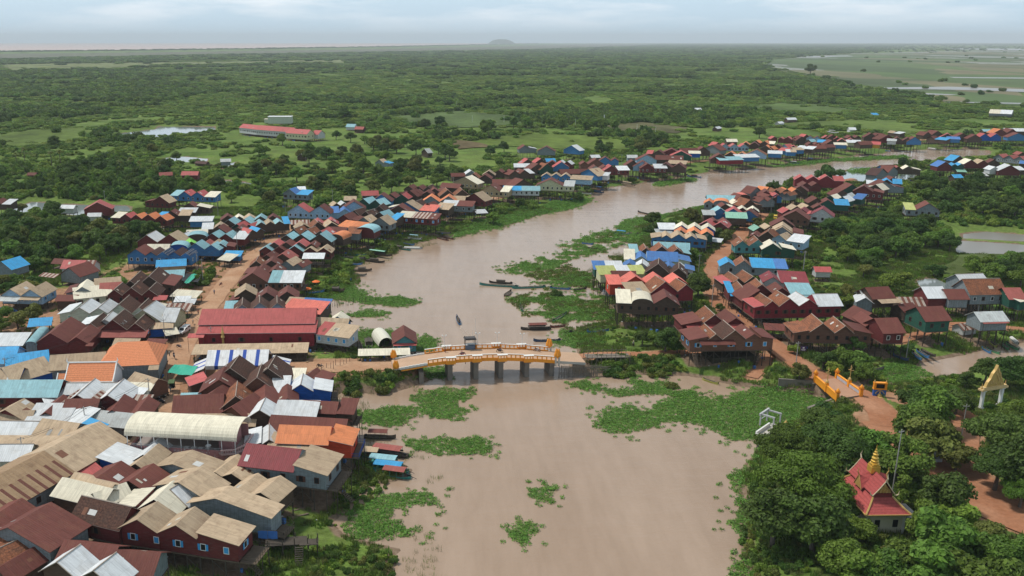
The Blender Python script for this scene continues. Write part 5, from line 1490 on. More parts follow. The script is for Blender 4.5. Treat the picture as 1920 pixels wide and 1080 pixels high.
# ---------------------------------------------------------------- the golden gate
a, b = at(1838, 768, 2.4), at(1873, 762, 2.4)
d = (b - a); Lg = d.length; ag = math.atan2(d.y, d.x)
t = thing('temple_gate', a, 'white pillared temple gate under an ornate golden pediment', 'gate', rz=ag, ref=(1856, 745))
for x in (0, Lg):
    def f(mb):
        mb.box((x, 0, .3), (1.0, 1.0, .6)); mb.box((x, 0, 2.6), (.62, .62, 4.2)); mb.box((x, 0, 4.75), (.95, .95, .3))
    part('pillar', WHT, f, t)
def f(mb): mb.box((Lg / 2, 0, 5.1), (Lg + 2.2, 1.3, .42)); mb.box((Lg / 2, 0, 5.5), (Lg + 1.4, 1.0, .4))
part('lintel', plain('cream_gold', (.62, .45, .22), .6), f, t)
def f(mb):
    pr = [(-Lg / 2 + .1, 5.7), (-Lg * .40, 6.9), (-Lg * .28, 7.7), (-Lg * .2, 8.9), (-Lg * .08, 9.7), (0, 10.9), (Lg * .08, 9.7), (Lg * .2, 8.9), (Lg * .28, 7.7), (Lg * .40, 6.9), (Lg / 2 - .1, 5.7)]
    P = [(Lg / 2 + x, -.35, z) for x, z in pr]; Q = [(Lg / 2 + x, .35, z) for x, z in pr]
    mb.face(list(reversed(P))); mb.face(Q)
    for i in range(len(pr)):
        j = (i + 1) % len(pr); mb.face([P[i], P[j], Q[j], Q[i]])
    for k in range(16):
        z = 6.1 + (k % 8) * .5; x = (random.random() - .5) * (Lg * .75) * (1 - (z - 5.7) / 5.4)
        mb.lathe((Lg / 2 + x, -.4, z), [(0, -.2), (.24, 0), (.16, .25), (0, .5)], 6)
pe = part('pediment', GOLD, f, t)
def f(mb):
    for x in (-.7, Lg + .7): mb.lathe((x, 0, 5.3), [(.18, 0), (.25, .25), (.1, .6), (.12, .9), (0, 1.5)], 8)
part('finial', GOLD, f, t)
# ---------------------------------------------------------------- landing pier with white frame below the trees
zp = 3.6
a, b = at(*cp('N', 232, 655), zp), at(*cp('N', 330, 585), zp)
d = b - a; Lp = d.length * 1.15; ap = math.atan2(d.y, d.x)
t = thing('landing_pier', Vector((a.x, a.y, 0)), 'white and gold railed landing pier under the rain trees', 'pier', rz=ap)
def f(mb): mb.box((Lp / 2, 1.6, zp - .2), (Lp, 3.8, .4))
part('deck', LCONC, f, t)
def f(mb):
    for z in (.15, .95): mb.box((Lp / 2 - 1, -.1, zp + z), (Lp - 2, .16, .16))
    for i in range(14): mb.box((.3 + i * (Lp - 2.3) / 13, -.1, zp + .55), (.14, .12, .7))
part('railing', plain('ochre_gold', (.62, .36, .10), .55), f, t)
def f(mb):
    mb.box((Lp / 2 - 1, 3.3, zp + .4), (Lp - 2, .35, .8)); mb.box((0, 1.6, zp + .25), (.4, 3.6, .5))
part('parapet', WCAP, f, t)
for x in (.8, 6):
    for y in (.2, 3.0):
        def f(mb): mb.box((x, y, (zp - .4 - 1.5) / 2), (.4, .4, zp - .4 + 1.5))
        part('pile', CONC, f, t)
for x in (.6, 4.5, 7):
    def f(mb): lotus(mb, (x, -.1, zp + .9), 1.4)
    part('lotus_finial', GOLD, f, t)
def f(mb):
    for x in (7, 10.5):
        for y in (2.6, 5.6): mb.box((x, y, zp + .6), (.3, .3, 2.6))
    mb.box((8.75, 5.6, zp + 2.0), (4.6, .4, .5)); mb.box((7, 4.1, zp + 2.0), (.3, 3.4, .3)); mb.box((10.5, 4.1, zp + 1.9), (.3, 3.4, .3)); mb.box((8.75, 5.6, zp + .7), (3.4, .15, .15))
part('open_frame', plain('blue_white', (.42, .43, .43), .7), f, t)
# ---------------------------------------------------------------- the temple
def temple():
    z0 = 2.6; ze = 6.6
    p0, p1 = at(*cp('O', 872, 658), ze), at(*cp('O', 1128, 656), ze); pb = at(*cp('O', 655, 428), ze)
    dv = pb - p0; D = dv.length; v = dv.normalized(); u = Vector((v.y, -v.x, 0))
    W = (p1 - p0).dot(u) * 1.10; ang = math.atan2(u.y, u.x)
    root = thing('temple', Vector((p0.x, p0.y, 0)), 'small temple with tiered red roofs and a golden spire', 'temple', rz=ang, ref=(1635, 930))
    RD = roof_mat('J'); CRM = wall_mat('k')
    def f(mb): mb.box((W / 2, D / 2, (z0 - 1 + ze) / 2 + .2), (W - .9, D - 1.2, ze - z0 + 1.6))
    part('wall', plain('cream_wall', (.60, .56, .43), .7, .2, 0, .12), f, root)
    def f(mb):
        for i in range(5):
            for x in (.4, W - .4): mb.box((x, .5 + i * (D - 1.0) / 4, (z0 - .5 + ze) / 2), (.35, .35, ze - z0 + .6))
    part('columns', WCAP, f, root)
    def slope(mb, lo, hi, mi=0):
        (a, b), (c, d) = lo, hi
        a, b, c, d = map(Vector, (a, b, c, d)); L_ = (b - a).length; sl_ = ((c + d) / 2 - (a + b) / 2).length
        m0 = a.lerp(c, .5) - Vector((0, 0, .18)); m1 = b.lerp(d, .5) - Vector((0, 0, .18))
        n0, n1 = m0, m1
        mb.face([a, b, n1, n0], mi, [(0, 0), (L_, 0), (L_ * .9, sl_ / 2), (L_ * .1, sl_ / 2)]); mb.face([n0, n1, d, c], mi, [(L_ * .1, sl_ / 2), (L_ * .9, sl_ / 2), (L_ * .8, sl_), (L_ * .2, sl_)])
        mb.face([n0 - Vector((0, 0, .1)), n1 - Vector((0, 0, .1)), b - Vector((0, 0, .1)), a - Vector((0, 0, .1))], mi)
    # lower skirt
    ix, iy0, iy1, zi = W * .27, 2.3, D - 2.0, ze + 2.1
    P = [(-.3, -.3, ze), (W + .3, -.3, ze), (W + .3, D + .3, ze), (-.3, D + .3, ze)]; Q = [(ix, iy0, zi), (W - ix, iy0, zi), (W - ix, iy1, zi), (ix, iy1, zi)]
    def f(mb):
        for i in range(4): slope(mb, (P[i], P[(i + 1) % 4]), (Q[i], Q[(i + 1) % 4]))
    lr = part('lower_roof', RD, f, root)
    def f(mb):
        for i in range(4):
            m = tuple((Vector(P[i]).lerp(Vector(Q[i]), .5) - Vector((0, 0, .12))))
            mb.tube([Vector(P[i]) + Vector((0, 0, .1)), m, Vector(Q[i]) + Vector((0, 0, .1))], .17, 5)
            mb.tube([P[i], P[(i + 1) % 4]], .12, 4)
    part('hip_trim', GOLD, f, lr)
    # drum between the tiers and the steep upper roof
    def f(mb): mb.box((W / 2, D / 2, zi + .3), (W - 2 * ix - .2, iy1 - iy0 - .2, .9))
    part('clerestory', plain('dark_red_band', (.16, .03, .03), .6), f, root)
    zu, zr = zi + .5, zi + 3.3; xl, xr, y0, y1 = ix - .35, W - ix + .35, iy0 - .4, iy1 + .5; xm = W / 2
    def f(mb):
        for a_, b_ in ((((xl, y1, zu), (xl, y0, zu)), ((xm, y1, zr), (xm, y0, zr))), (((xr, y0, zu), (xr, y1, zu)), ((xm, y0, zr), (xm, y1, zr)))): slope(mb, a_, b_)
    ur = part('upper_roof', RD, f, root)
    for y, s in ((y0 + .5, -1), (y1 - .5, 1)):
        def f(mb):
            q = [(xl + .4, y, zu - .1), (xr - .4, y, zu - .1), (xm, y, zr - .4)]
            mb.face(q if s < 0 else list(reversed(q)))
            for k in range(5): mb.lathe((xm + (k - 2) * .55, y + s * .02, zu + .3), [(0, -.1), (.22, .1), (.14, .5), (0, .9)], 6)
            mb.lathe((xm, y + s * .02, zu + 1.4), [(0, -.1), (.35, .2), (.2, .8), (0, 1.5)], 6)
        part('pediment', plain('carved_gilt', (.50, .32, .10), .6, .4, .2, .5, 3), f, ur)
    def f(mb):
        for y in (y0, y1):
            for x in (xl, xr): mb.tube([(x, y, zu), ((x + xm) / 2, y, (zu + zr) / 2 - .1), (xm, y, zr)], .10, 5)
            mb.tube([(xm, y, zr), (xm, y - .35 * (1 if y == y0 else -1), zr + .6), (xm, y - .1, zr + 1.5)], [.15, .12, .02], 5)
            for x in (xl, xr): mb.tube([(x, y, zu), (x + (.4 if x == xr else -.4), y, zu + .2), (x + (.5 if x == xr else -.5), y, zu + .9)], [.12, .1, .02], 5)
    part('verge_trim', plain('pale_gilt', (.55, .46, .30), .5), f, ur)
    # cross gable and spire
    ym = (y0 + y1) / 2
    def f(mb):
        for s in (-1, 1):
            xe = xm + s * 2.6
            for t_ in (-1, 1):
                q = [(xm, ym, zr - .1), (xe, ym, zr - 1.1), (xe, ym + t_ * 1.3, zr - 3.4), (xm, ym + t_ * 1.3, zr - 1.6)]
                mb.face(q if s * t_ < 0 else list(reversed(q)), 0, [(0, 0), (2, 0), (2, 2), (0, 2)])
    cg = part('cross_gable', RD, f, ur)
    def f(mb):
        for s in (-1, 1):
            xe = xm + s * 2.5; q = [(xe, ym - 1.25, zr - 3.3), (xe, ym + 1.25, zr - 3.3), (xe, ym, zr - 1.15)]
            mb.face(q if s > 0 else list(reversed(q)))
            for t_ in (-1, 1): mb.tube([(xe, ym + t_ * 1.35, zr - 3.4), (xe, ym, zr - 1.0)], .09, 5)
            mb.tube([(xe, ym, zr - 1.0), (xe + s * .3, ym, zr - .4), (xe + s * .2, ym, zr + .4)], [.12, .1, .02], 5)
    part('cross_pediment', GOLD, f, cg)
    def f(mb):
        mb.box((xm, ym, zr + .1), (1.6, 1.6, 1.2)); mb.box((xm, ym, zr + .85), (1.4, 1.4, .4))
        mb.lathe((xm, ym, zr + 1.0), [(.8, 0), (.8, .25), (.62, .3), (.66, .7), (.5, .8), (.52, 1.2), (.6, 1.25), (.4, 1.5), (.42, 1.9), (.5, 1.95), (.24, 2.1), (.26, 2.35), (.3, 2.4), (.14, 2.6), (.16, 2.9), (.08, 3.0), (.05, 3.6), (0, 3.9)], 12)
    part('spire', plain('bright_gilt', (.70, .43, .08), .32, .5, .5, .15, 2), f, root)
    for i in range(2):
        def f(mb): mb.box((2.4 + i * 3.2, .57, z0 + 1.9), (.9, .08, 1.4))
        part('window', DARK, f, root)
    def f(mb): mb.box((W + 1.3, 3.5, z0 + 2.6), (3.0, 5, .18))
    part('side_canopy', plain('dark_canopy', (.07, .075, .08), .5), f, root)
temple()
# ---------------------------------------------------------------- pink restaurant with the arched cream roof
def restaurant():
    ze = 9.6; a, b = at(*cp('I', 930, 738), ze), at(*cp('I', 1775, 785), ze); d = b - a; Lw = d.length; ang = math.atan2(d.y, d.x); D = 9.0
    root = thing('restaurant', Vector((a.x, a.y, 0)), 'pink two storey restaurant with open balcony under long arched cream roof', 'restaurant', rz=ang, ref=(350, 820))
    mb = MB(); n = 14; pf = [(D * (.5 - .5 * math.cos(math.pi * i / n)), 2.4 * math.sin(math.pi * i / n)) for i in range(n + 1)]
    acc = 0
    for (y0, z0), (y1, z1) in zip(pf, pf[1:]):
        l = math.hypot(y1 - y0, z1 - z0)
        mb.face([(0, y0, ze + z0), (Lw, y0, ze + z0), (Lw, y1, ze + z1), (0, y1, ze + z1)], 0, [(0, acc), (Lw, acc), (Lw, acc + l), (0, acc + l)])
        mb.face([(0, y1, ze + z1 - .1), (Lw, y1, ze + z1 - .1), (Lw, y0, ze + z0 - .1), (0, y0, ze + z0 - .1)], 1); acc += l
        for x in (0, Lw): mb.face([(x, y0, ze + z0 - .1), (x, y1, ze + z1 - .1), (x, y1, ze + z1), (x, y0, ze + z0)], 1)
    mb.face([(0, 0, ze - .25), (Lw, 0, ze - .25), (Lw, 0, ze), (0, 0, ze)], 1)
    mb.obj('arched_roof', [roof_mat('C'), plain('cream_edge', (.62, .58, .48), .6)], root)
    zf = ze - 3.3
    def f(mb):
        def wq(p, q):
            L_ = (Vector(q) - Vector(p)).length; z0, z1 = 2.2, zf + .9
            mb.face([(*p, z0), (*q, z0), (*q, z1), (*p, z1)], 0, [(0, z0), (L_, z0), (L_, z1), (0, z1)])
        pts = [(Lw * .04, .4), (Lw * .82, .1), (Lw * .96, 1.4), (Lw + .2, 4), (Lw, D - .5), (.3, D - .5)]
        for i in range(len(pts)): wq(pts[i], pts[(i + 1) % len(pts)])
        mb.face([(x, y, zf) for x, y in pts])
    part('wall', wall_mat('p'), f, root)
    def f(mb): mb.box((Lw / 2, D / 2, zf - .05), (Lw - .3, D - 1.2, .2))
    part('upper_floor', plain('tile_floor', (.30, .26, .24), .5), f, root)
    def f(mb): mb.box((Lw * .87, 4.5, zf + 1.6), (Lw * .12, 5.5, 3.0)); mb.box((Lw * .5, D - .7, zf + 1.6), (Lw - 1, .2, 3.1))
    part('inner_wall', plain('pink_inner', (.36, .17, .17), .7), f, root)
    for i in range(9):
        def f(mb): mb.tube([(Lw * (.02 + .12 * i), .25, zf), (Lw * (.02 + .12 * i), .25, ze - .05)], .09, 6)
        part('roof_post', WHT, f, root)
    def f(mb):
        for z in (1.0, 1.35): mb.tube([(.2, .2, zf + z), (Lw * .86, .0, zf + z)], .05, 4)
        for i in range(26): mb.tube([(.2 + i * Lw * .033, .15, zf + .3), (.2 + i * Lw * .033, .15, zf + 1.35)], .03, 4)
    part('railing', plain('grey_pipe', (.35, .35, .36), .4), f, root)
    def f(mb):
        pts = [(Lw * .86, -.3), (Lw * .97, .5), (Lw + .7, 3), (Lw + .6, D - 1)]
        for (x0, y0), (x1, y1) in zip(pts, pts[1:]):
            L_ = math.hypot(x1 - x0, y1 - y0); mb.box(((x0 + x1) / 2, (y0 + y1) / 2, zf + 1.05), (L_ + .1, .22, .24), math.atan2(y1 - y0, x1 - x0)); mb.box(((x0 + x1) / 2, (y0 + y1) / 2, zf + .15), (L_ + .1, .3, .3), math.atan2(y1 - y0, x1 - x0))
            m = int(L_ / .45)
            for k_ in range(m): mb.box((x0 + (x1 - x0) * k_ / m, y0 + (y1 - y0) * k_ / m, zf + .6), (.14, .14, .8))
    part('balustrade', plain('pink_white', (.62, .42, .40), .6), f, root)
    def f(mb):
        for i in range(4): mb.box((Lw * .52 + i * 1.5, 1.6, zf + .45), (.9, .9, .08)); mb.box((Lw * .52 + i * 1.5, 1.6, zf + .25), (.1, .1, .4))
    part('tables', WHT, f, root)
    def f(mb): mb.lathe((Lw * .73, .9, zf + 1.1), [(0, 0), (.5, .1), (.62, .35)], 12)
    part('satellite_dish', WHT, f, root)
restaurant()
# ---------------------------------------------------------------- striped tent, white shop with terracotta roof
def tent():
    ze = 6.4; a, b = at(*cp('J', 338, 346), ze), at(*cp('J', 805, 340), ze); d = b - a; Lw = d.length; ang = math.atan2(d.y, d.x)
    root = thing('event_tent', Vector((a.x, a.y, 0)), 'blue and white striped event tent beside the crimson hall', 'tent', rz=ang, ref=(440, 675))
    Z = roof_mat('Z'); D = 8.5; zr = ze + 2.8
    def sl(name, q, uvs): 
        mb = MB(); mb.face(q, 0, uvs); mb.face([(p[0], p[1], p[2] - .04) for p in reversed(q)], 0, list(reversed(uvs))); return mb.obj(name, Z, root)
    l = math.hypot(D / 2, 2.8)
    sl('canopy', [(0, 0, ze), (Lw, 0, ze), (Lw, D / 2, zr), (0, D / 2, zr)], [(0, 0), (Lw, 0), (Lw, l), (0, l)])
    sl('canopy', [(0, D / 2, zr), (Lw, D / 2, zr), (Lw, D, ze), (0, D, ze)], [(0, 0), (Lw, 0), (Lw, l), (0, l)])
    sl('valance', [(0, -.01, ze - .9), (Lw, -.01, ze - .9), (Lw, -.01, ze), (0, -.01, ze)], [(0, 0), (Lw, 0), (Lw, 1), (0, 1)])
    sl('side_canopy', [(-4.6, -1, ze - 2.2), (-.2, -1, ze - .3), (-.2, D, ze - .3), (-4.6, D, ze - 2.2)], [(0, 0), (0, 5), (8.5, 5), (8.5, 0)])
    sl('side_canopy', [(Lw + .2, 1, ze - .3), (Lw + 5, 1, ze - 1.6), (Lw + 5, D, ze - 1.6), (Lw + .2, D, ze - .3)], [(0, 0), (0, 5), (8.5, 5), (8.5, 0)])
    for i in range(6):
        for y in (.1, D - .1):
            def f(mb): mb.tube([(Lw * i / 5, y, 2.2), (Lw * i / 5, y, ze)], .07, 5)
            part('tent_pole', plain('grey_pipe', (.35, .35, .36), .4), f, root)
tent()
def tile_shop():
    ze = 8.0; a, b = at(*cp('I', 490, 338), ze), at(*cp('I', 842, 332), ze); d = b - a; Lw = d.length; ang = math.atan2(d.y, d.x); D = 7.5; zr = ze + 3.2
    root = thing('tiled_shop_house', Vector((a.x, a.y, 0)), 'white walled building with terracotta roof edged in white scrolls', 'building', rz=ang, ref=(170, 700))
    def f(mb):
        for q in ([(0, 0, 2.2), (Lw, 0, 2.2), (Lw, 0, ze), (0, 0, ze)], [(Lw, 0, 2.2), (Lw, D, 2.2), (Lw, D, ze), (Lw, D / 2, zr - .1), (Lw, 0, ze)], [(0, D, 2.2), (0, 0, 2.2), (0, 0, ze), (0, D / 2, zr - .1), (0, D, ze)], [(Lw, D, 2.2), (0, D, 2.2), (0, D, ze), (Lw, D, ze)]):
            mb.face(q, 0, [(p[0] + p[1], p[2]) for p in q])
        mb.box((-1.1, 2.2, 4.6), (2.2, 3.6, 5))
    part('wall', plain('white_wall', (.66, .67, .68), .6, .3, 0, .1), f, root)
    def f(mb):
        l = math.hypot(D / 2, zr - ze)
        mb.face([(-.2, -.3, ze - .2), (Lw + .2, -.3, ze - .2), (Lw + .2, D / 2, zr), (-.2, D / 2, zr)], 0, [(0, 0), (Lw, 0), (Lw, l), (0, l)])
        mb.face([(-.2, D / 2, zr), (Lw + .2, D / 2, zr), (Lw + .2, D + .3, ze - .2), (-.2, D + .3, ze - .2)], 0, [(0, 0), (Lw, 0), (Lw, l), (0, l)])
    rf = part('roof', roof_mat('H'), f, root)
    def f(mb): mb.face([(-2.4, .2, ze - 1), (-.1, .2, ze - 1), (-.1, 2.2, ze + 1.1), (-2.4, 2.2, ze + 1.1)], 0, [(0, 0), (2.3, 0), (2.3, 3), (0, 3)])
    part('annex_roof', roof_mat('H'), f, root)
    def f(mb):
        for x in (-.2, Lw + .2):
            mb.tube([(x, -.5, ze - .3), (x, D * .25, (ze + zr) / 2 - .15), (x, D / 2, zr)], .2, 5); mb.tube([(x, D + .5, ze - .3), (x, D / 2, zr)], .2, 5)
            sg = -1 if x < 0 else 1
            mb.tube([(x, D / 2, zr), (x + sg * .35, D / 2, zr + .5), (x + sg * .2, D / 2, zr + 1.3)], [.2, .15, .03], 5)
            mb.tube([(x, -.5, ze - .3), (x + sg * .3, -.8, ze), (x + sg * .3, -.8, ze + .6)], [.18, .12, .03], 5)
        mb.tube([(-.2, D / 2, zr + .1), (Lw + .2, D / 2, zr + .1)], .2, 5); mb.tube([(-.2, -.35, ze - .2), (Lw + .2, -.35, ze - .2)], .12, 4)
        mb.tube([(-2.4, .1, ze - 1), (-2.4, 2.3, ze + 1.2)], .18, 5)
    part('white_trim', WHT, f, rf)
    def f(mb): mb.face([(Lw + .05, 1, 6.2), (Lw + 2.2, 1, 5.4), (Lw + 2.2, 4.5, 5.4), (Lw + .05, 4.5, 6.2)], 0, [(0, 0), (2, 0), (2, 3), (0, 3)])
    part('side_awning', roof_mat('M'), f, root)
tile_shop()
# ---------------------------------------------------------------- boats
HULL = dict(teal=('teal green', (.05, .24, .21)), dark=('dark timber', (.055, .048, .042)), blue=('blue', (.06, .20, .42)), grey=('weathered grey', (.20, .19, .175)), green=('green', (.09, .30, .14)), red=('rusty red', (.17, .06, .045)),
            wood=('brown timber', (.15, .10, .07)), white=('white', (.55, .55, .53)), yellow=('yellow green', (.42, .42, .10)), tan=('tan', (.34, .27, .19)), navy=('dark blue', (.04, .08, .16)))
def boat(c, x0, y0, x1, y1, hull, canopy=None, wd=None, label=None, z=.12, load=True):
    a, b = at(*cp(c, x0, y0), z), at(*cp(c, x1, y1), z)
    z = max(.12, min(hz(a.x, a.y), 1.4) + .05); a, b = at(*cp(c, x0, y0), z), at(*cp(c, x1, y1), z)
    d = b - a; L_ = max(4.5, d.length); ang = math.atan2(d.y, d.x); m = (a + b) / 2; q = px_of(m)
    wd = wd or max(1.0, min(2.2, L_ * .125))
    HW, HC = HULL[hull]
    cw = {None: '', 'cover': ' under a pale tarpaulin', 'arch': ' with cream hood', 'thatch': ' with low dark cabin'}.get(canopy, f' with {ROOF[canopy][0].replace(" tin", "")} canopy' if canopy in ROOF else '')
    kind = 'longboat' if L_ > 9 else 'wooden boat'
    r = thing('boat', m, label or f'{HW} {kind}{cw} at the bank', 'boat', 'boats moored along the banks', ang, ref=(q[0], q[1], ''))
    n = 12; mt = plain('hull_' + hull, HC, .6, .3, 0, .3, 1.2); inn = plain('boat_inside', (.11, .09, .07), .8, .2, 0, .4, 1.5)
    def prof(t):
        w_ = wd / 2 * (math.sin(math.pi * min(1, .12 + t * .88) ** .8) ** .6 if t > .12 else .55 + t * 2.2); w_ = max(.06, w_ * (1 if t < .97 else .4))
        return -L_ / 2 + L_ * t, w_, .42 + .9 * max(0, t - .72) ** 2 * 8 + .25 * max(0, .15 - t) * 4, -.25 + .5 * max(0, t - .8) * 3
    mb = MB(); prev = None
    for i in range(n + 1):
        x, w_, zt, zb = prof(i / n)
        o = [(x, -w_, zt), (x, -w_ * .6, zb), (x, w_ * .6, zb), (x, w_, zt)]; ii = [(x, -w_ * .9, zt), (x, -w_ * .6, min(zt - .05, .12)), (x, w_ * .6, min(zt - .05, .12)), (x, w_ * .9, zt)]
        if prev:
            po, pi = prev
            for j in range(3): mb.face([po[j + 1], po[j], o[j], o[j + 1]], 0); mb.face([pi[j], pi[j + 1], ii[j + 1], ii[j]], 1)
            mb.face([po[0], pi[0], ii[0], o[0]], 0); mb.face([pi[3], po[3], o[3], ii[3]], 0)
        else: mb.face([o[0], o[1], o[2], o[3]], 0)
        prev = (o, ii)
    mb.obj('hull', [mt, inn], r)
    if canopy in ROOF or canopy == 'thatch':
        f0, f1 = (-.36, .24) if canopy != 'thatch' else (-.2, .2); hz_ = 1.9 if canopy != 'thatch' else 1.35
        cb = MB(); x0_, x1_, w2 = f0 * L_, f1 * L_, wd / 2 + .12
        pr = [(-w2, hz_ - .18), (0, hz_), (w2, hz_ - .18)]
        for (ya, za), (yb, zb_) in zip(pr, pr[1:]):
            cb.face([(x0_, ya, za), (x1_, ya, za), (x1_, yb, zb_), (x0_, yb, zb_)], 0, [(x0_, 0), (x1_, 0), (x1_, 1), (x0_, 1)]); cb.face([(x0_, yb, zb_ - .05), (x1_, yb, zb_ - .05), (x1_, ya, za - .05), (x0_, ya, za - .05)], 0)
        cb.obj('canopy', plain('dark_thatch', (.085, .075, .065), .9, .1, 0, .4) if canopy == 'thatch' else roof_mat(canopy), r)
        if canopy == 'thatch':
            sb = MB(); sb.box(((x0_ + x1_) / 2, 0, .75), (x1_ - x0_ - .3, wd * .86, 1.0)); sb.obj('cabin', inn, r)
        else:
            for s in range(4):
                for y in (-w2 + .1, w2 - .1):
                    pb = MB(); xx = x0_ + .2 + (x1_ - x0_ - .4) * s / 3; pb.tube([(xx, y, .3), (xx, y, hz_ - .2)], .04, 4); pb.obj('canopy_post', mt, r)
            if L_ > 8:
                sb = MB(); sb.box(((x0_ + x1_) / 2, 0, .5), (x1_ - x0_ - .6, wd * .8, .1))
                for s in (-1, 1): sb.box(((x0_ + x1_) / 2, s * (wd / 2 - .02), .75), (x1_ - x0_, .05, .4))
                sb.obj('side_rail', mt, r)
    elif canopy == 'cover':
        cb = MB(); pr = [(-wd / 2 - .05, .4), (-wd * .2, .85), (wd * .2, .85), (wd / 2 + .05, .4)]
        for (ya, za), (yb, zb_) in zip(pr, pr[1:]): cb.face([(-L_ * .42, ya, za), (L_ * .36, ya, za), (L_ * .36, yb, zb_), (-L_ * .42, yb, zb_)])
        cb.obj('tarpaulin', plain('pale_tarpaulin', (.55, .54, .50), .7, .2, 0, .15), r)
    elif canopy == 'arch':
        cb = MB(); m_ = 10
        for i in range(m_):
            a0, a1 = math.pi * i / m_, math.pi * (i + 1) / m_
            for e0, e1, k0, k1 in ((-.42, -.1, .9, 1.0), (-.1, .2, 1.0, .9), (.2, .32, .9, .62)):
                W2 = wd / 2 + .3; P_ = lambda e, k, t: (e * L_, -math.cos(t) * W2 * k, .5 + math.sin(t) * 2.7 * k)
                q_ = [P_(e0, k0, a0), P_(e1, k1, a0), P_(e1, k1, a1), P_(e0, k0, a1)]; cb.face(q_, 0); cb.face([(p[0], p[1] * .98, p[2] - .05) for p in reversed(q_)], 1)
        cb.obj('hood', [plain('cream_hood', (.62, .60, .50), .6, .3, 0, .1), inn], r)
    elif load and L_ > 5:
        tb = MB()
        for i in range(4): tb.box((-L_ * .3 + L_ * .17 * i, 0, .36), (.22, wd * .84, .05))
        tb.obj('thwarts', inn, r)
    if L_ > 6 and hull not in ('wood', 'white'):
        eb = MB(); eb.tube([(-L_ * .47, .15, .6), (-L_ * .47 - 1.6, .35, .15)], .05, 4); eb.box((-L_ * .44, .1, .62), (.55, .35, .35)); eb.obj('outboard_motor', DARK, r)
    return r
for q in (('F', 985, 105, 1150, 120, 'teal'), ('F', 985, 128, 1140, 140, 'grey'), ('F', 1150, 98, 1340, 122, 'dark', 'E'), ('F', 1130, 152, 1285, 170, 'dark', 'thatch'), ('F', 970, 180, 1120, 184, 'blue'), ('F', 1040, 228, 1190, 228, 'wood', 'thatch', 2.4),
          ('F', 1475, 78, 1260, 42, 'teal', 'thatch'), ('F', 1420, 62, 1570, 66, 'white', 'cover'), ('F', 920, 290, 1040, 302, 'blue'), ('F', 690, 402, 835, 386, 'blue'), ('F', 850, 378, 985, 380, 'wood', 'thatch', 2.6), ('F', 1050, 262, 1150, 266, 'grey'),
          ('F', 1090, 840, 1078, 755, 'wood', None, 2.6), ('F', 1168, 815, 1163, 742, 'grey', 'thatch', 2.2), ('F', 1305, 815, 1215, 690, 'wood', 'arch', 4.4),
          ('B', 1140, 825, 1245, 835, 'white', 'L'), ('B', 1060, 832, 1165, 842, 'dark'), ('B', 1440, 845, 1328, 815, 'red'), ('B', 1480, 836, 1375, 812, 'red'), ('B', 1345, 782, 1462, 792, 'grey'), ('B', 1110, 868, 1190, 880, 'blue'),
          ('M', 1330, 225, 1105, 232, 'dark', 'B', 2.2), ('M', 1350, 172, 1450, 112, 'green'), ('M', 1470, 256, 1645, 234, 'dark'), ('M', 1765, 242, 1600, 258, 'blue'), ('M', 1405, 315, 1200, 320, 'navy'), ('M', 1116, 98, 1102, 48, 'green'), ('M', 1438, 205, 1325, 216, 'red'),
          ('Z', 972, 538, 899, 534, 'teal'), ('Z', 961, 532, 917, 530, 'dark', 'thatch'), ('Z', 1023, 538, 960, 541, 'teal'), ('Z', 947, 556, 959, 546, 'wood', None, 1.9), ('Z', 1031, 540, 1070, 543, 'blue'), ('Z', 1076, 545, 1100, 541, 'dark'),
          ('L', 1540, 188, 1195, 140, 'dark', 'P', 2.4), ('L', 1352, 190, 1122, 172, 'teal', 'N', 2.4), ('L', 1500, 255, 1172, 222, 'teal', 'L', 2.2), ('L', 1545, 305, 1200, 268, 'teal', 'A', 2.2), ('L', 1560, 345, 1290, 310, 'teal', 'P', 2.2), ('J', 1530, 880, 1770, 888, 'dark', 'B', 1.9),
          ('N', 1050, 92, 1152, 130, 'navy'), ('N', 1172, 75, 1240, 128, 'blue'), ('N', 1205, 62, 1290, 116, 'blue'), ('N', 1235, 60, 1330, 106, 'dark'), ('N', 1642, 45, 1702, 82, 'blue'), ('N', 1690, 60, 1742, 80, 'green'), ('N', 850, 185, 985, 187, 'grey'),
          ('N', 1690, 5, 1742, 46, 'yellow'), ('N', 1778, 20, 1822, 62, 'green'), ('N', 1802, 14, 1886, 62, 'green'), ('N', 1830, -20, 1885, 25, 'white', 'cover'), ('W', 1270, 285, 1392, 326, 'yellow'),
          ('C', 1045, 732, 943, 710, 'dark'), ('C', 770, 872, 880, 884, 'blue', 'A'), ('C', 525, 945, 612, 955, 'blue'), ('C', 512, 570, 600, 576, 'white'), ('C', 590, 552, 690, 568, 'navy', 'B'), ('C', 622, 535, 690, 548, 'navy', 'U'), ('C', 820, 498, 925, 516, 'tan', 'N'), ('C', 575, 982, 640, 990, 'dark'), ('C', 985, 880, 1060, 888, 'dark'), ('C', 880, 872, 940, 878, 'grey'),
          ('C', 1440, 375, 1522, 382, 'dark'), ('C', 1530, 380, 1602, 388, 'grey'), ('C', 1470, 406, 1552, 412, 'tan'), ('C', 1420, 452, 1315, 440, 'blue', 'thatch'), ('C', 960, 468, 1032, 474, 'red'),
          ('D', 155, 346, 232, 352, 'blue', 'W'), ('D', 290, 322, 350, 326, 'dark', 'U'), ('D', 362, 326, 420, 336, 'yellow'), ('D', 1200, 234, 1262, 240, 'white', 'cover'), ('D', 1020, 262, 1072, 266, 'grey'), ('D', 1080, 242, 1122, 246, 'tan', 'N'), ('D', 720, 275, 790, 282, 'dark'), ('D', 880, 250, 920, 255, 'blue'),
          ('G', 0, 802, 165, 803, 'blue'), ('G', 5, 40 + 760, 50, 790, 'dark')):
    boat(*q)
def wake_boat():
    return boat('M', 648, 196, 624, 134, 'blue', None, 1.3, 'slim blue motorboat under way upstream of the yellow bridge', load=True)
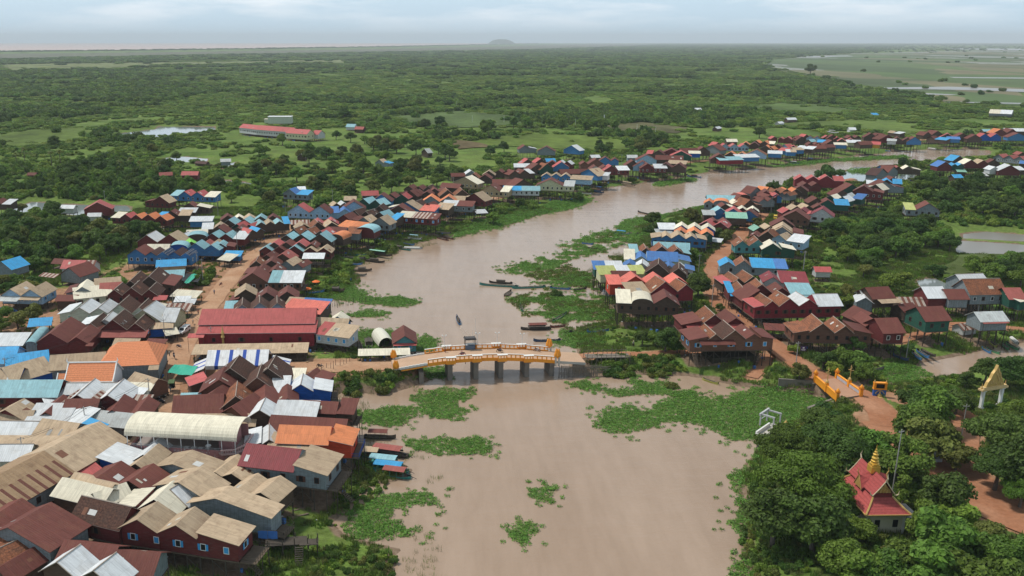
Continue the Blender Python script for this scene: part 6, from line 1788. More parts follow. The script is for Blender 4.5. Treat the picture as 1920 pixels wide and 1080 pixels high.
WB = wake_boat()
# its wake on the water
k = NB('wake_foam'); g = k.n('ShaderNodeTexCoord').outputs['Object']
k.done((.52, .42, .34), .5, .3); tr_ = k.n('ShaderNodeBsdfTransparent'); ms_ = k.n('ShaderNodeMixShader'); k.l(k.rng(k.noise(g, .9, 4, .7), .40, .62, 0, .75), ms_.inputs[0]); k.l(tr_.outputs[0], ms_.inputs[1]); k.l(k.b.outputs[0], ms_.inputs[2]); k.l(ms_.outputs[0], k.out.inputs[0])
mb = MB(); a, b = at(862, 610, .03), at(893, 652, .03); d = (b - a).normalized(); n_ = Vector((-d.y, d.x, 0)); L_ = (b - a).length
for i in range(10):
    p, q = a + d * L_ * i / 10, a + d * L_ * (i + 1) / 10; w0, w1 = .5 + i * .16, .5 + (i + 1) * .16
    mb.face([p - n_ * w0, q - n_ * w1, q + n_ * w1, p + n_ * w0])
o = mb.obj('boat_wake', k.m); o['kind'] = 'stuff'; o['label'] = 'pale churned wake behind the blue motorboat'
# the floating house and the awning before it
HS('F', 1352, 772, 1520, 768, 9, 'gB', 't', ze=4.4, wh=2.7, win='b', name='floating_house', label='teal floating house with rust brown gable roof beside the arched boat', aw=[(-.02, 1.02, 'R', 1.2)])
HS('F', 1100, 864, 1462, 856, 3, 'fC', 'd', ze=4.7, wh=2, op=True, name='long_awning', cat='awning', label='long cream awning beside the left bridge end', rise=.6)
HS('B', 1660, 640, 1732, 636, 4, 'fW', 'd', ze=4.0, wh=2, op=True, name='open_shed', cat='shed')
# ---------------------------------------------------------------- people
SKIN = plain('skin', (.30, .17, .11), .6, .3, 0, .05)
def skinned(name, V, E, rad, mat):
    me = bpy.data.meshes.new(name); me.from_pydata(V, E, []); o = bpy.data.objects.new(name, me); COL.objects.link(o)
    o.modifiers.new('s', 'SKIN'); 
    for i, r_ in enumerate(rad): me.skin_vertices[0].data[i].radius = (r_ if isinstance(r_, tuple) else (r_, r_))
    me.skin_vertices[0].data[0].use_root = True
    o.modifiers.new('u', 'SUBSURF').levels = 1; bpy.context.view_layer.update()
    out = bpy.data.meshes.new_from_object(o.evaluated_get(bpy.context.evaluated_depsgraph_get())); out.name = name; bpy.data.objects.remove(o); out.materials.clear(); out.materials.append(mat)
    for p in out.polygons: p.use_smooth = True
    return out
def figure(pose):
    if pose == 'stand':
        hip, kn, ft = [(s * .10, 0, .88) for s in (1, -1)], [(.11, .03, .48), (-.11, -.03, .48)], [(.12, 0, .06), (-.12, 0, .06)]
        toe = [(.13, -.16, .04), (-.13, -.16, .04)]; el_, hd = [(.27, .03, 1.12), (-.27, .02, 1.12)], [(.27, -.12, .88), (-.27, -.10, .88)]; b0 = 0
    else:
        hip, kn, ft = [(s * .11, 0, .88) for s in (1, -1)], [(.17, -.38, .80), (-.17, -.38, .80)], [(.16, -.30, .38), (-.16, -.30, .38)]
        toe = [(.17, -.46, .36), (-.17, -.46, .36)]; el_, hd = [(.28, -.16, 1.14), (-.28, -.16, 1.14)], [(.24, -.46, 1.10), (-.24, -.46, 1.10)]; b0 = -.06
    V = [(0, 0, .93), (0, b0 * .5, 1.15), (0, b0, 1.36), (0, b0, 1.48), (0, b0 - .02, 1.62)]; Rr = [(.15, .11), (.14, .10), (.17, .10), .055, (.085, .105)]; E = [(0, 1), (1, 2), (2, 3), (3, 4)]
    for s in (0, 1):
        sg = 1 if s == 0 else -1; i = len(V)
        V += [(sg * .19, b0, 1.40), el_[s], hd[s], (hd[s][0], hd[s][1] - .07, hd[s][2] - .05)]; Rr += [.06, .045, .034, (.04, .018)]; E += [(2, i), (i, i + 1), (i + 1, i + 2), (i + 2, i + 3)]
        i = len(V); V += [hip[s], kn[s], ft[s], toe[s]]; Rr += [.085, .06, .045, .035]; E += [(0, i), (i, i + 1), (i + 1, i + 2), (i + 2, i + 3)]
    body = lambda: skinned('person', V, E, Rr, SKIN)
    def up(m_, f=1.16):
        keep = [0, 1, 2] + [5, 6] + [13 - 4 + 0, ] if False else None
        Vs = [V[0], V[1], V[2], V[5], V[5 + 1], V[13], V[14]]; return skinned('shirt', Vs, [(0, 1), (1, 2), (2, 3), (3, 4), (2, 5), (5, 6)], [(.165, .125), (.155, .115), (.185, .115), .072, .056, .072, .056], m_)
    def lo(m_):
        Vs = [V[0], V[9], V[10], V[11], V[17], V[18], V[19]]; return skinned('trousers', Vs, [(0, 1), (1, 2), (2, 3), (0, 4), (4, 5), (5, 6)], [(.165, .125), .098, .072, .058, .098, .072, .058], m_)
    return body, up, lo
hair_b = MB(); hair_b.lathe((0, 0, 0), [(.108, -.02), (.115, .05), (.09, .105), (0, .13)], 10)
HAIR = hair_b.mesh('hair', [plain('black_hair', (.012, .011, .010), .5)])
FIG = {}
def person(loc, rz, pose, shirt, pants, label, hat=None):
    if pose not in FIG: b, u, l = figure(pose); FIG[pose] = (b(), u, l)
    body, u, l = FIG[pose]
    o = link('person', body, None, loc); o.rotation_euler = (0, 0, rz); tag(o, label, 'person')
    link('shirt', u(plain('cloth_%d' % int(shirt[0] * 999 + shirt[2] * 99), shirt, .85)), o); link('trousers', l(plain('cloth_%d' % int(pants[0] * 999 + pants[2] * 99), pants, .85)), o)
    b0 = -.02 if pose == 'stand' else -.08
    link('hair', HAIR, o, (0, b0, 1.66))
    if hat:
        hb = MB(); hb.lathe((0, b0, 1.68), [(.24, 0), (.13, .05), (.10, .14), (0, .16)], 12); hb.obj('hat', plain('straw_hat', (.5, .42, .26), .8), o)
    return o
def motorbike(loc, rz, col, label, group=None):
    r = thing('motorbike', loc, label, 'motorbike', group, rz, ref=px_of(loc)[:2] + ('',))
    for y in (-.62, .62):
        def f(mb):
            n = 14; pts = [(0, y + .28 * math.cos(2 * math.pi * i / n), .30 + .28 * math.sin(2 * math.pi * i / n)) for i in range(n + 1)]
            mb.tube(pts, .055, 6); mb.lathe((0, y, .30), [(.02, -.02), (.05, 0), (.02, .02)], 6)
        part('wheel', DARK, f, r)
    def f(mb):
        mb.tube([(0, -.62, .3), (0, -.48, .62), (0, -.40, .95)], .05, 5); mb.tube([(0, -.42, .72), (0, -.1, .45), (0, .3, .5), (0, .75, .75)], [.11, .14, .15, .08], 6); mb.box((0, -.05, .36), (.26, .4, .26))
        mb.box((0, -.60, .62), (.14, .5, .05)); mb.box((0, .68, .66), (.16, .4, .05))
    part('body', plain('bike_' + str(int(col[0] * 99)) + str(int(col[2] * 99)), col, .35, .5), f, r)
    def f(mb): mb.tube([(0, -.12, .76), (0, .3, .80), (0, .65, .84)], [.11, .14, .10], 6)
    part('seat', DARK, f, r)
    def f(mb): mb.tube([(-.34, -.28, 1.02), (0, -.40, .97), (.34, -.28, 1.02)], .025, 5)
    part('handlebar', plain('chrome', (.5, .5, .5), .25, .5, .8, .05), f, r)
    def f(mb): mb.lathe((0, -.50, .84), [(0, -.09), (.09, -.05), (.09, .06), (0, .09)], 8)
    part('headlight', WHT, f, r)
    return r
ST = at(*cp('E', 1305, 880), 3.42); motorbike(ST, .5, (.03, .03, .04), 'dark motorbike with a rider on the main street')
person(ST - Vector((0, 0, .1)), .5, 'ride', (.10, .10, .13), (.05, .06, .10), 'rider in dark clothes on the main street motorbike')
for mx_, yy, col, rz, l1, l2, sh in ((943, 4.6, (.02, .02, .025), 1.4, 'black motorbike crossing the yellow bridge near midspan', 'rider in black on the bridge motorbike at midspan', (.04, .04, .05)), (870, 3.2, (.30, .05, .10), -1.6, 'pink red motorbike on the yellow bridge before the guard hut', 'rider in a pink shirt beside the bridge guard hut', (.42, .18, .25)),
                                     (1018, 6.6, (.3, .3, .32), 1.3, 'grey motorbike parked by the far bridge rail', None, None)):
    p = on_bridge(MBR[4](mx_, 674)[0], yy); motorbike(p, MBR[2] + rz, col, l1)
    if l2: person(p - Vector((0, 0, .1)), MBR[2] + rz, 'ride', sh, (.06, .06, .09), l2)
p = on_bridge(MBR[4](841, 674)[0], 6.6); person(p, 2.0, 'stand', (.42, .22, .12), (.16, .05, .04), 'person in orange brown clothes at the upstream bridge rail')
p = at(*cp('G', 348, 935), 1.2); p.z = hz(p.x, p.y) + .05; person(p, .4, 'stand', (.40, .40, .38), (.05, .05, .06), 'person in a white shirt walking on the grass bank', True)
wp = WB.location; person(Vector((wp.x, wp.y, wp.z - .35)) + Vector((.4, -2.0, 0)), 3.2, 'ride', (.05, .09, .2), (.05, .05, .06), 'boatman in a dark blue shirt in the moving boat')
for i in range(7):
    p = at(*cp('I', 1175 + (i % 4) * 18 + (i // 4) * 12, 425 + i * 13), 3.0); p.z = hz(p.x, p.y) + .05
    motorbike(p, 1.1 + .1 * random.random(), [(.03, .03, .03), (.16, .02, .02), (.04, .06, .14)][i % 3], f'{["black", "dark red", "dark blue"][i % 3]} motorbike parked in the row by the market lane', 'motorbikes parked by the market lane')
for i, (c, x, y, rz, sh, pa, lb) in enumerate((('Z', 372, 590, .2, (.5, .12, .1), (.06, .06, .08), 'person in a red shirt walking up the main street'), ('Z', 318, 668, 2.2, (.45, .45, .42), (.1, .1, .12), 'person in white at the street corner by the green tarpaulin'), ('Z', 402, 552, .4, (.1, .2, .4), (.05, .05, .06), 'person in a blue shirt walking below the blue house'),
     ('Z', 308, 716, 1.2, (.35, .3, .1), (.08, .07, .07), 'person in a mustard shirt beside the market lane'), ('Z', 452, 497, .3, (.4, .2, .25), (.05, .06, .1), 'person in a pink shirt on the upper main street'), ('Z', 1345, 545, .2, (.3, .32, .3), (.06, .06, .07), 'person in grey on the village road bend'), ('Z', 1418, 628, 1.0, (.4, .1, .08), (.05, .05, .06), 'person in red below the crimson stilt house'))):
    p = at(*cp(c, x, y), 3.4); p.z = max(hz(p.x, p.y), 3.24 if i < 5 else 3.0) + .12; person(p, rz, 'stand', sh, pa, lb)
for i, (x, y, rz, cl, lb) in enumerate(((362, 606, .2, (.03, .03, .03), 'black motorbike parked by the white pickup stall'), (414, 535, -.4, (.2, .02, .02), 'dark red motorbike on the upper main street'), (336, 652, 1.3, (.04, .05, .1), 'dark blue motorbike parked by the crimson hall'), (318, 700, .6, (.03, .03, .03), 'black motorbike parked beside the tent'), (478, 470, .2, (.15, .15, .16), 'grey motorbike at the top of the main street'), (1352, 575, .3, (.03, .03, .03), 'black motorbike on the village road'), (600, 689, 1.5, (.03, .03, .04), 'black motorbike riding toward the yellow bridge'))):
    p = at(x, y, 3.4); p.z = max(hz(p.x, p.y), 3.24) + .18; motorbike(p, rz, cl, lb)
# ---------------------------------------------------------------- vehicles
GLASS = plain('car_glass', (.02, .025, .03), .12, .5, 0, .02)
def pickup(loc, rz, col, label, canopy):
    r = thing('pickup_truck', loc, label, 'pickup truck', None, rz); pm = plain('car_paint_%d' % int(col[0] * 99), col, .35, .5, 0, .04)
    def loft(mb, pr, w_, mi=0, inset=0):
        P = [(-w_, y, z) for y, z in pr]; Q = [(w_ - 0, y, z) for y, z in pr]
        mb.face(list(reversed(P)), mi); mb.face(Q, mi)
        for i in range(len(pr)): j = (i + 1) % len(pr); mb.face([P[i], P[j], Q[j], Q[i]], mi)
    def f(mb):
        loft(mb, [(-2.55, .45), (-2.6, .75), (-2.45, 1.0), (-1.35, 1.12), (-.55, 1.72), (.55, 1.76), (.75, 1.15), (2.55, 1.12), (2.6, .5)], .90)
        if canopy: loft(mb, [(.72, 1.10), (.62, 1.78), (.8, 1.95), (2.5, 1.92), (2.58, 1.1)], .88)
        else:
            for x in (-.86, .86): mb.box((x, 1.65, 1.2), (.07, 1.8, .25))
    bd = part('body', pm, f, r)
    def f(mb): mb.face([(-.78, -1.30, 1.16), (.78, -1.30, 1.16), (.70, -.62, 1.70), (-.70, -.62, 1.70)])
    part('windscreen', GLASS, f, bd)
    for s in (-1, 1):
        def f(mb):
            q = [(s * .905, -1.1, 1.18), (s * .905, .62, 1.18), (s * .905, .48, 1.68), (s * .905, -.52, 1.66)]; mb.face(q if s < 0 else list(reversed(q)))
            if canopy: q = [(s * .89, .95, 1.3), (s * .89, 2.3, 1.3), (s * .89, 2.3, 1.75), (s * .89, .95, 1.75)]; mb.face(q)
        part('side_window', GLASS, f, bd)
        for y in (-1.6, 1.6):
            def f(mb):
                n = 12
                for k in range(n):
                    a0, a1 = 2 * math.pi * k / n, 2 * math.pi * (k + 1) / n; c0, s0, c1, s1 = math.cos(a0) * .37, math.sin(a0) * .37, math.cos(a1) * .37, math.sin(a1) * .37
                    xo, xi = s * .93, s * .70
                    mb.face([(xo, y + c0, .37 + s0), (xo, y + c1, .37 + s1), (xi, y + c1, .37 + s1), (xi, y + c0, .37 + s0)]); mb.face([(xo, y, .37), (xo, y + c0, .37 + s0), (xo, y + c1, .37 + s1)])
            part('wheel', DARK, f, r)
        def f(mb): mb.box((s * .65, -2.56, .86), (.34, .08, .16))
        part('headlight', plain('lamp_glass', (.7, .7, .68), .3), f, bd)
    def f(mb): mb.box((0, -2.60, .72), (.85, .06, .22)); mb.box((0, -2.62, .48), (1.7, .1, .16))
    part('grille', DARK, f, bd)
p = at(345, 624, 3.42); pickup(p, -.25, (.72, .73, .74), 'white pickup truck with canopy on the dirt main street', True)
p = at(*cp('N', 1290, 782), 2.8); p.z = hz(p.x, p.y) + .06; pickup(p, math.pi + .1, (.40, .41, .42), 'silver pickup truck parked under the trees by the temple road', False)
p = at(*cp('D', 55, 764), 2.6); p.z = hz(p.x, p.y) + .05
t = thing('minivan', p, 'yellow minivan parked by the upper temple bank road', 'van', rz=-.3)
def f(mb):
    pr = [(-2.1, .4), (-2.15, .9), (-1.75, 1.15), (-1.25, 1.85), (2.0, 1.9), (2.15, 1.2), (2.15, .4)]; P = [(-.85, y, z) for y, z in pr]; Q = [(.85, y, z) for y, z in pr]
    mb.face(list(reversed(P))); mb.face(Q)
    for i in range(len(pr)): j = (i + 1) % len(pr); mb.face([P[i], P[j], Q[j], Q[i]])
bd = part('body', plain('van_yellow', (.62, .42, .02), .4, .5, 0, .05), f, t)
def f(mb): mb.face([(-.75, -1.74, 1.2), (.75, -1.74, 1.2), (.7, -1.34, 1.78), (-.7, -1.34, 1.78)]); mb.face([(.86, -1.1, 1.2), (.86, 1.8, 1.2), (.86, 1.8, 1.7), (.86, -.95, 1.7)]); mb.face([(-.86, 1.8, 1.2), (-.86, -1.1, 1.2), (-.86, -.95, 1.7), (-.86, 1.8, 1.7)])
part('windows', GLASS, f, bd)
for s in (-1, 1):
    for y in (-1.35, 1.35):
        def f(mb): mb.tube([(s * .66, y, .33), (s * .88, y, .33)], .33, 10)
        part('wheel', DARK, f, t)
p = at(*cp('I', 1290, 400), 3.4); p.z = 3.42
t = thing('tuk_tuk', p, 'tuk tuk with dark green canopy parked on the main street', 'tuk tuk', rz=.2)
def f(mb): mb.box((0, 0, 2.05), (1.5, 2.7, .10)); mb.box((0, 0, 1.95), (1.42, 2.6, .14))
part('canopy', plain('green_canvas', (.07, .115, .045), .8), f, t)
def f(mb):
    for x in (-.66, .66):
        for y in (-1.2, 1.2): mb.tube([(x, y, .5), (x, y, 1.95)], .035, 5)
    mb.box((0, .2, .55), (1.3, 2.0, .12)); mb.box((0, .95, .85), (1.25, .45, .5)); mb.box((0, 1.15, 1.2), (1.25, .12, .6))
part('carriage', DARK, f, t)
for x in (-.72, .72):
    def f(mb): mb.tube([(x - .05, .6, .32), (x + .05, .6, .32)], .32, 12)
    part('wheel', DARK, f, t)
motorbike(p + Vector((.25, -2.0, 0)), .2, (.05, .05, .06), 'motorbike hitched to the green canopied tuk tuk')
# ---------------------------------------------------------------- poles, tarps, signs and small things
POLEM = plain('concrete_pole', (.33, .32, .30), .8, .2, 0, .15)
POLES = [('E', 940, 795, 7), ('E', 1240, 772, 7), ('E', 1308, 592, 8), ('E', 1524, 330, 9), ('E', 1482, 246, 8), ('A', 1782, 938, 9), ('G', 838, 372, 7), ('G', 935, 640, 8), ('G', 890, 224, 8), ('N', 393, 205, 8), ('A', 785, 530, 6), ('B', 942, 602, 8), ('B', 405, 705, 8), ('B', 222, 650, 8),
         ('B', 575, 560, 8), ('C', 820, 362, 9), ('C', 1250, 300, 9), ('D', 340, 600, 8), ('D', 22, 722, 8), ('I', 58, 362, 7), ('I', 652, 758, 7), ('I', 186, 1000, 7), ('I', 1132, 565, 8), ('J', 392, 235, 7), ('O', 1035, 548, 14), ('N', 1498, 655, 8), ('H', 262, 230, 9), ('H', 728, 565, 7), ('H', 1572, 560, 8), ('H', 1040, 855, 7),
         ('D', 200, 640, 8), ('B', 1480, 470, 9), ('A', 1635, 645, 8), ('C', 1800, 830, 8), ('G', 1625, 350, 9)]
for c, x, y, hh in POLES:
    p = at(*cp(c, x, y), 2.4); p.z = hz(p.x, p.y)
    t = thing('utility_pole', p, 'grey concrete utility pole between the roofs', 'utility pole', 'utility poles', random.uniform(-.4, .4), ref=cp(c, x, y) + ('',))
    def f(mb): mb.tube([(0, 0, -.5), (0, 0, hh)], [.14, .09], 6)
    part('shaft', POLEM, f, t)
    def f(mb): mb.box((0, 0, hh - .5), (1.3, .1, .1)); mb.box((-.55, 0, hh - .35), (.08, .08, .2)); mb.box((.55, 0, hh - .35), (.08, .08, .2))
    part('crossarm', POLEM, f, t)
for i, (c, x, y, hh, w_) in enumerate((('C', 690, 46, 9, 1.0), ('X', 1505, 600, 7, .2), ('X', 1622, 724, 8, .25), ('X', 1860, 722, 8, .25), ('X', 922, 694, 7, .25), ('X', 1000, 652, 5, .5), ('C', 935, 115, 8, .25), ('C', 1075, 135, 8, .25), ('C', 475, 70, 8, .25), ('Y', -1156, 775, 9, .3))):
    p = at(*cp(c, x, y), 1.2)
    mb = MB(); mb.tube([(0, 0, -.3), (0, 0, hh)], [w_ / 2, w_ / 2 * .8], 6); mb.box((0, 0, hh - .3), (w_ + .5, .12, .12)); o = mb.obj('white_post', WHT, None, p); tag(o, ('broad white water tower post' if w_ > .9 else 'thin white post') + ' standing in the far fields', 'post', ref=cp(c, x, y) + ('',))
def tarp(name, c, pts, z, mat, label, cat, sag=.5):
    P = [at(*cp(c, *q), z) for q in pts]; m = sum(P, Vector()) / len(P); n = 8
    t = thing(name, m, label, cat); mb = MB()
    def pt(i, j):
        a, b = i / n, j / n; q = P[0].lerp(P[1], a).lerp(P[3].lerp(P[2], a), b) - m; q.z -= sag * math.sin(math.pi * a) * math.sin(math.pi * b) - .12 * math.sin(9 * a + 4 * b); return q
    for i in range(n):
        for j in range(n): mb.face([pt(i, j), pt(i + 1, j), pt(i + 1, j + 1), pt(i, j + 1)])
    mb.obj('sheet', mat, t)
    for q in P:
        pb = MB(); g_ = hz(q.x, q.y); pb.tube([(q.x - m.x, q.y - m.y, g_ - z - .2), (q.x - m.x, q.y - m.y, .05)], .05, 5); pb.obj('pole', WOOD, t)
tarp('tarpaulin', 'J', [(55, 395), (235, 418), (285, 345), (110, 330)], 5.2, plain('green_tarp', (.03, .36, .24), .5), 'bright green tarpaulin stretched over the main street edge', 'tarpaulin')
NET = plain('black_net', (.02, .022, .024), .8)
tarp('shade_net', 'E', [(1310, 300), (1485, 318), (1510, 258), (1340, 252)], 5.4, NET, 'black shade net beside the blue house', 'shade net')
tarp('tarpaulin', 'E', [(1380, 322), (1415, 325), (1482, 256), (1440, 252)], 5.9, plain('green_tarp', (.03, .36, .24), .5), 'green strip tarpaulin across the black shade net', 'tarpaulin', .2)
for c, x0, y0, x1, y1, D, rc, lb in (('E', 1288, 420, 1465, 432, 4, 'C', 'cream roofed roadside stall on the main street'), ('E', 1315, 462, 1412, 460, 3, 'W', 'small white roofed roadside stall'), ('E', 1400, 476, 1448, 476, 2.5, 'W', 'tiny white food cart with awning by the street'),
                                     ('E', 1235, 528, 1405, 530, 4, 'X', 'roadside shop with striped rusty awning'), ('E', 1255, 712, 1332, 700, 3, 'C', 'pale roofed stall beside the white pickup'), ('E', 1088, 790, 1210, 795, 3, 'B', 'rust roofed stall on the street corner'),
                                     ('G', 1350, 790, 1530, 800, 3, 'B', 'low rusty roofed shed by the village road'), ('E', 1130, 592, 1275, 600, 2.5, 'G', 'bright green awning stall by the pale green house'), ('G', 930, 128, 1000, 136, 3, 'W', 'white roofed stall at the road bend'), ('E', 850, 800, 1020, 795, 4, 'N', 'tan gabled stall behind the terracotta hall')):
    HS(c, x0, y0, x1, y1, D, 'f' + rc, 'd', ze=5.2, wh=2.2, op=True, name='market_stall', cat='stall', label=lb)
    
def umbrella(c, x, y, col, label, z=1.2):
    p = at(*cp(c, x, y), z + 2); p.z = z
    t = thing('market_umbrella', p, label, 'umbrella')
    def f(mb): mb.lathe((0, 0, 2.0), [(1.5, 0), (.8, .35), (0, .6)], 8); mb.lathe((0, 0, 1.95), [(0, .6), (.8, .33), (1.5, 0)], 8)
    part('canopy', col, f, t)
    def f(mb): mb.tube([(0, 0, 0), (0, 0, 2.5)], .035, 5)
    part('pole', WHT, f, t)
ORU = plain('orange_cloth', (.75, .16, .03), .7)
umbrella('F', 770, 312, ORU, 'faded red orange umbrella among the boats by the bank'); umbrella('F', 705, 366, ORU, 'bright orange umbrella over a moored boat')
p = at(*cp('N', 440, 130), 2.6); p.z = hz(p.x, p.y)
t = thing('road_sign', p, 'small dark purple sign board on a post by the village road', 'sign')
def f(mb): mb.tube([(0, 0, 0), (0, 0, 3.4)], .06, 5)
part('post', DARK, f, t)
def f(mb): mb.box((0, 0, 3.2), (1.5, .08, 1.3))
sb = part('board', plain('purple_board', (.07, .035, .10), .6), f, t)
def f(mb): mb.box((0, -.05, 3.45), (.5, .02, .35)); mb.box((0, -.05, 3.0), (1.1, .02, .1)); mb.box((0, -.05, 2.8), (.9, .02, .1))
part('lettering', WHT, f, sb)
p = at(*cp('J', 478, 225), 3.2); p.z = 2.6
t = thing('gold_finial_post', p, 'gilded flame finial post in front of the crimson hall', 'ornament')
def f(mb): mb.box((0, 0, 2), (.5, .5, 4)); mb.lathe((0, 0, 4), [(.3, 0), (.6, .4), (.35, 1.0), (.5, 1.5), (.25, 2.3), (.1, 3.2), (0, 4)], 8)
part('shaft', GOLD, f, t)
# washing and banner on the long red house, timber landing below the grey house
def hang(c, x0, y0, x1, y1, z, hh, mats, label, name, cat):
    a, b = at(*cp(c, x0, y0), z), at(*cp(c, x1, y1), z); d = b - a; t = thing(name, a, label, cat, rz=math.atan2(d.y, d.x)); L_ = d.length; n = len(mats)
    for i, m_ in enumerate(mats):
        def f(mb):
            x_0, x_1 = L_ * i / n + .03, L_ * (i + 1) / n - .03
            for k_ in range(3):
                xa, xb = x_0 + (x_1 - x_0) * k_ / 3, x_0 + (x_1 - x_0) * (k_ + 1) / 3; w0, w1 = .06 * math.sin(k_ * 2 + i), .06 * math.sin(k_ * 2 + 2 + i)
                mb.box(((xa + xb) / 2, (w0 + w1) / 2, -hh / 2), (xb - xa, .03, hh * random.uniform(.85, 1)))
        part('cloth' if n > 3 else 'panel', m_, f, t)
    def f(mb): mb.tube([(-.3, 0, .03), (L_ + .3, 0, .03)], .025, 4)
    part('line', WOOD, f, t)
cw = [plain('laundry_white', (.6, .6, .6), .8), plain('laundry_blue', (.12, .17, .35), .8), plain('laundry_pink', (.5, .2, .25), .8), plain('laundry_grey', (.3, .31, .33), .8)]
hang('K', 1600, 842, 1730, 850, 7.4, 1.0, [cw[0], cw[3], cw[0], cw[1], cw[0], cw[3], cw[0]], 'pale washing hung along the long red house veranda', 'laundry_line', 'laundry')
hang('K', 1648, 882, 1802, 902, 6.2, 1.1, [cw[0], plain('banner_blue', (.14, .22, .42), .7), plain('banner_red', (.5, .12, .12), .7)], 'white blue and red banner below the long red house veranda', 'cloth_banner', 'banner')
hang('L', 412, 738, 560, 742, 6.0, 1.6, [plain('blue_sheet', (.05, .16, .48), .6)] * 2, 'blue plastic sheet hung below the grey house', 'plastic_sheet', 'sheet')
hang('J', 1180, 740, 1330, 740, 6.0, 1.0, [cw[0], cw[3], cw[2], cw[1], cw[3]], 'washing hung under the rust roofed bank house', 'laundry_line', 'laundry')
p = at(*cp('L', 690, 840), 3.6); t = thing('timber_jetty', p, 'rickety timber jetty with steps below the grey house', 'jetty', rz=.1)
def f(mb):
    mb.box((-1.5, 1, 0), (7, 2.6, .15)); mb.box((2.4, .2, .1), (3.2, 1.9, .1))
part('deck', WOOD, f, t)
def f(mb):
    for i in range(13): mb.box((.8, -1.0 - i * .27, -.1 - i * .25), (1.3, .25, .05))
    for s in (.15, 1.45): mb.tube([(s, -.8, 0), (s, -4.4, -3.3)], .06, 4)
part('steps', WOOD, f, t)
for x in (-4.5, -2, 0, 2.2, 3.8):
    for y in (-.3, 2.1):
        def f(mb): mb.tube([(x, y, -4), (x, y, random.uniform(.3, 1.4))], .09, 5)
        part('pile', WOOD, f, t)
# stakes standing in the shallows
STK = MB(); STK.tube([(0, 0, -1), (.05, 0, 1)], [.06, .04], 4); STKM = STK.mesh('stake', [WOOD])
for k_, (x0, y0, x1, y1, n) in enumerate(((612, 578, 700, 562, 16), (600, 715, 660, 700, 10), (1440, 345, 1480, 338, 8), (1160, 590, 1120, 545, 12))):
    for i in range(n):
        f_ = i / (n - 1); p = at(x0 + (x1 - x0) * f_ + random.uniform(-4, 4), y0 + (y1 - y0) * f_ + random.uniform(-3, 3), .1); p.z = max(0, hz(p.x, p.y))
        o = link('mooring_stake', STKM, None, p); o.scale = (1.6, 1.6, random.uniform(1.2, 2.6)); tag(o, ['thin dark stake in the shallows by the crimson hall', 'dark fence stake on the bank below the bridge road', 'thin stake in the water by the red sawtooth house', 'thin stake in the marsh before the temple bank houses'][k_], 'stake', 'stakes standing in the shallows')
# litter and stored goods under and beside the houses nearest the camera
JAR = MB(); JAR.lathe((0, 0, 0), [(.25, 0), (.48, .25), (.52, .6), (.35, .95), (.28, 1.0), (.26, .9)], 10); JARM = JAR.mesh('jar', [plain('clay_jar', (.22, .11, .06), .6)])

def wire(a, b, sag, label):
    a, b = Vector(a), Vector(b); mb = MB(); n = 10
    mb.tube([a.lerp(b, i / n) - Vector((0, 0, sag * 4 * (i / n) * (1 - i / n))) for i in range(n + 1)], .03, 4); o = mb.obj('overhead_wire', DARK); tag(o, label, 'wire', 'overhead wires along the streets', ref=px_of((a + b) / 2)[:2] + ('',))
PT = {}
for c, x, y, hh in POLES:
    p = at(*cp(c, x, y), 2.4); PT[(c, x)] = Vector((p.x, p.y, hz(p.x, p.y) + hh - .4))
for a, b in ((('E', 940), ('E', 1240)), (('E', 1240), ('E', 1308)), (('E', 1308), ('E', 1524)), (('E', 1524), ('A', 1782)), (('J', 392), ('E', 1308)), (('I', 652), ('I', 1132)), (('I', 186), ('I', 652)), (('I', 58), ('E', 940)), (('G', 838), ('G', 890)), (('G', 838), ('G', 935)), (('G', 935), ('N', 393)), (('D', 22), ('G', 890)), (('D', 340), ('D', 22)), (('H', 728), ('H', 1572))):
    for e in (-.5, .5): wire(PT[a] + Vector((e, 0, 0)), PT[b] + Vector((e, 0, 0)), .9, 'thin black overhead wire between two utility poles')
# ---------------------------------------------------------------- leaves, trees, shrubs
RNG = np.random.default_rng(11)
def leaf_mat(nm, col, amt=.22, hue=.018):
    k = NB(nm)
    oi = k.n('ShaderNodeObjectInfo'); g = k.n('ShaderNodeNewGeometry')
    h = k.n('ShaderNodeHueSaturation'); h.inputs['Color'].default_value = (*col, 1)
    k.l(k.math('MULTIPLY', k.rng(oi.outputs['Random'], 0, 1, 1 - amt, 1 + amt), k.rng(g.outputs['Random Per Island'], 0, 1, .68, 1.4)), h.inputs['Value'])
    k.l(k.rng(k.math('FRACT', k.math('MULTIPLY', oi.outputs['Random'], 9.7)), 0, 1, .5 - hue, .5 + hue), h.inputs['Hue'])
    k.done(h.outputs[0], .6, .25)
    tr = k.n('ShaderNodeBsdfTranslucent'); k.l(h.outputs[0], tr.inputs[0])
    ms = k.n('ShaderNodeMixShader'); ms.inputs[0].default_value = .36
    k.l(k.b.outputs[0], ms.inputs[1]); k.l(tr.outputs[0], ms.inputs[2]); k.l(ms.outputs[0], k.out.inputs[0])
    return k.m
LEAF = dict(dark=leaf_mat('leaves_dark', (.072, .130, .022)), mid=leaf_mat('leaves_green', (.122, .205, .029)), light=leaf_mat('leaves_light', (.18, .26, .036)),
            olive=leaf_mat('leaves_olive', (.135, .155, .032)), rain=leaf_mat('leaves_rain_tree', (.086, .150, .017)), lime=leaf_mat('leaves_lime', (.13, .19, .022)),
            hya=leaf_mat('leaves_hyacinth', (.135, .27, .045), .18, .012), grass=leaf_mat('blades', (.14, .21, .038), .25, .02), reed=leaf_mat('blades_reed', (.15, .17, .055), .25, .02))
BARK = plain('bark', (.12, .10, .085), .9, .1, 0, .4, 1.2)
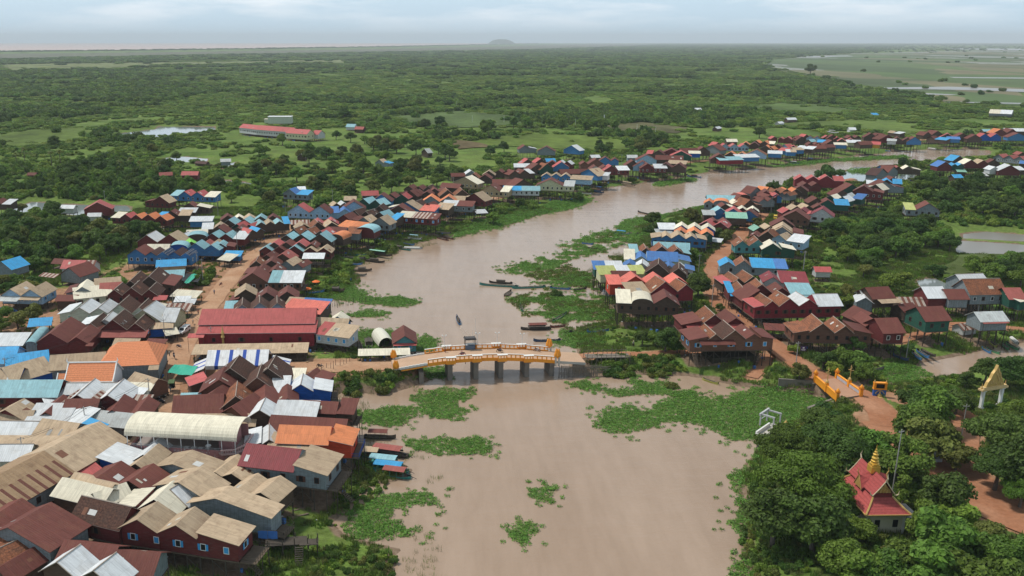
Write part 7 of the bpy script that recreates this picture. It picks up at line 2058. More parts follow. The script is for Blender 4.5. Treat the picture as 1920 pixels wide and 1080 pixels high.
def leaves_mesh(name, C, N, size, mat, up=.35, asp=1.0, cores=None):
    """diamond leaves at points C facing N"""
    n = len(C)
    N = N + RNG.normal(0, .55, (n, 3)); N[:, 2] += up
    N /= np.linalg.norm(N, axis=1)[:, None] + 1e-9
    r = RNG.normal(0, 1, (n, 3)); T = np.cross(N, r); T /= np.linalg.norm(T, axis=1)[:, None] + 1e-9
    B = np.cross(N, T)
    s = (size * RNG.uniform(.6, 1.35, n))[:, None]
    V = np.stack([C - T * s * asp, C - B * s * .62 + N * s * .12, C + T * s * asp, C + B * s * .62 + N * s * .12], 1).reshape(-1, 3)
    Fc = np.arange(n * 4).reshape(n, 4)
    ex = []
    if cores is not None:
        me0 = bmesh.new(); bmesh.ops.create_icosphere(me0, subdivisions=2, radius=1); 
        iv = np.array([v.co[:] for v in me0.verts]); it = [[v.index for v in f.verts] for f in me0.faces]; me0.free()
        for c, rr in cores:
            off = len(V); w_ = iv * rr * (1 + .22 * np.sin(iv[:, :1] * 5 + c[0]) * np.cos(iv[:, 1:2] * 4 + c[1]))
            V = np.concatenate([V, w_ + c]); ex += [[i + off for i in t] for t in it]
    me = bpy.data.meshes.new(name)
    me.from_pydata(V.tolist(), [], Fc.tolist() + ex)
    me.materials.append(mat); me.update()
    return me
def tree_kind(kind, mat, R_, n, leaf, seed, hgt, trunk=True):
    """one kind of tree, crown centre above the root; returns crown and trunk meshes"""
    g = np.random.default_rng(seed)
    lob = []
    if kind == 'rain':
        nl, fz = 34, .34
    elif kind == 'bushy': nl, fz = 22, .78
    elif kind == 'tall': nl, fz = 20, 1.25
    elif kind == 'cone': nl, fz = 14, 1.2
    else: nl, fz = 14, .6
    while len(lob) < nl:
        p = g.uniform(-1, 1, 3)
        if np.linalg.norm(p) > 1 or (p[2] < -.55): continue
        if kind == 'cone' and math.hypot(p[0], p[1]) > .55 * (1 - p[2]) + .12: continue
        rad = R_ * (.24 if kind == 'rain' else .30) * g.uniform(.65, 1.3)
        q = np.array([p[0] * R_ * .84, p[1] * R_ * .84, p[2] * R_ * fz * .8])
        if kind == 'rain': q[2] += -(p[0] ** 2 + p[1] ** 2) * R_ * .22
        lob.append((q, rad))
    tot = sum(r ** 2 for _, r in lob)
    Cs, Ns = [], []
    for q, rad in lob:
        m = int(n * rad ** 2 / tot)
        d = g.normal(0, 1, (m, 3)); d /= np.linalg.norm(d, axis=1)[:, None]
        d[:, 2] = np.where(d[:, 2] < -.35, -d[:, 2], d[:, 2])
        rr = rad * g.uniform(.62, 1.12, m)[:, None]
        fl = np.array([1.15, 1.15, .62 if kind == 'rain' else .9])
        Cs.append(q + d * rr * fl); Ns.append(d)
    C = np.concatenate(Cs); N = np.concatenate(Ns)
    zc = hgt - R_ * fz * .8
    C[:, 2] += zc
    cores = [(q + np.array([0, 0, zc]), rad * .62) for q, rad in lob]
    crown = leaves_mesh('crown', C, N, leaf, mat, .35, 1.0, cores)
    mb = MB(); zt = max(1.2, zc - R_ * fz * .35)
    mb.tube([(0, 0, -.6), (.05 * R_, 0, zt * .5), (0, .04 * R_, zt)], [.10 * R_ * .75 + .08, .07 * R_ * .7 + .06, .05 * R_ + .04], 7)
    for i in range(6):
        q, rad = lob[i * len(lob) // 6]
        mb.tube([(0, .04 * R_, zt * .8), (q[0] * .5, q[1] * .5, (zt + zc + q[2]) / 2), (q[0], q[1], zc + q[2])], [.05 * R_ + .03, .035 * R_ + .02, .03], 5)
    return crown, mb.mesh('trunk', [BARK]), R_, hgt
TK = {}
def add_kind(key, words, *variants): TK[key] = (words, [tree_kind(*v) for v in variants])
add_kind('rain', 'spreading rain tree', ('rain', LEAF['rain'], 8.5, 17000, .29, 1, 11.5), ('rain', LEAF['rain'], 8.0, 16000, .29, 2, 11), ('rain', LEAF['dark'], 7.5, 15000, .29, 3, 10.5))
add_kind('bushy', 'bushy green tree', ('bushy', LEAF['mid'], 4.2, 5600, .29, 4, 7.2), ('bushy', LEAF['mid'], 4.4, 5600, .29, 5, 7.0), ('bushy', LEAF['dark'], 4.2, 3600, .36, 6, 7.4), ('bushy', LEAF['mid'], 4.0, 3200, .38, 16, 6.4))
add_kind('dark', 'dark green tree', ('bushy', LEAF['dark'], 4.6, 6000, .29, 7, 8.0), ('bushy', LEAF['dark'], 4.4, 6000, .29, 8, 7.4), ('low', LEAF['dark'], 4.8, 3600, .36, 9, 6.0))
add_kind('olive', 'olive green tree', ('bushy', LEAF['olive'], 4.0, 3200, .38, 10, 6.4), ('low', LEAF['olive'], 4.2, 3000, .38, 11, 5.6))
add_kind('light', 'pale green tree', ('bushy', LEAF['light'], 3.4, 2800, .34, 12, 6.2), ('low', LEAF['light'], 3.8, 2800, .36, 13, 5.0))
add_kind('tall', 'bamboo clump', ('tall', LEAF['mid'], 4.0, 4200, .40, 14, 9.5), ('tall', LEAF['mid'], 4.2, 4200, .40, 15, 9.0))
add_kind('cone', 'lime green cone shaped tree', ('cone', LEAF['lime'], 2.6, 2600, .26, 17, 6.4))
def palm_kind(seed):
    g = np.random.default_rng(seed); mb = MB(); hh = 8.0
    for i in range(20):
        a = i * 2.399; el_ = g.uniform(-.4, 1.1); L_ = 2.4
        for s in range(4):
            t0, t1 = s / 4, (s + 1) / 4
            def P_(t): return Vector((math.cos(a) * L_ * t * math.cos(el_), math.sin(a) * L_ * t * math.cos(el_), hh + L_ * t * math.sin(el_) - 1.3 * t * t))
            w0, w1 = .42 * math.sin(.3 + 2.6 * t0), .42 * math.sin(.3 + 2.6 * t1) * (0 if s == 3 else 1)
            n_ = Vector((-math.sin(a), math.cos(a), 0))
            mb.face([P_(t0) - n_ * w0, P_(t1) - n_ * w1, P_(t1), P_(t0)]); mb.face([P_(t0), P_(t1), P_(t1) + n_ * w1 - Vector((0, 0, .1)), P_(t0) + n_ * w0 - Vector((0, 0, .1))])
    tb = MB(); tb.tube([(0, 0, -.5), (.15, 0, hh * .5), (0, 0, hh)], [.22, .17, .15], 7)
    return mb.mesh('crown', [LEAF['olive']]), tb.mesh('trunk', [BARK]), 2.6, 9
TK['palm'] = ('grey green sugar palm', [palm_kind(3), palm_kind(4)])
TREES = []
def plant(x, y, key, rad=None, label=None, zone='', px=None, hs=1.0, group=None):
    words, vs = TK[key]
    cr, tr, R_, hh = vs[random.randrange(len(vs))]
    s = (rad / R_) if rad else random.uniform(.8, 1.2)
    z = hz(x, y)
    q = px_of((x, y, z + hh * s * .6))
    nm = 'palm_tree' if key == 'palm' else 'bamboo_clump' if key == 'tall' else 'tree'
    r = thing(nm, (x, y, z - .1), label or f'{words} {zone}', nm.replace('_', ' '), group, random.uniform(0, 6.3), ref=(q[0], q[1], zone))
    r.scale = (s, s, s * hs)
    link('trunk', tr, r); link('crown', cr, r)
    TREES.append((x, y, R_ * s)); return r
def plant_px(x, y, rpx, key, zone, hs=1.0, label=None):
    """a tree whose crown centre is seen at a spot"""
    R_, hh = TK[key][1][0][2], TK[key][1][0][3]
    d = at(x, y, 5); ppm = px_of(d)[2]; rad = rpx / ppm; s = rad / R_
    for _ in range(3):
        p = at(x, y, 2 + hh * s * hs * .62); ppm = px_of(p)[2]; rad = rpx / ppm; s = rad / R_
    return plant(p.x, p.y, key, rad, label, zone, hs=hs)
ZT = 'beside the temple'
for x, y, r, k_ in ((1500, 905, 84, 'rain'), (1480, 845, 62, 'rain'), (1560, 845, 66, 'rain'), (1455, 965, 62, 'dark'), (1530, 980, 66, 'dark'), (1550, 792, 40, 'dark'), (1545, 805, 50, 'rain'),
                    (1632, 838, 46, 'bushy'), (1690, 855, 50, 'bushy'), (1600, 880, 45, 'dark')):
    plant_px(x, y, r, k_, 'between the river and the temple')
for x, y, r, k_ in ((1722, 808, 44, 'bushy'), (1750, 770, 46, 'bushy'), (1712, 778, 30, 'dark'), (1750, 830, 50, 'olive'), (1712, 744, 28, 'dark'), (1745, 754, 32, 'dark'), (1795, 750, 34, 'dark'),
                    (1850, 697, 28, 'dark'), (1888, 700, 34, 'dark'), (1928, 700, 34, 'dark'), (1812, 714, 18, 'dark')):
    plant_px(x, y, r, k_, 'around the golden gate')
for x, y, r, k_ in ((1880, 830, 72, 'rain'), (1925, 800, 60, 'rain'), (1870, 885, 56, 'rain'), (1930, 880, 60, 'dark'), (1795, 858, 36, 'olive'), (1905, 775, 30, 'bushy'), (1915, 930, 40, 'rain')):
    plant_px(x, y, r, k_, 'east of the temple road')
plant_px(1696, 925, 27, 'cone', ZT, label='lime green cone shaped tree right beside the temple porch')
for x, y, r, k_ in ((1770, 930, 46, 'bushy'), (1800, 955, 40, 'light'), (1618, 1066, 46, 'tall'), (1705, 1060, 50, 'tall'), (1765, 1010, 56, 'tall'), (1830, 1045, 60, 'bushy'), (1890, 1035, 50, 'bushy'),
                    (1590, 1060, 48, 'bushy'), (1740, 1075, 60, 'tall'), (1810, 1085, 60, 'tall'), (1670, 1085, 54, 'bushy'), (1880, 1090, 60, 'bushy'), (1578, 950, 40, 'rain'), (1608, 992, 32, 'bushy'), (1745, 978, 40, 'tall'), (1790, 1000, 44, 'bushy'), (1850, 1000, 34, 'olive'), (1560, 1030, 36, 'light')):
    plant_px(x, y, r, k_, 'in front of the temple')
for x, y, r, k_ in ((1545, 672, 24, 'dark'), (1580, 665, 26, 'bushy'), (1610, 668, 28, 'bushy'), (1598, 640, 22, 'dark'), (1630, 685, 22, 'bushy'), (1520, 640, 14, 'light'), (1490, 655, 14, 'light'), (1500, 700, 18, 'olive'), (1565, 690, 18, 'light'), (1655, 690, 14, 'light')):
    plant_px(x, y, r, k_, 'by the small orange bridge')
for x, y, r, k_ in ((1310, 535, 25, 'dark'), (1250, 635, 26, 'dark'), (1230, 630, 18, 'bushy'), (1320, 572, 9, 'light'), (1350, 580, 9, 'olive'), (1205, 630, 16, 'bushy'), (1270, 650, 14, 'dark'), (1395, 500, 14, 'olive'), (1345, 440, 14, 'dark'), (1395, 470, 16, 'bushy'), (1440, 480, 16, 'dark'),
                    (1360, 445, 14, 'olive'), (1225, 405, 15, 'dark'), (1297, 402, 15, 'olive'), (1045, 530, 14, 'dark'), (1260, 700, 15, 'olive'), (1420, 420, 12, 'olive'), (1400, 400, 10, 'light')):
    plant_px(x, y, r, k_, 'among the temple bank houses')
plant_px(1556, 318, 27, 'dark', '', 1.0, label='large dark tree rising over the red sawtooth house upriver')
plant_px(1755, 492, 18, 'dark', '', 1.0, label='lone round tree standing in the pond meadow')
def near_house(x, y, m):
    for (_, _, Lw, D, org, ang, zf, gz, near, wl, it) in HOUSES:
        dx, dy = x - org.x, y - org.y; u_ = dx * math.cos(ang) + dy * math.sin(ang); v_ = -dx * math.sin(ang) + dy * math.cos(ang)
        if -m < u_ < Lw + m and -m - 5 < v_ < D + m: return True
    return False
def thicket(poly, keys, n, zone, rmin, rmax, gap=.72):
    P = np.array(poly, float); lo, hi = P.min(0), P.max(0); got = 0; tries = 0
    W_ = ppx(poly, 1.5); area_lo, area_hi = W_.min(0), W_.max(0)
    while got < n and tries < n * 60:
        tries += 1
        x, y = RNG.uniform(area_lo, area_hi)
        if poly_sd(np.array([x]), np.array([y]), W_)[0] < 0: continue
        if y < 990 and grid(GSD, x, y) < 2: continue
        r = RNG.uniform(rmin, rmax)
        if near_house(x, y, r + 1): continue
        if any((x - a) ** 2 + (y - b) ** 2 < ((r + c) * gap) ** 2 for a, b, c in TREES): continue
        plant(x, y, keys[int(RNG.integers(len(keys)))], r, None, zone, group='trees ' + zone); got += 1
thicket([(0, 425), (60, 410), (190, 410), (270, 428), (325, 440), (255, 470), (240, 490), (120, 500), (0, 482)], ['dark', 'olive', 'dark', 'bushy'], 46, 'in the thicket behind the blue house', 3.4, 5.2)
thicket([(100, 330), (160, 312), (300, 330), (370, 345), (365, 362), (250, 368), (110, 360)], ['dark', 'bushy', 'dark'], 34, 'in the far grove by the two red huts', 3.6, 5.4)
thicket([(480, 290), (560, 258), (700, 262), (840, 290), (850, 318), (760, 335), (640, 345), (520, 345), (470, 320)], ['bushy', 'dark', 'olive', 'bushy'], 44, 'in the wood behind the market bank', 3.8, 6.0, .9)
thicket([(545, 350), (640, 345), (760, 330), (860, 315), (880, 335), (760, 365), (640, 372)], ['olive', 'bushy', 'dark'], 22, 'close behind the market bank roofs', 3.2, 4.8)
thicket([(1540, 450), (1580, 430), (1700, 400), (1770, 430), (1790, 475), (1740, 480), (1620, 500), (1560, 490)], ['dark', 'mid' if 0 else 'bushy', 'bushy', 'dark'], 34, 'in the thicket behind the temple bank', 3.8, 5.6)
thicket([(1700, 330), (1820, 345), (1925, 360), (1925, 420), (1800, 415), (1740, 390)], ['dark', 'bushy', 'dark'], 26, 'in the wood around the lone grey house', 4.0, 6.0)
thicket([(1560, 520), (1660, 505), (1720, 560), (1620, 600), (1560, 580)], ['bushy', 'olive', 'light'], 8, 'in the gardens behind the crimson stilt house', 2.4, 3.6)
thicket([(1790, 510), (1860, 490), (1925, 500), (1925, 545), (1830, 525)], ['dark', 'bushy'], 10, 'behind the white roofed yard house', 3.2, 4.6)
thicket([(0, 505), (110, 500), (160, 545), (60, 640), (0, 640)], ['bushy', 'dark', 'olive'], 14, 'around the small blue roofed house', 2.6, 4.0)
thicket([(900, 245), (1060, 232), (1060, 242), (905, 256)], ['tall'], 13, 'in the row along the rice field', 4.2, 5.4, .6)
thicket([(1090, 236), (1160, 236), (1160, 250), (1090, 246)], ['tall'], 6, 'in the short row by the rice field', 4.2, 5.4, .6)
thicket([(380, 350), (540, 345), (560, 400), (420, 380)], ['bushy', 'olive', 'light'], 10, 'beside the inland village houses', 2.8, 4.2)
thicket([(1120, 275), (1245, 265), (1260, 280), (1120, 292)], ['bushy', 'dark', 'olive'], 16, 'behind the first upriver houses', 3.6, 5.2)
for x, y in ((225, 308), (245, 304), (262, 310), (285, 305), (300, 312), (30, 295), (45, 286), (95, 292), (112, 290)): plant_px(x, y, 9, 'palm', 'in the far grove west of the village')
for x, y, k_ in ((40, 385, 'olive'), (94, 382, 'dark'), (505, 365, 'olive'), (600, 375, 'bushy'), (925, 400, 'bushy'), (100, 262, 'dark'), (330, 285, 'bushy'), (318, 255, 'dark'), (285, 275, 'olive'), (645, 210, 'dark'), (652, 225, 'bushy'), (825, 225, 'dark'), (798, 230, 'dark'),
                 (920, 280, 'dark'), (945, 272, 'dark'), (1218, 255, 'dark'), (1425, 245, 'dark'), (1640, 250, 'dark'), (1520, 128, 'dark'), (410, 335, 'dark'), (480, 312, 'dark')):
    plant_px(x, y, {'olive': 13, 'dark': 14, 'bushy': 14}[k_] * (.8 if y < 300 else 1), k_, 'standing apart on the open ground')
# ---------------------------------------------------------------- growth nobody could count
def src(me):
    o = bpy.data.objects.new(me.name, me); return o
def scatter(name, P, scl, rot, variants, label):
    """many copies of a few clumps, as one object"""
    me = bpy.data.meshes.new(name); n = len(P)
    me.vertices.add(n); me.vertices.foreach_set('co', np.asarray(P, np.float32).ravel())
    a = me.attributes.new('scl', 'FLOAT_VECTOR', 'POINT'); a.data.foreach_set('vector', np.asarray(scl, np.float32).ravel())
    a = me.attributes.new('rot', 'FLOAT_VECTOR', 'POINT'); a.data.foreach_set('vector', np.stack([np.zeros(n), np.zeros(n), rot], -1).astype(np.float32).ravel())
    a = me.attributes.new('var', 'INT', 'POINT'); a.data.foreach_set('value', RNG.integers(0, len(variants), n).astype(np.int32))
    o = link(name, me); o['kind'] = 'stuff'; o['label'] = label
    ng = bpy.data.node_groups.new(name, 'GeometryNodeTree')
    ng.interface.new_socket('Geometry', in_out='INPUT', socket_type='NodeSocketGeometry'); ng.interface.new_socket('Geometry', in_out='OUTPUT', socket_type='NodeSocketGeometry')
    N = ng.nodes.new; Lk = ng.links.new
    gi, go, jn = N('NodeGroupInput'), N('NodeGroupOutput'), N('GeometryNodeJoinGeometry')
    def attr(nm, ty):
        q = N('GeometryNodeInputNamedAttribute'); q.data_type = ty; q.inputs['Name'].default_value = nm
        return [s for s in q.outputs if s.enabled and s.name == 'Attribute'][0]
    A_s, A_r, A_v = attr('scl', 'FLOAT_VECTOR'), attr('rot', 'FLOAT_VECTOR'), attr('var', 'INT')
    for i, v in enumerate(variants):
        oi = N('GeometryNodeObjectInfo'); oi.inputs['Object'].default_value = v; oi.inputs['As Instance'].default_value = False
        cm = N('FunctionNodeCompare'); cm.data_type = 'INT'; cm.operation = 'EQUAL'
        ii = [s for s in cm.inputs if s.enabled and s.type == 'INT']; Lk(A_v, ii[0]); ii[1].default_value = i
        ip = N('GeometryNodeInstanceOnPoints'); Lk(gi.outputs[0], ip.inputs['Points']); Lk(cm.outputs[0], ip.inputs['Selection']); Lk(oi.outputs['Geometry'], ip.inputs['Instance'])
        Lk(A_r, ip.inputs['Rotation']); Lk(A_s, ip.inputs['Scale']); Lk(ip.outputs[0], jn.inputs[0])
    Lk(jn.outputs[0], go.inputs[0])
    md = o.modifiers.new('spread', 'NODES'); md.node_group = ng
    return o
def clump(name, mat, R_, hgt, n, leaf, seed, dome=True):
    g = np.random.default_rng(seed)
    cores = []; Cs, Ns = [], []
    nl = 7
    for i in range(nl):
        a = g.uniform(0, 6.3); r = R_ * .6 * math.sqrt(g.random()); q = np.array([math.cos(a) * r, math.sin(a) * r, hgt * g.uniform(.3, .62)]); rad = R_ * g.uniform(.32, .5)
        m = n // nl
        d = g.normal(0, 1, (m, 3)); d /= np.linalg.norm(d, axis=1)[:, None]; d[:, 2] = np.abs(d[:, 2]) - .25
        Cs.append(q + d * np.array([rad, rad, hgt * .42]) * g.uniform(.75, 1.1, (m, 1))); Ns.append(d); cores.append((q - np.array([0, 0, hgt * .12]), np.array([rad, rad, hgt * .4]) * .72))
    return src(leaves_mesh(name, np.concatenate(Cs), np.concatenate(Ns), leaf, mat, .4, 1.0, cores))
BUSH = [clump('bush', LEAF['mid'], 2.0, 2.2, 330, .34, 21), clump('bush', LEAF['light'], 1.8, 1.8, 300, .34, 22), clump('bush', LEAF['dark'], 2.2, 2.6, 340, .36, 23), clump('bush', LEAF['olive'], 1.9, 2.0, 300, .34, 24)]
WOODC = [clump('wood_clump', LEAF['light'], 1.0, 1.0, 420, .13, 25), clump('wood_clump', LEAF['mid'], 1.0, 1.0, 420, .13, 26), clump('wood_clump', LEAF['mid'], 1.0, 1.1, 420, .13, 27)]
WOODT = [clump('wood_clump', LEAF['dark'], 1.0, 1.15, 460, .13, 28), clump('wood_clump', LEAF['mid'], 1.0, 1.05, 460, .13, 29)]
def blades(name, mat, n, h, spread, w_, seed, bend=.4):
    g = np.random.default_rng(seed); mb = MB()
    for i in range(n):
        a, r = g.uniform(0, 6.3), spread * math.sqrt(g.random()); x, y = math.cos(a) * r, math.sin(a) * r; t = g.uniform(0, 6.3); hh = h * g.uniform(.6, 1.2); b = bend * hh * g.random(); d = g.uniform(0, 6.3)
        mb.face([(x - math.cos(t) * w_, y - math.sin(t) * w_, 0), (x + math.cos(t) * w_, y + math.sin(t) * w_, 0), (x + math.cos(d) * b, y + math.sin(d) * b, hh)])
    return src(mb.mesh(name, [mat]))
GRASS = [blades('tuft', LEAF['grass'], 46, .75, .75, .09, 31), blades('tuft', LEAF['mid'], 46, .6, .8, .10, 32), blades('tuft', LEAF['reed'], 40, .8, .7, .08, 33)]
REED = [blades('reed_tuft', LEAF['reed'], 12, 1.1, .8, .04, 34, .2), blades('reed_tuft', LEAF['grass'], 12, .8, .9, .045, 35, .3)]
def hya_clump(seed):
    g = np.random.default_rng(seed); n = 26
    a = g.uniform(0, 6.3, n); r = .62 * np.sqrt(g.random(n)); C = np.stack([np.cos(a) * r, np.sin(a) * r, g.uniform(.08, .42, n)], -1)
    N = np.stack([np.cos(a) * .5, np.sin(a) * .5, np.ones(n)], -1)
    return src(leaves_mesh('hyacinth_leaves', C, N, .17, LEAF['hya'], .2, 1.0))
HYA = [hya_clump(41), hya_clump(42), hya_clump(43)]
def jit(lo, hi, s):
    nx, ny = max(1, int((hi[0] - lo[0]) / s)), max(1, int((hi[1] - lo[1]) / s))
    X, Y = np.meshgrid(np.arange(nx), np.arange(ny))
    X = lo[0] + (X + RNG.uniform(0, 1, X.shape)) * s; Y = lo[1] + (Y + RNG.uniform(0, 1, Y.shape)) * s
    return X.ravel(), Y.ravel()
NO = [poly for poly in []]
def clear_of_roofs(X, Y, m=1.0, fr=0):
    ok = np.ones(len(X), bool)
    for (_, _, Lw, D, org, ang, zf, gz, near, wl, it) in HOUSES:
        dx, dy = X - org.x, Y - org.y; u_ = dx * math.cos(ang) + dy * math.sin(ang); v_ = -dx * math.sin(ang) + dy * math.cos(ang)
        ok &= ~((u_ > -m) & (u_ < Lw + m) & (v_ > -m - fr) & (v_ < D + m))
    return ok
def clear_of_roads(X, Y, m=1.0):
    ok = np.ones(len(X), bool)
    for n, p, z, hw in ROADW: ok &= line_d(X, Y, p) > hw + m
    return ok
FLDW = [ppx(p, 1.5) for _, p, _, _ in FIELDS]
def s3(s, zs=1.0): s = np.asarray(s); return np.stack([s, s, s * zs], -1)
# trodden earth below the stilt houses
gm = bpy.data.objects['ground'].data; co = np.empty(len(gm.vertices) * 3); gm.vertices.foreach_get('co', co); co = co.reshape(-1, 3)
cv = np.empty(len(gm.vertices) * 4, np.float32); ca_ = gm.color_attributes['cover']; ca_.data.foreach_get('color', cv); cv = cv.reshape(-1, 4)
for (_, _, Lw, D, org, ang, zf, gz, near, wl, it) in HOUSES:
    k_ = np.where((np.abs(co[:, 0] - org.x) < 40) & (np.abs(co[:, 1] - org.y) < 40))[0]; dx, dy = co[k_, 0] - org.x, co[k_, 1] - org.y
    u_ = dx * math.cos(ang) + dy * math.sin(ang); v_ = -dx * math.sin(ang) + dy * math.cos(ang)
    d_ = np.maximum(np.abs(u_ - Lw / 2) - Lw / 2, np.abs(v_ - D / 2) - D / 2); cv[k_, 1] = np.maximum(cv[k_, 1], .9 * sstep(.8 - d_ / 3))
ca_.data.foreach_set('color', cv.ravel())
# --- floating hyacinth, one drifting mat each
MATS_H = [('broad hyacinth raft across the creek mouth', [(1125, 800), (1130, 770), (1175, 765), (1225, 768), (1228, 750), (1290, 742), (1345, 752), (1380, 735), (1420, 728), (1480, 723), (1540, 738), (1552, 760), (1500, 775), (1490, 788), (1440, 812), (1425, 827), (1390, 827), (1350, 812), (1300, 795), (1260, 788), (1225, 785), (1228, 800), (1180, 812), (1140, 808)]),
    ('thin hyacinth strip below the footpath bank', [(1128, 729), (1200, 732), (1300, 731), (1303, 739), (1200, 740), (1150, 738)]),
    ('curled hyacinth strip in the shallow bay', [(1188, 704), (1203, 720), (1270, 721), (1268, 728), (1212, 729), (1186, 716)]),
    ('small hyacinth patch near the timber crib', [(1073, 722), (1095, 711), (1128, 722), (1122, 733), (1095, 731)]),
    ('hyacinth fringe along the rain trees', [(1420, 828), (1442, 830), (1432, 862), (1424, 880), (1388, 908), (1373, 893), (1405, 878), (1414, 850)]),
    ('narrow hyacinth edging along the temple shore', [(1384, 905), (1402, 945), (1402, 1000), (1404, 1088), (1388, 1088), (1386, 1000), (1384, 945)]),
    ('crescent shaped hyacinth mat round a pool', [(655, 990), (668, 955), (700, 930), (745, 922), (800, 922), (832, 930), (818, 942), (765, 948), (728, 960), (724, 975), (765, 988), (788, 990), (760, 1005), (700, 1010), (662, 1003)]),
    ('hyacinth mat beside the roofed wooden boat', [(663, 792), (668, 770), (720, 764), (772, 765), (768, 790), (722, 799)]),
    ('hyacinth mat below the bridge piers', [(778, 742), (830, 729), (885, 731), (882, 746), (862, 756), (877, 771), (850, 786), (812, 782), (790, 765)]),
    ('hyacinth mat with ragged tip by the moored boats', [(765, 830), (820, 822), (900, 824), (922, 835), (902, 849), (830, 852), (775, 846)]),
    ('hyacinth tongue pointing into the river above the bridge', [(585, 560), (610, 530), (655, 528), (680, 550), (700, 557), (740, 556), (782, 567), (762, 574), (700, 571), (640, 563)]),
    ('small oval hyacinth mat above the boat house', [(637, 590), (690, 581), (728, 587), (712, 596), (650, 595)]),
    ('hyacinth mat behind the moored wooden boats', [(652, 645), (665, 625), (695, 616), (735, 622), (740, 650), (690, 656)]),
    ('hyacinth mat beside the floating house', [(782, 640), (800, 629), (826, 639), (802, 656), (780, 656)]),
    ('hyacinth mat beneath the bridge deck', [(792, 690), (840, 688), (840, 706), (798, 709)]),
    ('long hyacinth strip along the market bank', [(848, 446), (858, 428), (930, 413), (1000, 393), (1060, 378), (1117, 371), (1092, 386), (1000, 406), (930, 427)]),
    ('hyacinth point in the upper marsh', [(930, 506), (985, 489), (1050, 474), (1100, 462), (1125, 470), (1060, 492), (1040, 503), (975, 513)]),
    ('hyacinth strip at the marsh edge', [(1050, 463), (1105, 440), (1180, 424), (1235, 436), (1200, 452), (1130, 468)]),
    ('hyacinth strip behind the green boats', [(1000, 530), (1080, 511), (1150, 518), (1155, 540), (1080, 548)]),
    ('hyacinth strip in the middle marsh', [(958, 562), (1050, 549), (1155, 556), (1155, 572), (1050, 571)]),
    ('hyacinth strip beside the roofed longboat', [(988, 584), (1060, 573), (1150, 582), (1140, 598), (1050, 604), (1025, 592)]),
    ('hyacinth mat behind the bridge end', [(1042, 642), (1058, 622), (1120, 618), (1150, 626), (1160, 648), (1100, 656)]),
    ('hyacinth strip by the riverside tree', [(1160, 428), (1175, 412), (1260, 400), (1320, 385), (1345, 388), (1290, 402), (1235, 418)]),
    ('small hyacinth island in midstream', [(952, 990), (975, 975), (1003, 985), (995, 1005), (985, 1025), (965, 1008)]),
    ('tiny hyacinth tuft in midstream', [(998, 915), (1020, 908), (1042, 915), (1030, 928), (1040, 940), (1015, 938)]),
    ('far bank hyacinth strip by the big tree', [(1585, 322), (1640, 315), (1720, 316), (1705, 326), (1640, 328)]),
    ('far bank hyacinth strip below the stilts', [(1440, 315), (1500, 305), (1560, 299), (1690, 292), (1705, 296), (1560, 303), (1480, 312)]),
    ('green strip by the creek boats', [(1640, 720), (1655, 690), (1700, 680), (1745, 700), (1720, 718)]),
    ('hyacinth mat between the boats and market bank', [(1225, 345), (1290, 334), (1310, 338), (1235, 350)])]
nh = 0
for lb, poly in MATS_H:
    W_ = ppx(poly, .1); lo, hi = W_.min(0), W_.max(0); d0 = lo[1]
    s = .62 if d0 < 330 else .9 if d0 < 480 else 1.5
    X, Y = jit(lo - 2, hi + 2, s)
    sd = poly_sd(X, Y, W_) + .6 + (fbm(X, Y, 5, 5) - .5) * 4.2
    k_ = (sd > 0) & (fbm(X, Y, 3.2, 8) > (.46 if 'marsh' in lb or 'green boats' in lb or 'longboat' in lb else .20)) & ((sd > 1.5) | (RNG.random(len(X)) < .7)) | ((sd > -4) & (RNG.random(len(X)) < .035 + .1 * (fbm(X, Y, 2.2, 15) > .62)))
    X, Y = X[k_], Y[k_]; g_ = np.maximum(grid(GH, X, Y), 0); k_ = g_ < (1.25 if 'market bank' in lb else .9); X, Y, g_ = X[k_], Y[k_], g_[k_]
    nh += len(X)
    hgt = .6 + .9 * fbm(X, Y, 4, 12)
    scatter('water_hyacinth', np.stack([X, Y, g_ - .04], -1), s3(s * 1.45 * RNG.uniform(.8, 1.3, len(X)), 1) * np.stack([np.ones(len(X)), np.ones(len(X)), hgt], -1), RNG.uniform(0, 6.3, len(X)), HYA, lb)
print('hyacinth', nh)
# --- grass and undergrowth near the camera
X, Y = jit((-160, 125), (230, 460), 1.35)
sd = grid(GSD, X, Y); ok = (sd > .4) & clear_of_roads(X, Y, .6) & clear_of_roofs(X, Y, -.5)
ok &= (fbm(X, Y, 14, 21) > .36) & ((poly_sd(X, Y, MNDW[0][0]) < -6) | (RNG.random(len(X)) < .12))
X, Y = X[ok], Y[ok]; print('grass', len(X))
scatter('grass', np.stack([X, Y, grid(GH, X, Y) - .05], -1), s3(RNG.uniform(.8, 1.5, len(X))), RNG.uniform(0, 6.3, len(X)), GRASS, 'rough green grass along both river banks')
X, Y = jit((-120, 125), (220, 430), 1.5)
sd = grid(GSD, X, Y); ok = (sd > -7) & (sd < 2.5) & (fbm(X, Y, 11, 23) > .59) & (np.abs(X) < .45 * Y) & ~((X > 35) & (Y < 240))
X, Y = X[ok], Y[ok]; print('reeds', len(X))
scatter('reeds', np.stack([X, Y, np.maximum(grid(GH, X, Y), -.05)], -1), s3(RNG.uniform(.6, 1.2, len(X))), RNG.uniform(0, 6.3, len(X)), REED, 'thin reeds standing in the shallows')
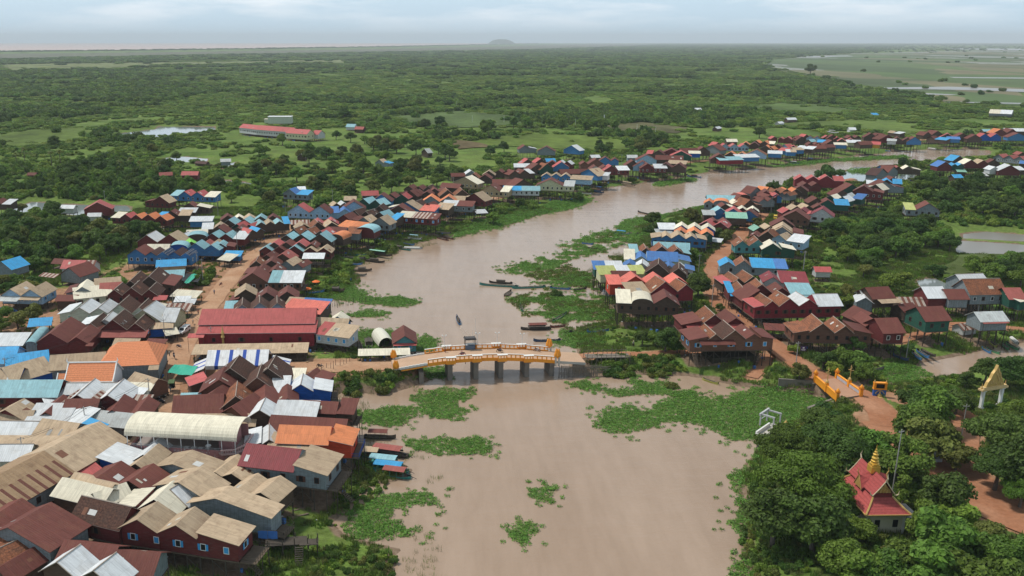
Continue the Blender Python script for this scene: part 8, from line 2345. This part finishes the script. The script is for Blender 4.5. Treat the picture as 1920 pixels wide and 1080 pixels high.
# bank shrubs: dense low growth between houses and water
X, Y = jit((-200, 130), (420, 620), 2.7)
sd = grid(GSD, X, Y); dm = poly_sd(X, Y, MNDW[0][0])
ok = (sd > 2.5) & clear_of_roads(X, Y, 2.0) & clear_of_roofs(X, Y, .8, 5) & (dm < -3) & (fbm(X, Y, 19, 31) > .53 + .05 * (Y > 300))
for f_ in FLDW: ok &= poly_sd(X, Y, f_) < 0
for a, b, c in ((*at(1270, 690, 1)[:2], 26), (*at(1170, 640, 1)[:2], 34), (*at(1255, 612, 1)[:2], 20), (*at(1330, 690, 1)[:2], 16), (*at(1740, 600, 1)[:2], 24), (*at(1755, 520, 1)[:2], 30), (*at(1600, 745, 3)[:2], 9), (*at(1632, 965, 3)[:2], 11)):
    ok &= ((X - a) ** 2 + (Y - b) ** 2 > c * c * RNG.uniform(.2, 1, len(X)))
ok &= ~((Y < 300) & (X > 60) & (line_d(X, Y, ROADW[8][1]) < 6)) & ~((Y < 300) & (X > 60) & (line_d(X, Y, ROADW[9][1]) < 5))
X, Y = X[ok], Y[ok]; print('shrubs', len(X))
scatter('undergrowth', np.stack([X, Y, grid(GH, X, Y) - .1], -1), s3(RNG.uniform(.55, 1.15, len(X)) * (.75 + .35 * (Y > 320)), 1) * np.stack([np.ones(len(X)), np.ones(len(X)), RNG.uniform(.6, 1.1, len(X))], -1), RNG.uniform(0, 6.3, len(X)), BUSH, 'tangled green undergrowth on the banks')
# wet meadow before the temple bank houses
W_ = ppx([(930, 508), (1000, 488), (1110, 440), (1200, 420), (1320, 385), (1330, 400), (1250, 430), (1200, 480), (1140, 510), (1160, 560), (1160, 610), (1170, 655), (1090, 655), (1050, 640), (1060, 610), (980, 592), (950, 562), (1000, 545), (990, 528)], .1)
X, Y = jit(W_.min(0), W_.max(0), 1.25); ok = (poly_sd(X, Y, W_) > 0) & (fbm(X, Y, 13, 91) > .52) & clear_of_roofs(X, Y, 0)
X, Y = X[ok], Y[ok]; print('marsh', len(X))
scatter('marsh_grass', np.stack([X, Y, np.maximum(grid(GH, X, Y), -.05)], -1), s3(RNG.uniform(.8, 1.5, len(X)), .7), RNG.uniform(0, 6.3, len(X)), GRASS, 'bright marsh grass standing in shallow water before the temple bank houses')
# dense shrub patches of their own
for lb, poly, sc in (('leafy creepers on the bank below the bridge road', [(640, 712), (690, 700), (735, 700), (760, 712), (720, 735), (650, 740)], .95), ('shrubs on the slope below the grey stilt house', [(620, 905), (640, 850), (690, 870), (735, 900), (670, 950), (600, 950)], .6),
                     ('lush shrubs on the lower river bank', [(520, 1000), (620, 960), (660, 1010), (740, 1030), (745, 1085), (480, 1090)], .5), ('shrubs along the footpath bank', [(1115, 678), (1200, 672), (1280, 672), (1290, 695), (1200, 702), (1120, 700)], .9),
                     ('low growth along the temple shore', [(1394, 1000), (1402, 950), (1420, 880), (1450, 900), (1440, 1000), (1560, 1060), (1560, 1090), (1392, 1090)], .6), ('dense growth on the bank below the temple bank houses', [(1150, 560), (1165, 600), (1240, 612), (1260, 640), (1160, 650), (1140, 610)], .4),
):
    W_ = ppx(poly, 1.2); X, Y = jit(W_.min(0), W_.max(0), 1.5); ok = (poly_sd(X, Y, W_) > 0) & clear_of_roofs(X, Y, .3, 4) & clear_of_roads(X, Y, 1.2) & (fbm(X, Y, 6, 41) > (.3 if 'temple shore' in lb else .42))
    X, Y = X[ok], Y[ok]
    scatter('bank_shrubs', np.stack([X, Y, np.maximum(grid(GH, X, Y), 0) - .1], -1), s3(sc * RNG.uniform(.5, 1.0, len(X))), RNG.uniform(0, 6.3, len(X)), BUSH, lb)
# --- the flooded forest, out to the horizon
PLAINW = ppx([(1400, 120), (1520, 104), (1640, 97), (1700, 84), (2600, 84), (2600, 215), (1925, 200), (1790, 190), (1700, 176), (1600, 165), (1590, 150), (1500, 138)], 1.5)
MUDW = ppx([(-600, 96), (0, 95), (300, 93), (600, 89), (900, 83.5), (1100, 81), (1250, 82), (1200, 86), (1000, 93), (700, 98), (300, 105), (0, 112), (-600, 118)], 1)
LAKEW = ppx([(-600, 78), (560, 78.5), (1000, 79.6), (1002, 82.4), (900, 84.6), (700, 88.6), (480, 92), (240, 95), (0, 97.6), (-600, 101)], 1)
PX, PS, PX2, PS2 = [], [], [], []
d = 300.0
while d < 26000:
    s = max(4.2, d * .0098); n = int(1.42 * d / s)
    x = np.linspace(-.60 * d, .80 * d, n) + RNG.uniform(-.5, .5, n) * s * 1.3; y = d + RNG.uniform(-.5, .5, n) * s * 1.3
    ok = np.ones(n, bool)
    for f_ in FLDW: ok &= (poly_sd(x, y, f_) < s * .25) | (RNG.random(n) < .05)
    ok &= poly_sd(x, y, LAKEW) < 0
    in_mud = poly_sd(x, y, MUDW) > 0
    in_pl = (poly_sd(x, y, PLAINW) + (fbm(x, y, 120, 55) - .5) * 160) > 0
    if d < 960:
        sd = grid(GSD, x, y); ok &= (sd > (2.5 if d < 380 else 9)) & (clear_of_roads(x, y, 3)) & clear_of_roofs(x, y, 2.5)
        dn = np.full(n, 1e9)
        for (_, _, Lw, D, org, ang, zf, gz, near, wl, it) in HOUSES: dn = np.minimum(dn, np.hypot(x - org.x, y - org.y))
        ok &= dn > 12
    w1, w2 = fbm(x, y, 90 if d < 900 else 260, 61), fbm(x, y, 22 if d < 900 else 60, 67)
    scrub = fbm(x, y, 900, 71)
    wood = (w1 * .6 + w2 * .4)
    thr = .56 if d < 520 else .53 if d < 1000 else .44 if d < 2600 else .40
    tallm = (wood > thr + .10) & ~in_pl & ~in_mud
    lowm = (wood > thr - (.07 if d < 900 else .15)) & ~tallm & ~in_pl & ~in_mud
    pl = in_pl & ((w2 > .68) | (RNG.random(n) < .11))
    mud = in_mud & (RNG.random(n) < .02)
    big = ok & (tallm | pl); low = ok & (lowm | mud)
    hh = 1 + .9 * fbm(x, y, 45 if d < 900 else 140, 77)
    wd = s * .72
    if d > 380 or True:
        PX.append(np.stack([x[big], y[big], np.full(big.sum(), 1.0)], -1)); wv = wd * RNG.uniform(.7, 1.15, big.sum()); 
        wv = np.where(in_pl[big], np.minimum(wv, 5 + d * .0018), wv); PS.append(np.stack([wv, wv, (3.2 + min(2.0, d / 1500)) * hh[big] * RNG.uniform(.75, 1.3, big.sum())], -1))
        PX2.append(np.stack([x[low], y[low], np.full(low.sum(), .9)], -1)); wv = wd * RNG.uniform(.65, 1.1, low.sum()); PS2.append(np.stack([wv, wv, 1.9 * hh[low] * RNG.uniform(.6, 1.3, low.sum())], -1))
    d += s * .88
# tree line on the lake shore and at the foot of the hill
x0 = np.linspace(-500, 1010, 900); yl = np.interp(x0, [-500, 0, 240, 480, 700, 900, 1010], [103, 97.4, 94.9, 91.9, 88.5, 84.5, 82.2])
for a, b in zip(x0 + RNG.uniform(-1, 1, 900), yl):
    p = at(a, b, 1); PX.append(np.array([[p.x, p.y, 1.0]])); w_ = p.y * .0028 * RNG.uniform(.6, 1.5); PS.append(np.array([[w_, w_, 9 * RNG.uniform(.5, 1.5) * (p.y / 8000) ** .5]]))
PX, PS, PX2, PS2 = map(np.concatenate, (PX, PS, PX2, PS2))
def gnd(P):
    k_ = P[:, 1] < 960; P[k_, 2] = grid(GH, P[k_, 0], P[k_, 1]) - .15; return P
print('wood', len(PX), 'scrub', len(PX2))
scatter('flooded_forest', gnd(PX), PS, RNG.uniform(0, 6.3, len(PX)), WOODT, 'far off dark green flooded forest')
scatter('scrub', gnd(PX2), PS2, RNG.uniform(0, 6.3, len(PX2)), WOODC, 'low green scrub stretching over the floodplain')

# --- litter and scraps around the houses
def scrap(name, d, col):
    mb = MB(); mb.box((0, 0, d[2] / 2), d, .3); return src(mb.mesh(name, [plain('scrap_' + name, col, .7)]))
SCR = [scrap('white_bag', (.35, .25, .12), (.6, .6, .6)), scrap('blue_drum', (.5, .5, .7), (.06, .16, .4)), scrap('board', (1.6, .25, .1), (.16, .12, .09)), scrap('tin_sheet', (1.1, .7, .05), (.25, .13, .09)), scrap('basket', (.5, .5, .4), (.3, .2, .1))]
P_ = []
for (_, _, Lw, D, org, ang, zf, gz, near, wl, it) in HOUSES:
    if not near: continue
    for _ in range(int(Lw * .9)):
        x, y = random.uniform(-1, Lw + 1), random.choice((random.uniform(-3, .5), random.uniform(-1, D))); P_.append(root_world(org, ang, x, y))
P_ = np.array(P_); ok = (grid(GSD, P_[:, 0], P_[:, 1]) > .3); P_ = P_[ok]
scatter('litter', np.stack([P_[:, 0], P_[:, 1], grid(GH, P_[:, 0], P_[:, 1]) + .02], -1), s3(RNG.uniform(.7, 1.4, len(P_))), RNG.uniform(0, 6.3, len(P_)), SCR, 'scraps, bags and boards lying around the stilt houses')
# ---------------------------------------------------------------- say which one
ORD = ['', 'second', 'third', 'fourth', 'fifth', 'sixth', 'seventh', 'eighth', 'ninth', 'tenth', 'eleventh', 'twelfth', 'thirteenth', 'fourteenth', 'fifteenth', 'sixteenth', 'seventeenth', 'eighteenth', 'nineteenth', 'twentieth']
def ordw(i):
    if i < len(ORD): return ORD[i]
    n = i + 1
    t = {2: 'twenty', 3: 'thirty', 4: 'forty', 5: 'fifty', 6: 'sixty', 7: 'seventy', 8: 'eighty', 9: 'ninety'}
    if n < 100:
        return t[n // 10] + ('-' + (ORD[n % 10 - 1] or 'first') if n % 10 else 'th') if n % 10 else t[n // 10][:-1] + 'ieth'
    return f'{n}th'
MARKS = [('the yellow bridge', 915, 670), ('the crimson hall', 480, 625), ('the temple', 1635, 930), ('the pink restaurant', 350, 820), ('the golden gate', 1856, 745), ('the small orange bridge', 1575, 715), ('the striped tent', 440, 675), ('the school', 520, 238), ('the lone pond tree', 1755, 500)]
def finish_labels():
    groups = {}
    for o, lb, ref in PENDING: groups.setdefault(lb, []).append((o, ref))
    for lb, L_ in groups.items():
        if len(L_) == 1 or L_[0][1] is None: continue
        cx = sum(r[0] for _, r in L_) / len(L_); cy = sum(r[1] for _, r in L_) / len(L_)
        mk = min(MARKS, key=lambda m: math.hypot(m[1] - cx, m[2] - cy))
        L_.sort(key=lambda t: math.hypot(t[1][0] - mk[1], (t[1][1] - mk[2]) * 2))
        for i, (o, r) in enumerate(L_):
            s = f'{lb}, nearest {mk[0]}' if i == 0 else f'{lb}, {ordw(i)} nearest {mk[0]}'
            if len(s.split()) > 16: s = s.replace('standing apart on the open ground', 'on open ground').replace('in the gardens behind the crimson stilt house', 'behind the crimson house').replace(' at the bank', '').replace('behind the market bank', 'behind market bank').replace('inland village houses', 'inland houses')
            if len(s.split()) > 16: s = s.replace('in the ', 'in ').replace('behind the ', 'behind ').replace(' a pale ', ' ').replace('with low dark cabin', 'with dark cabin')
            o['label'] = s
finish_labels()
# ---------------------------------------------------------------- the damp air
k = bpy.data.materials.new('damp_air'); k.use_nodes = True; t = k.node_tree; t.nodes.clear()
o_ = t.nodes.new('ShaderNodeOutputMaterial'); pv = t.nodes.new('ShaderNodeVolumePrincipled')
pv.inputs['Color'].default_value = (.88, .95, 1.0, 1); pv.inputs['Density'].default_value = 5.5e-5; pv.inputs['Anisotropy'].default_value = 0
t.links.new(pv.outputs[0], o_.inputs['Volume'])
mb = MB(); mb.box((2000, 17000, 150), (90000, 36400, 310))
hz_o = mb.obj('haze', k); hz_o['kind'] = 'stuff'; hz_o['label'] = 'thin pale haze over the plain'
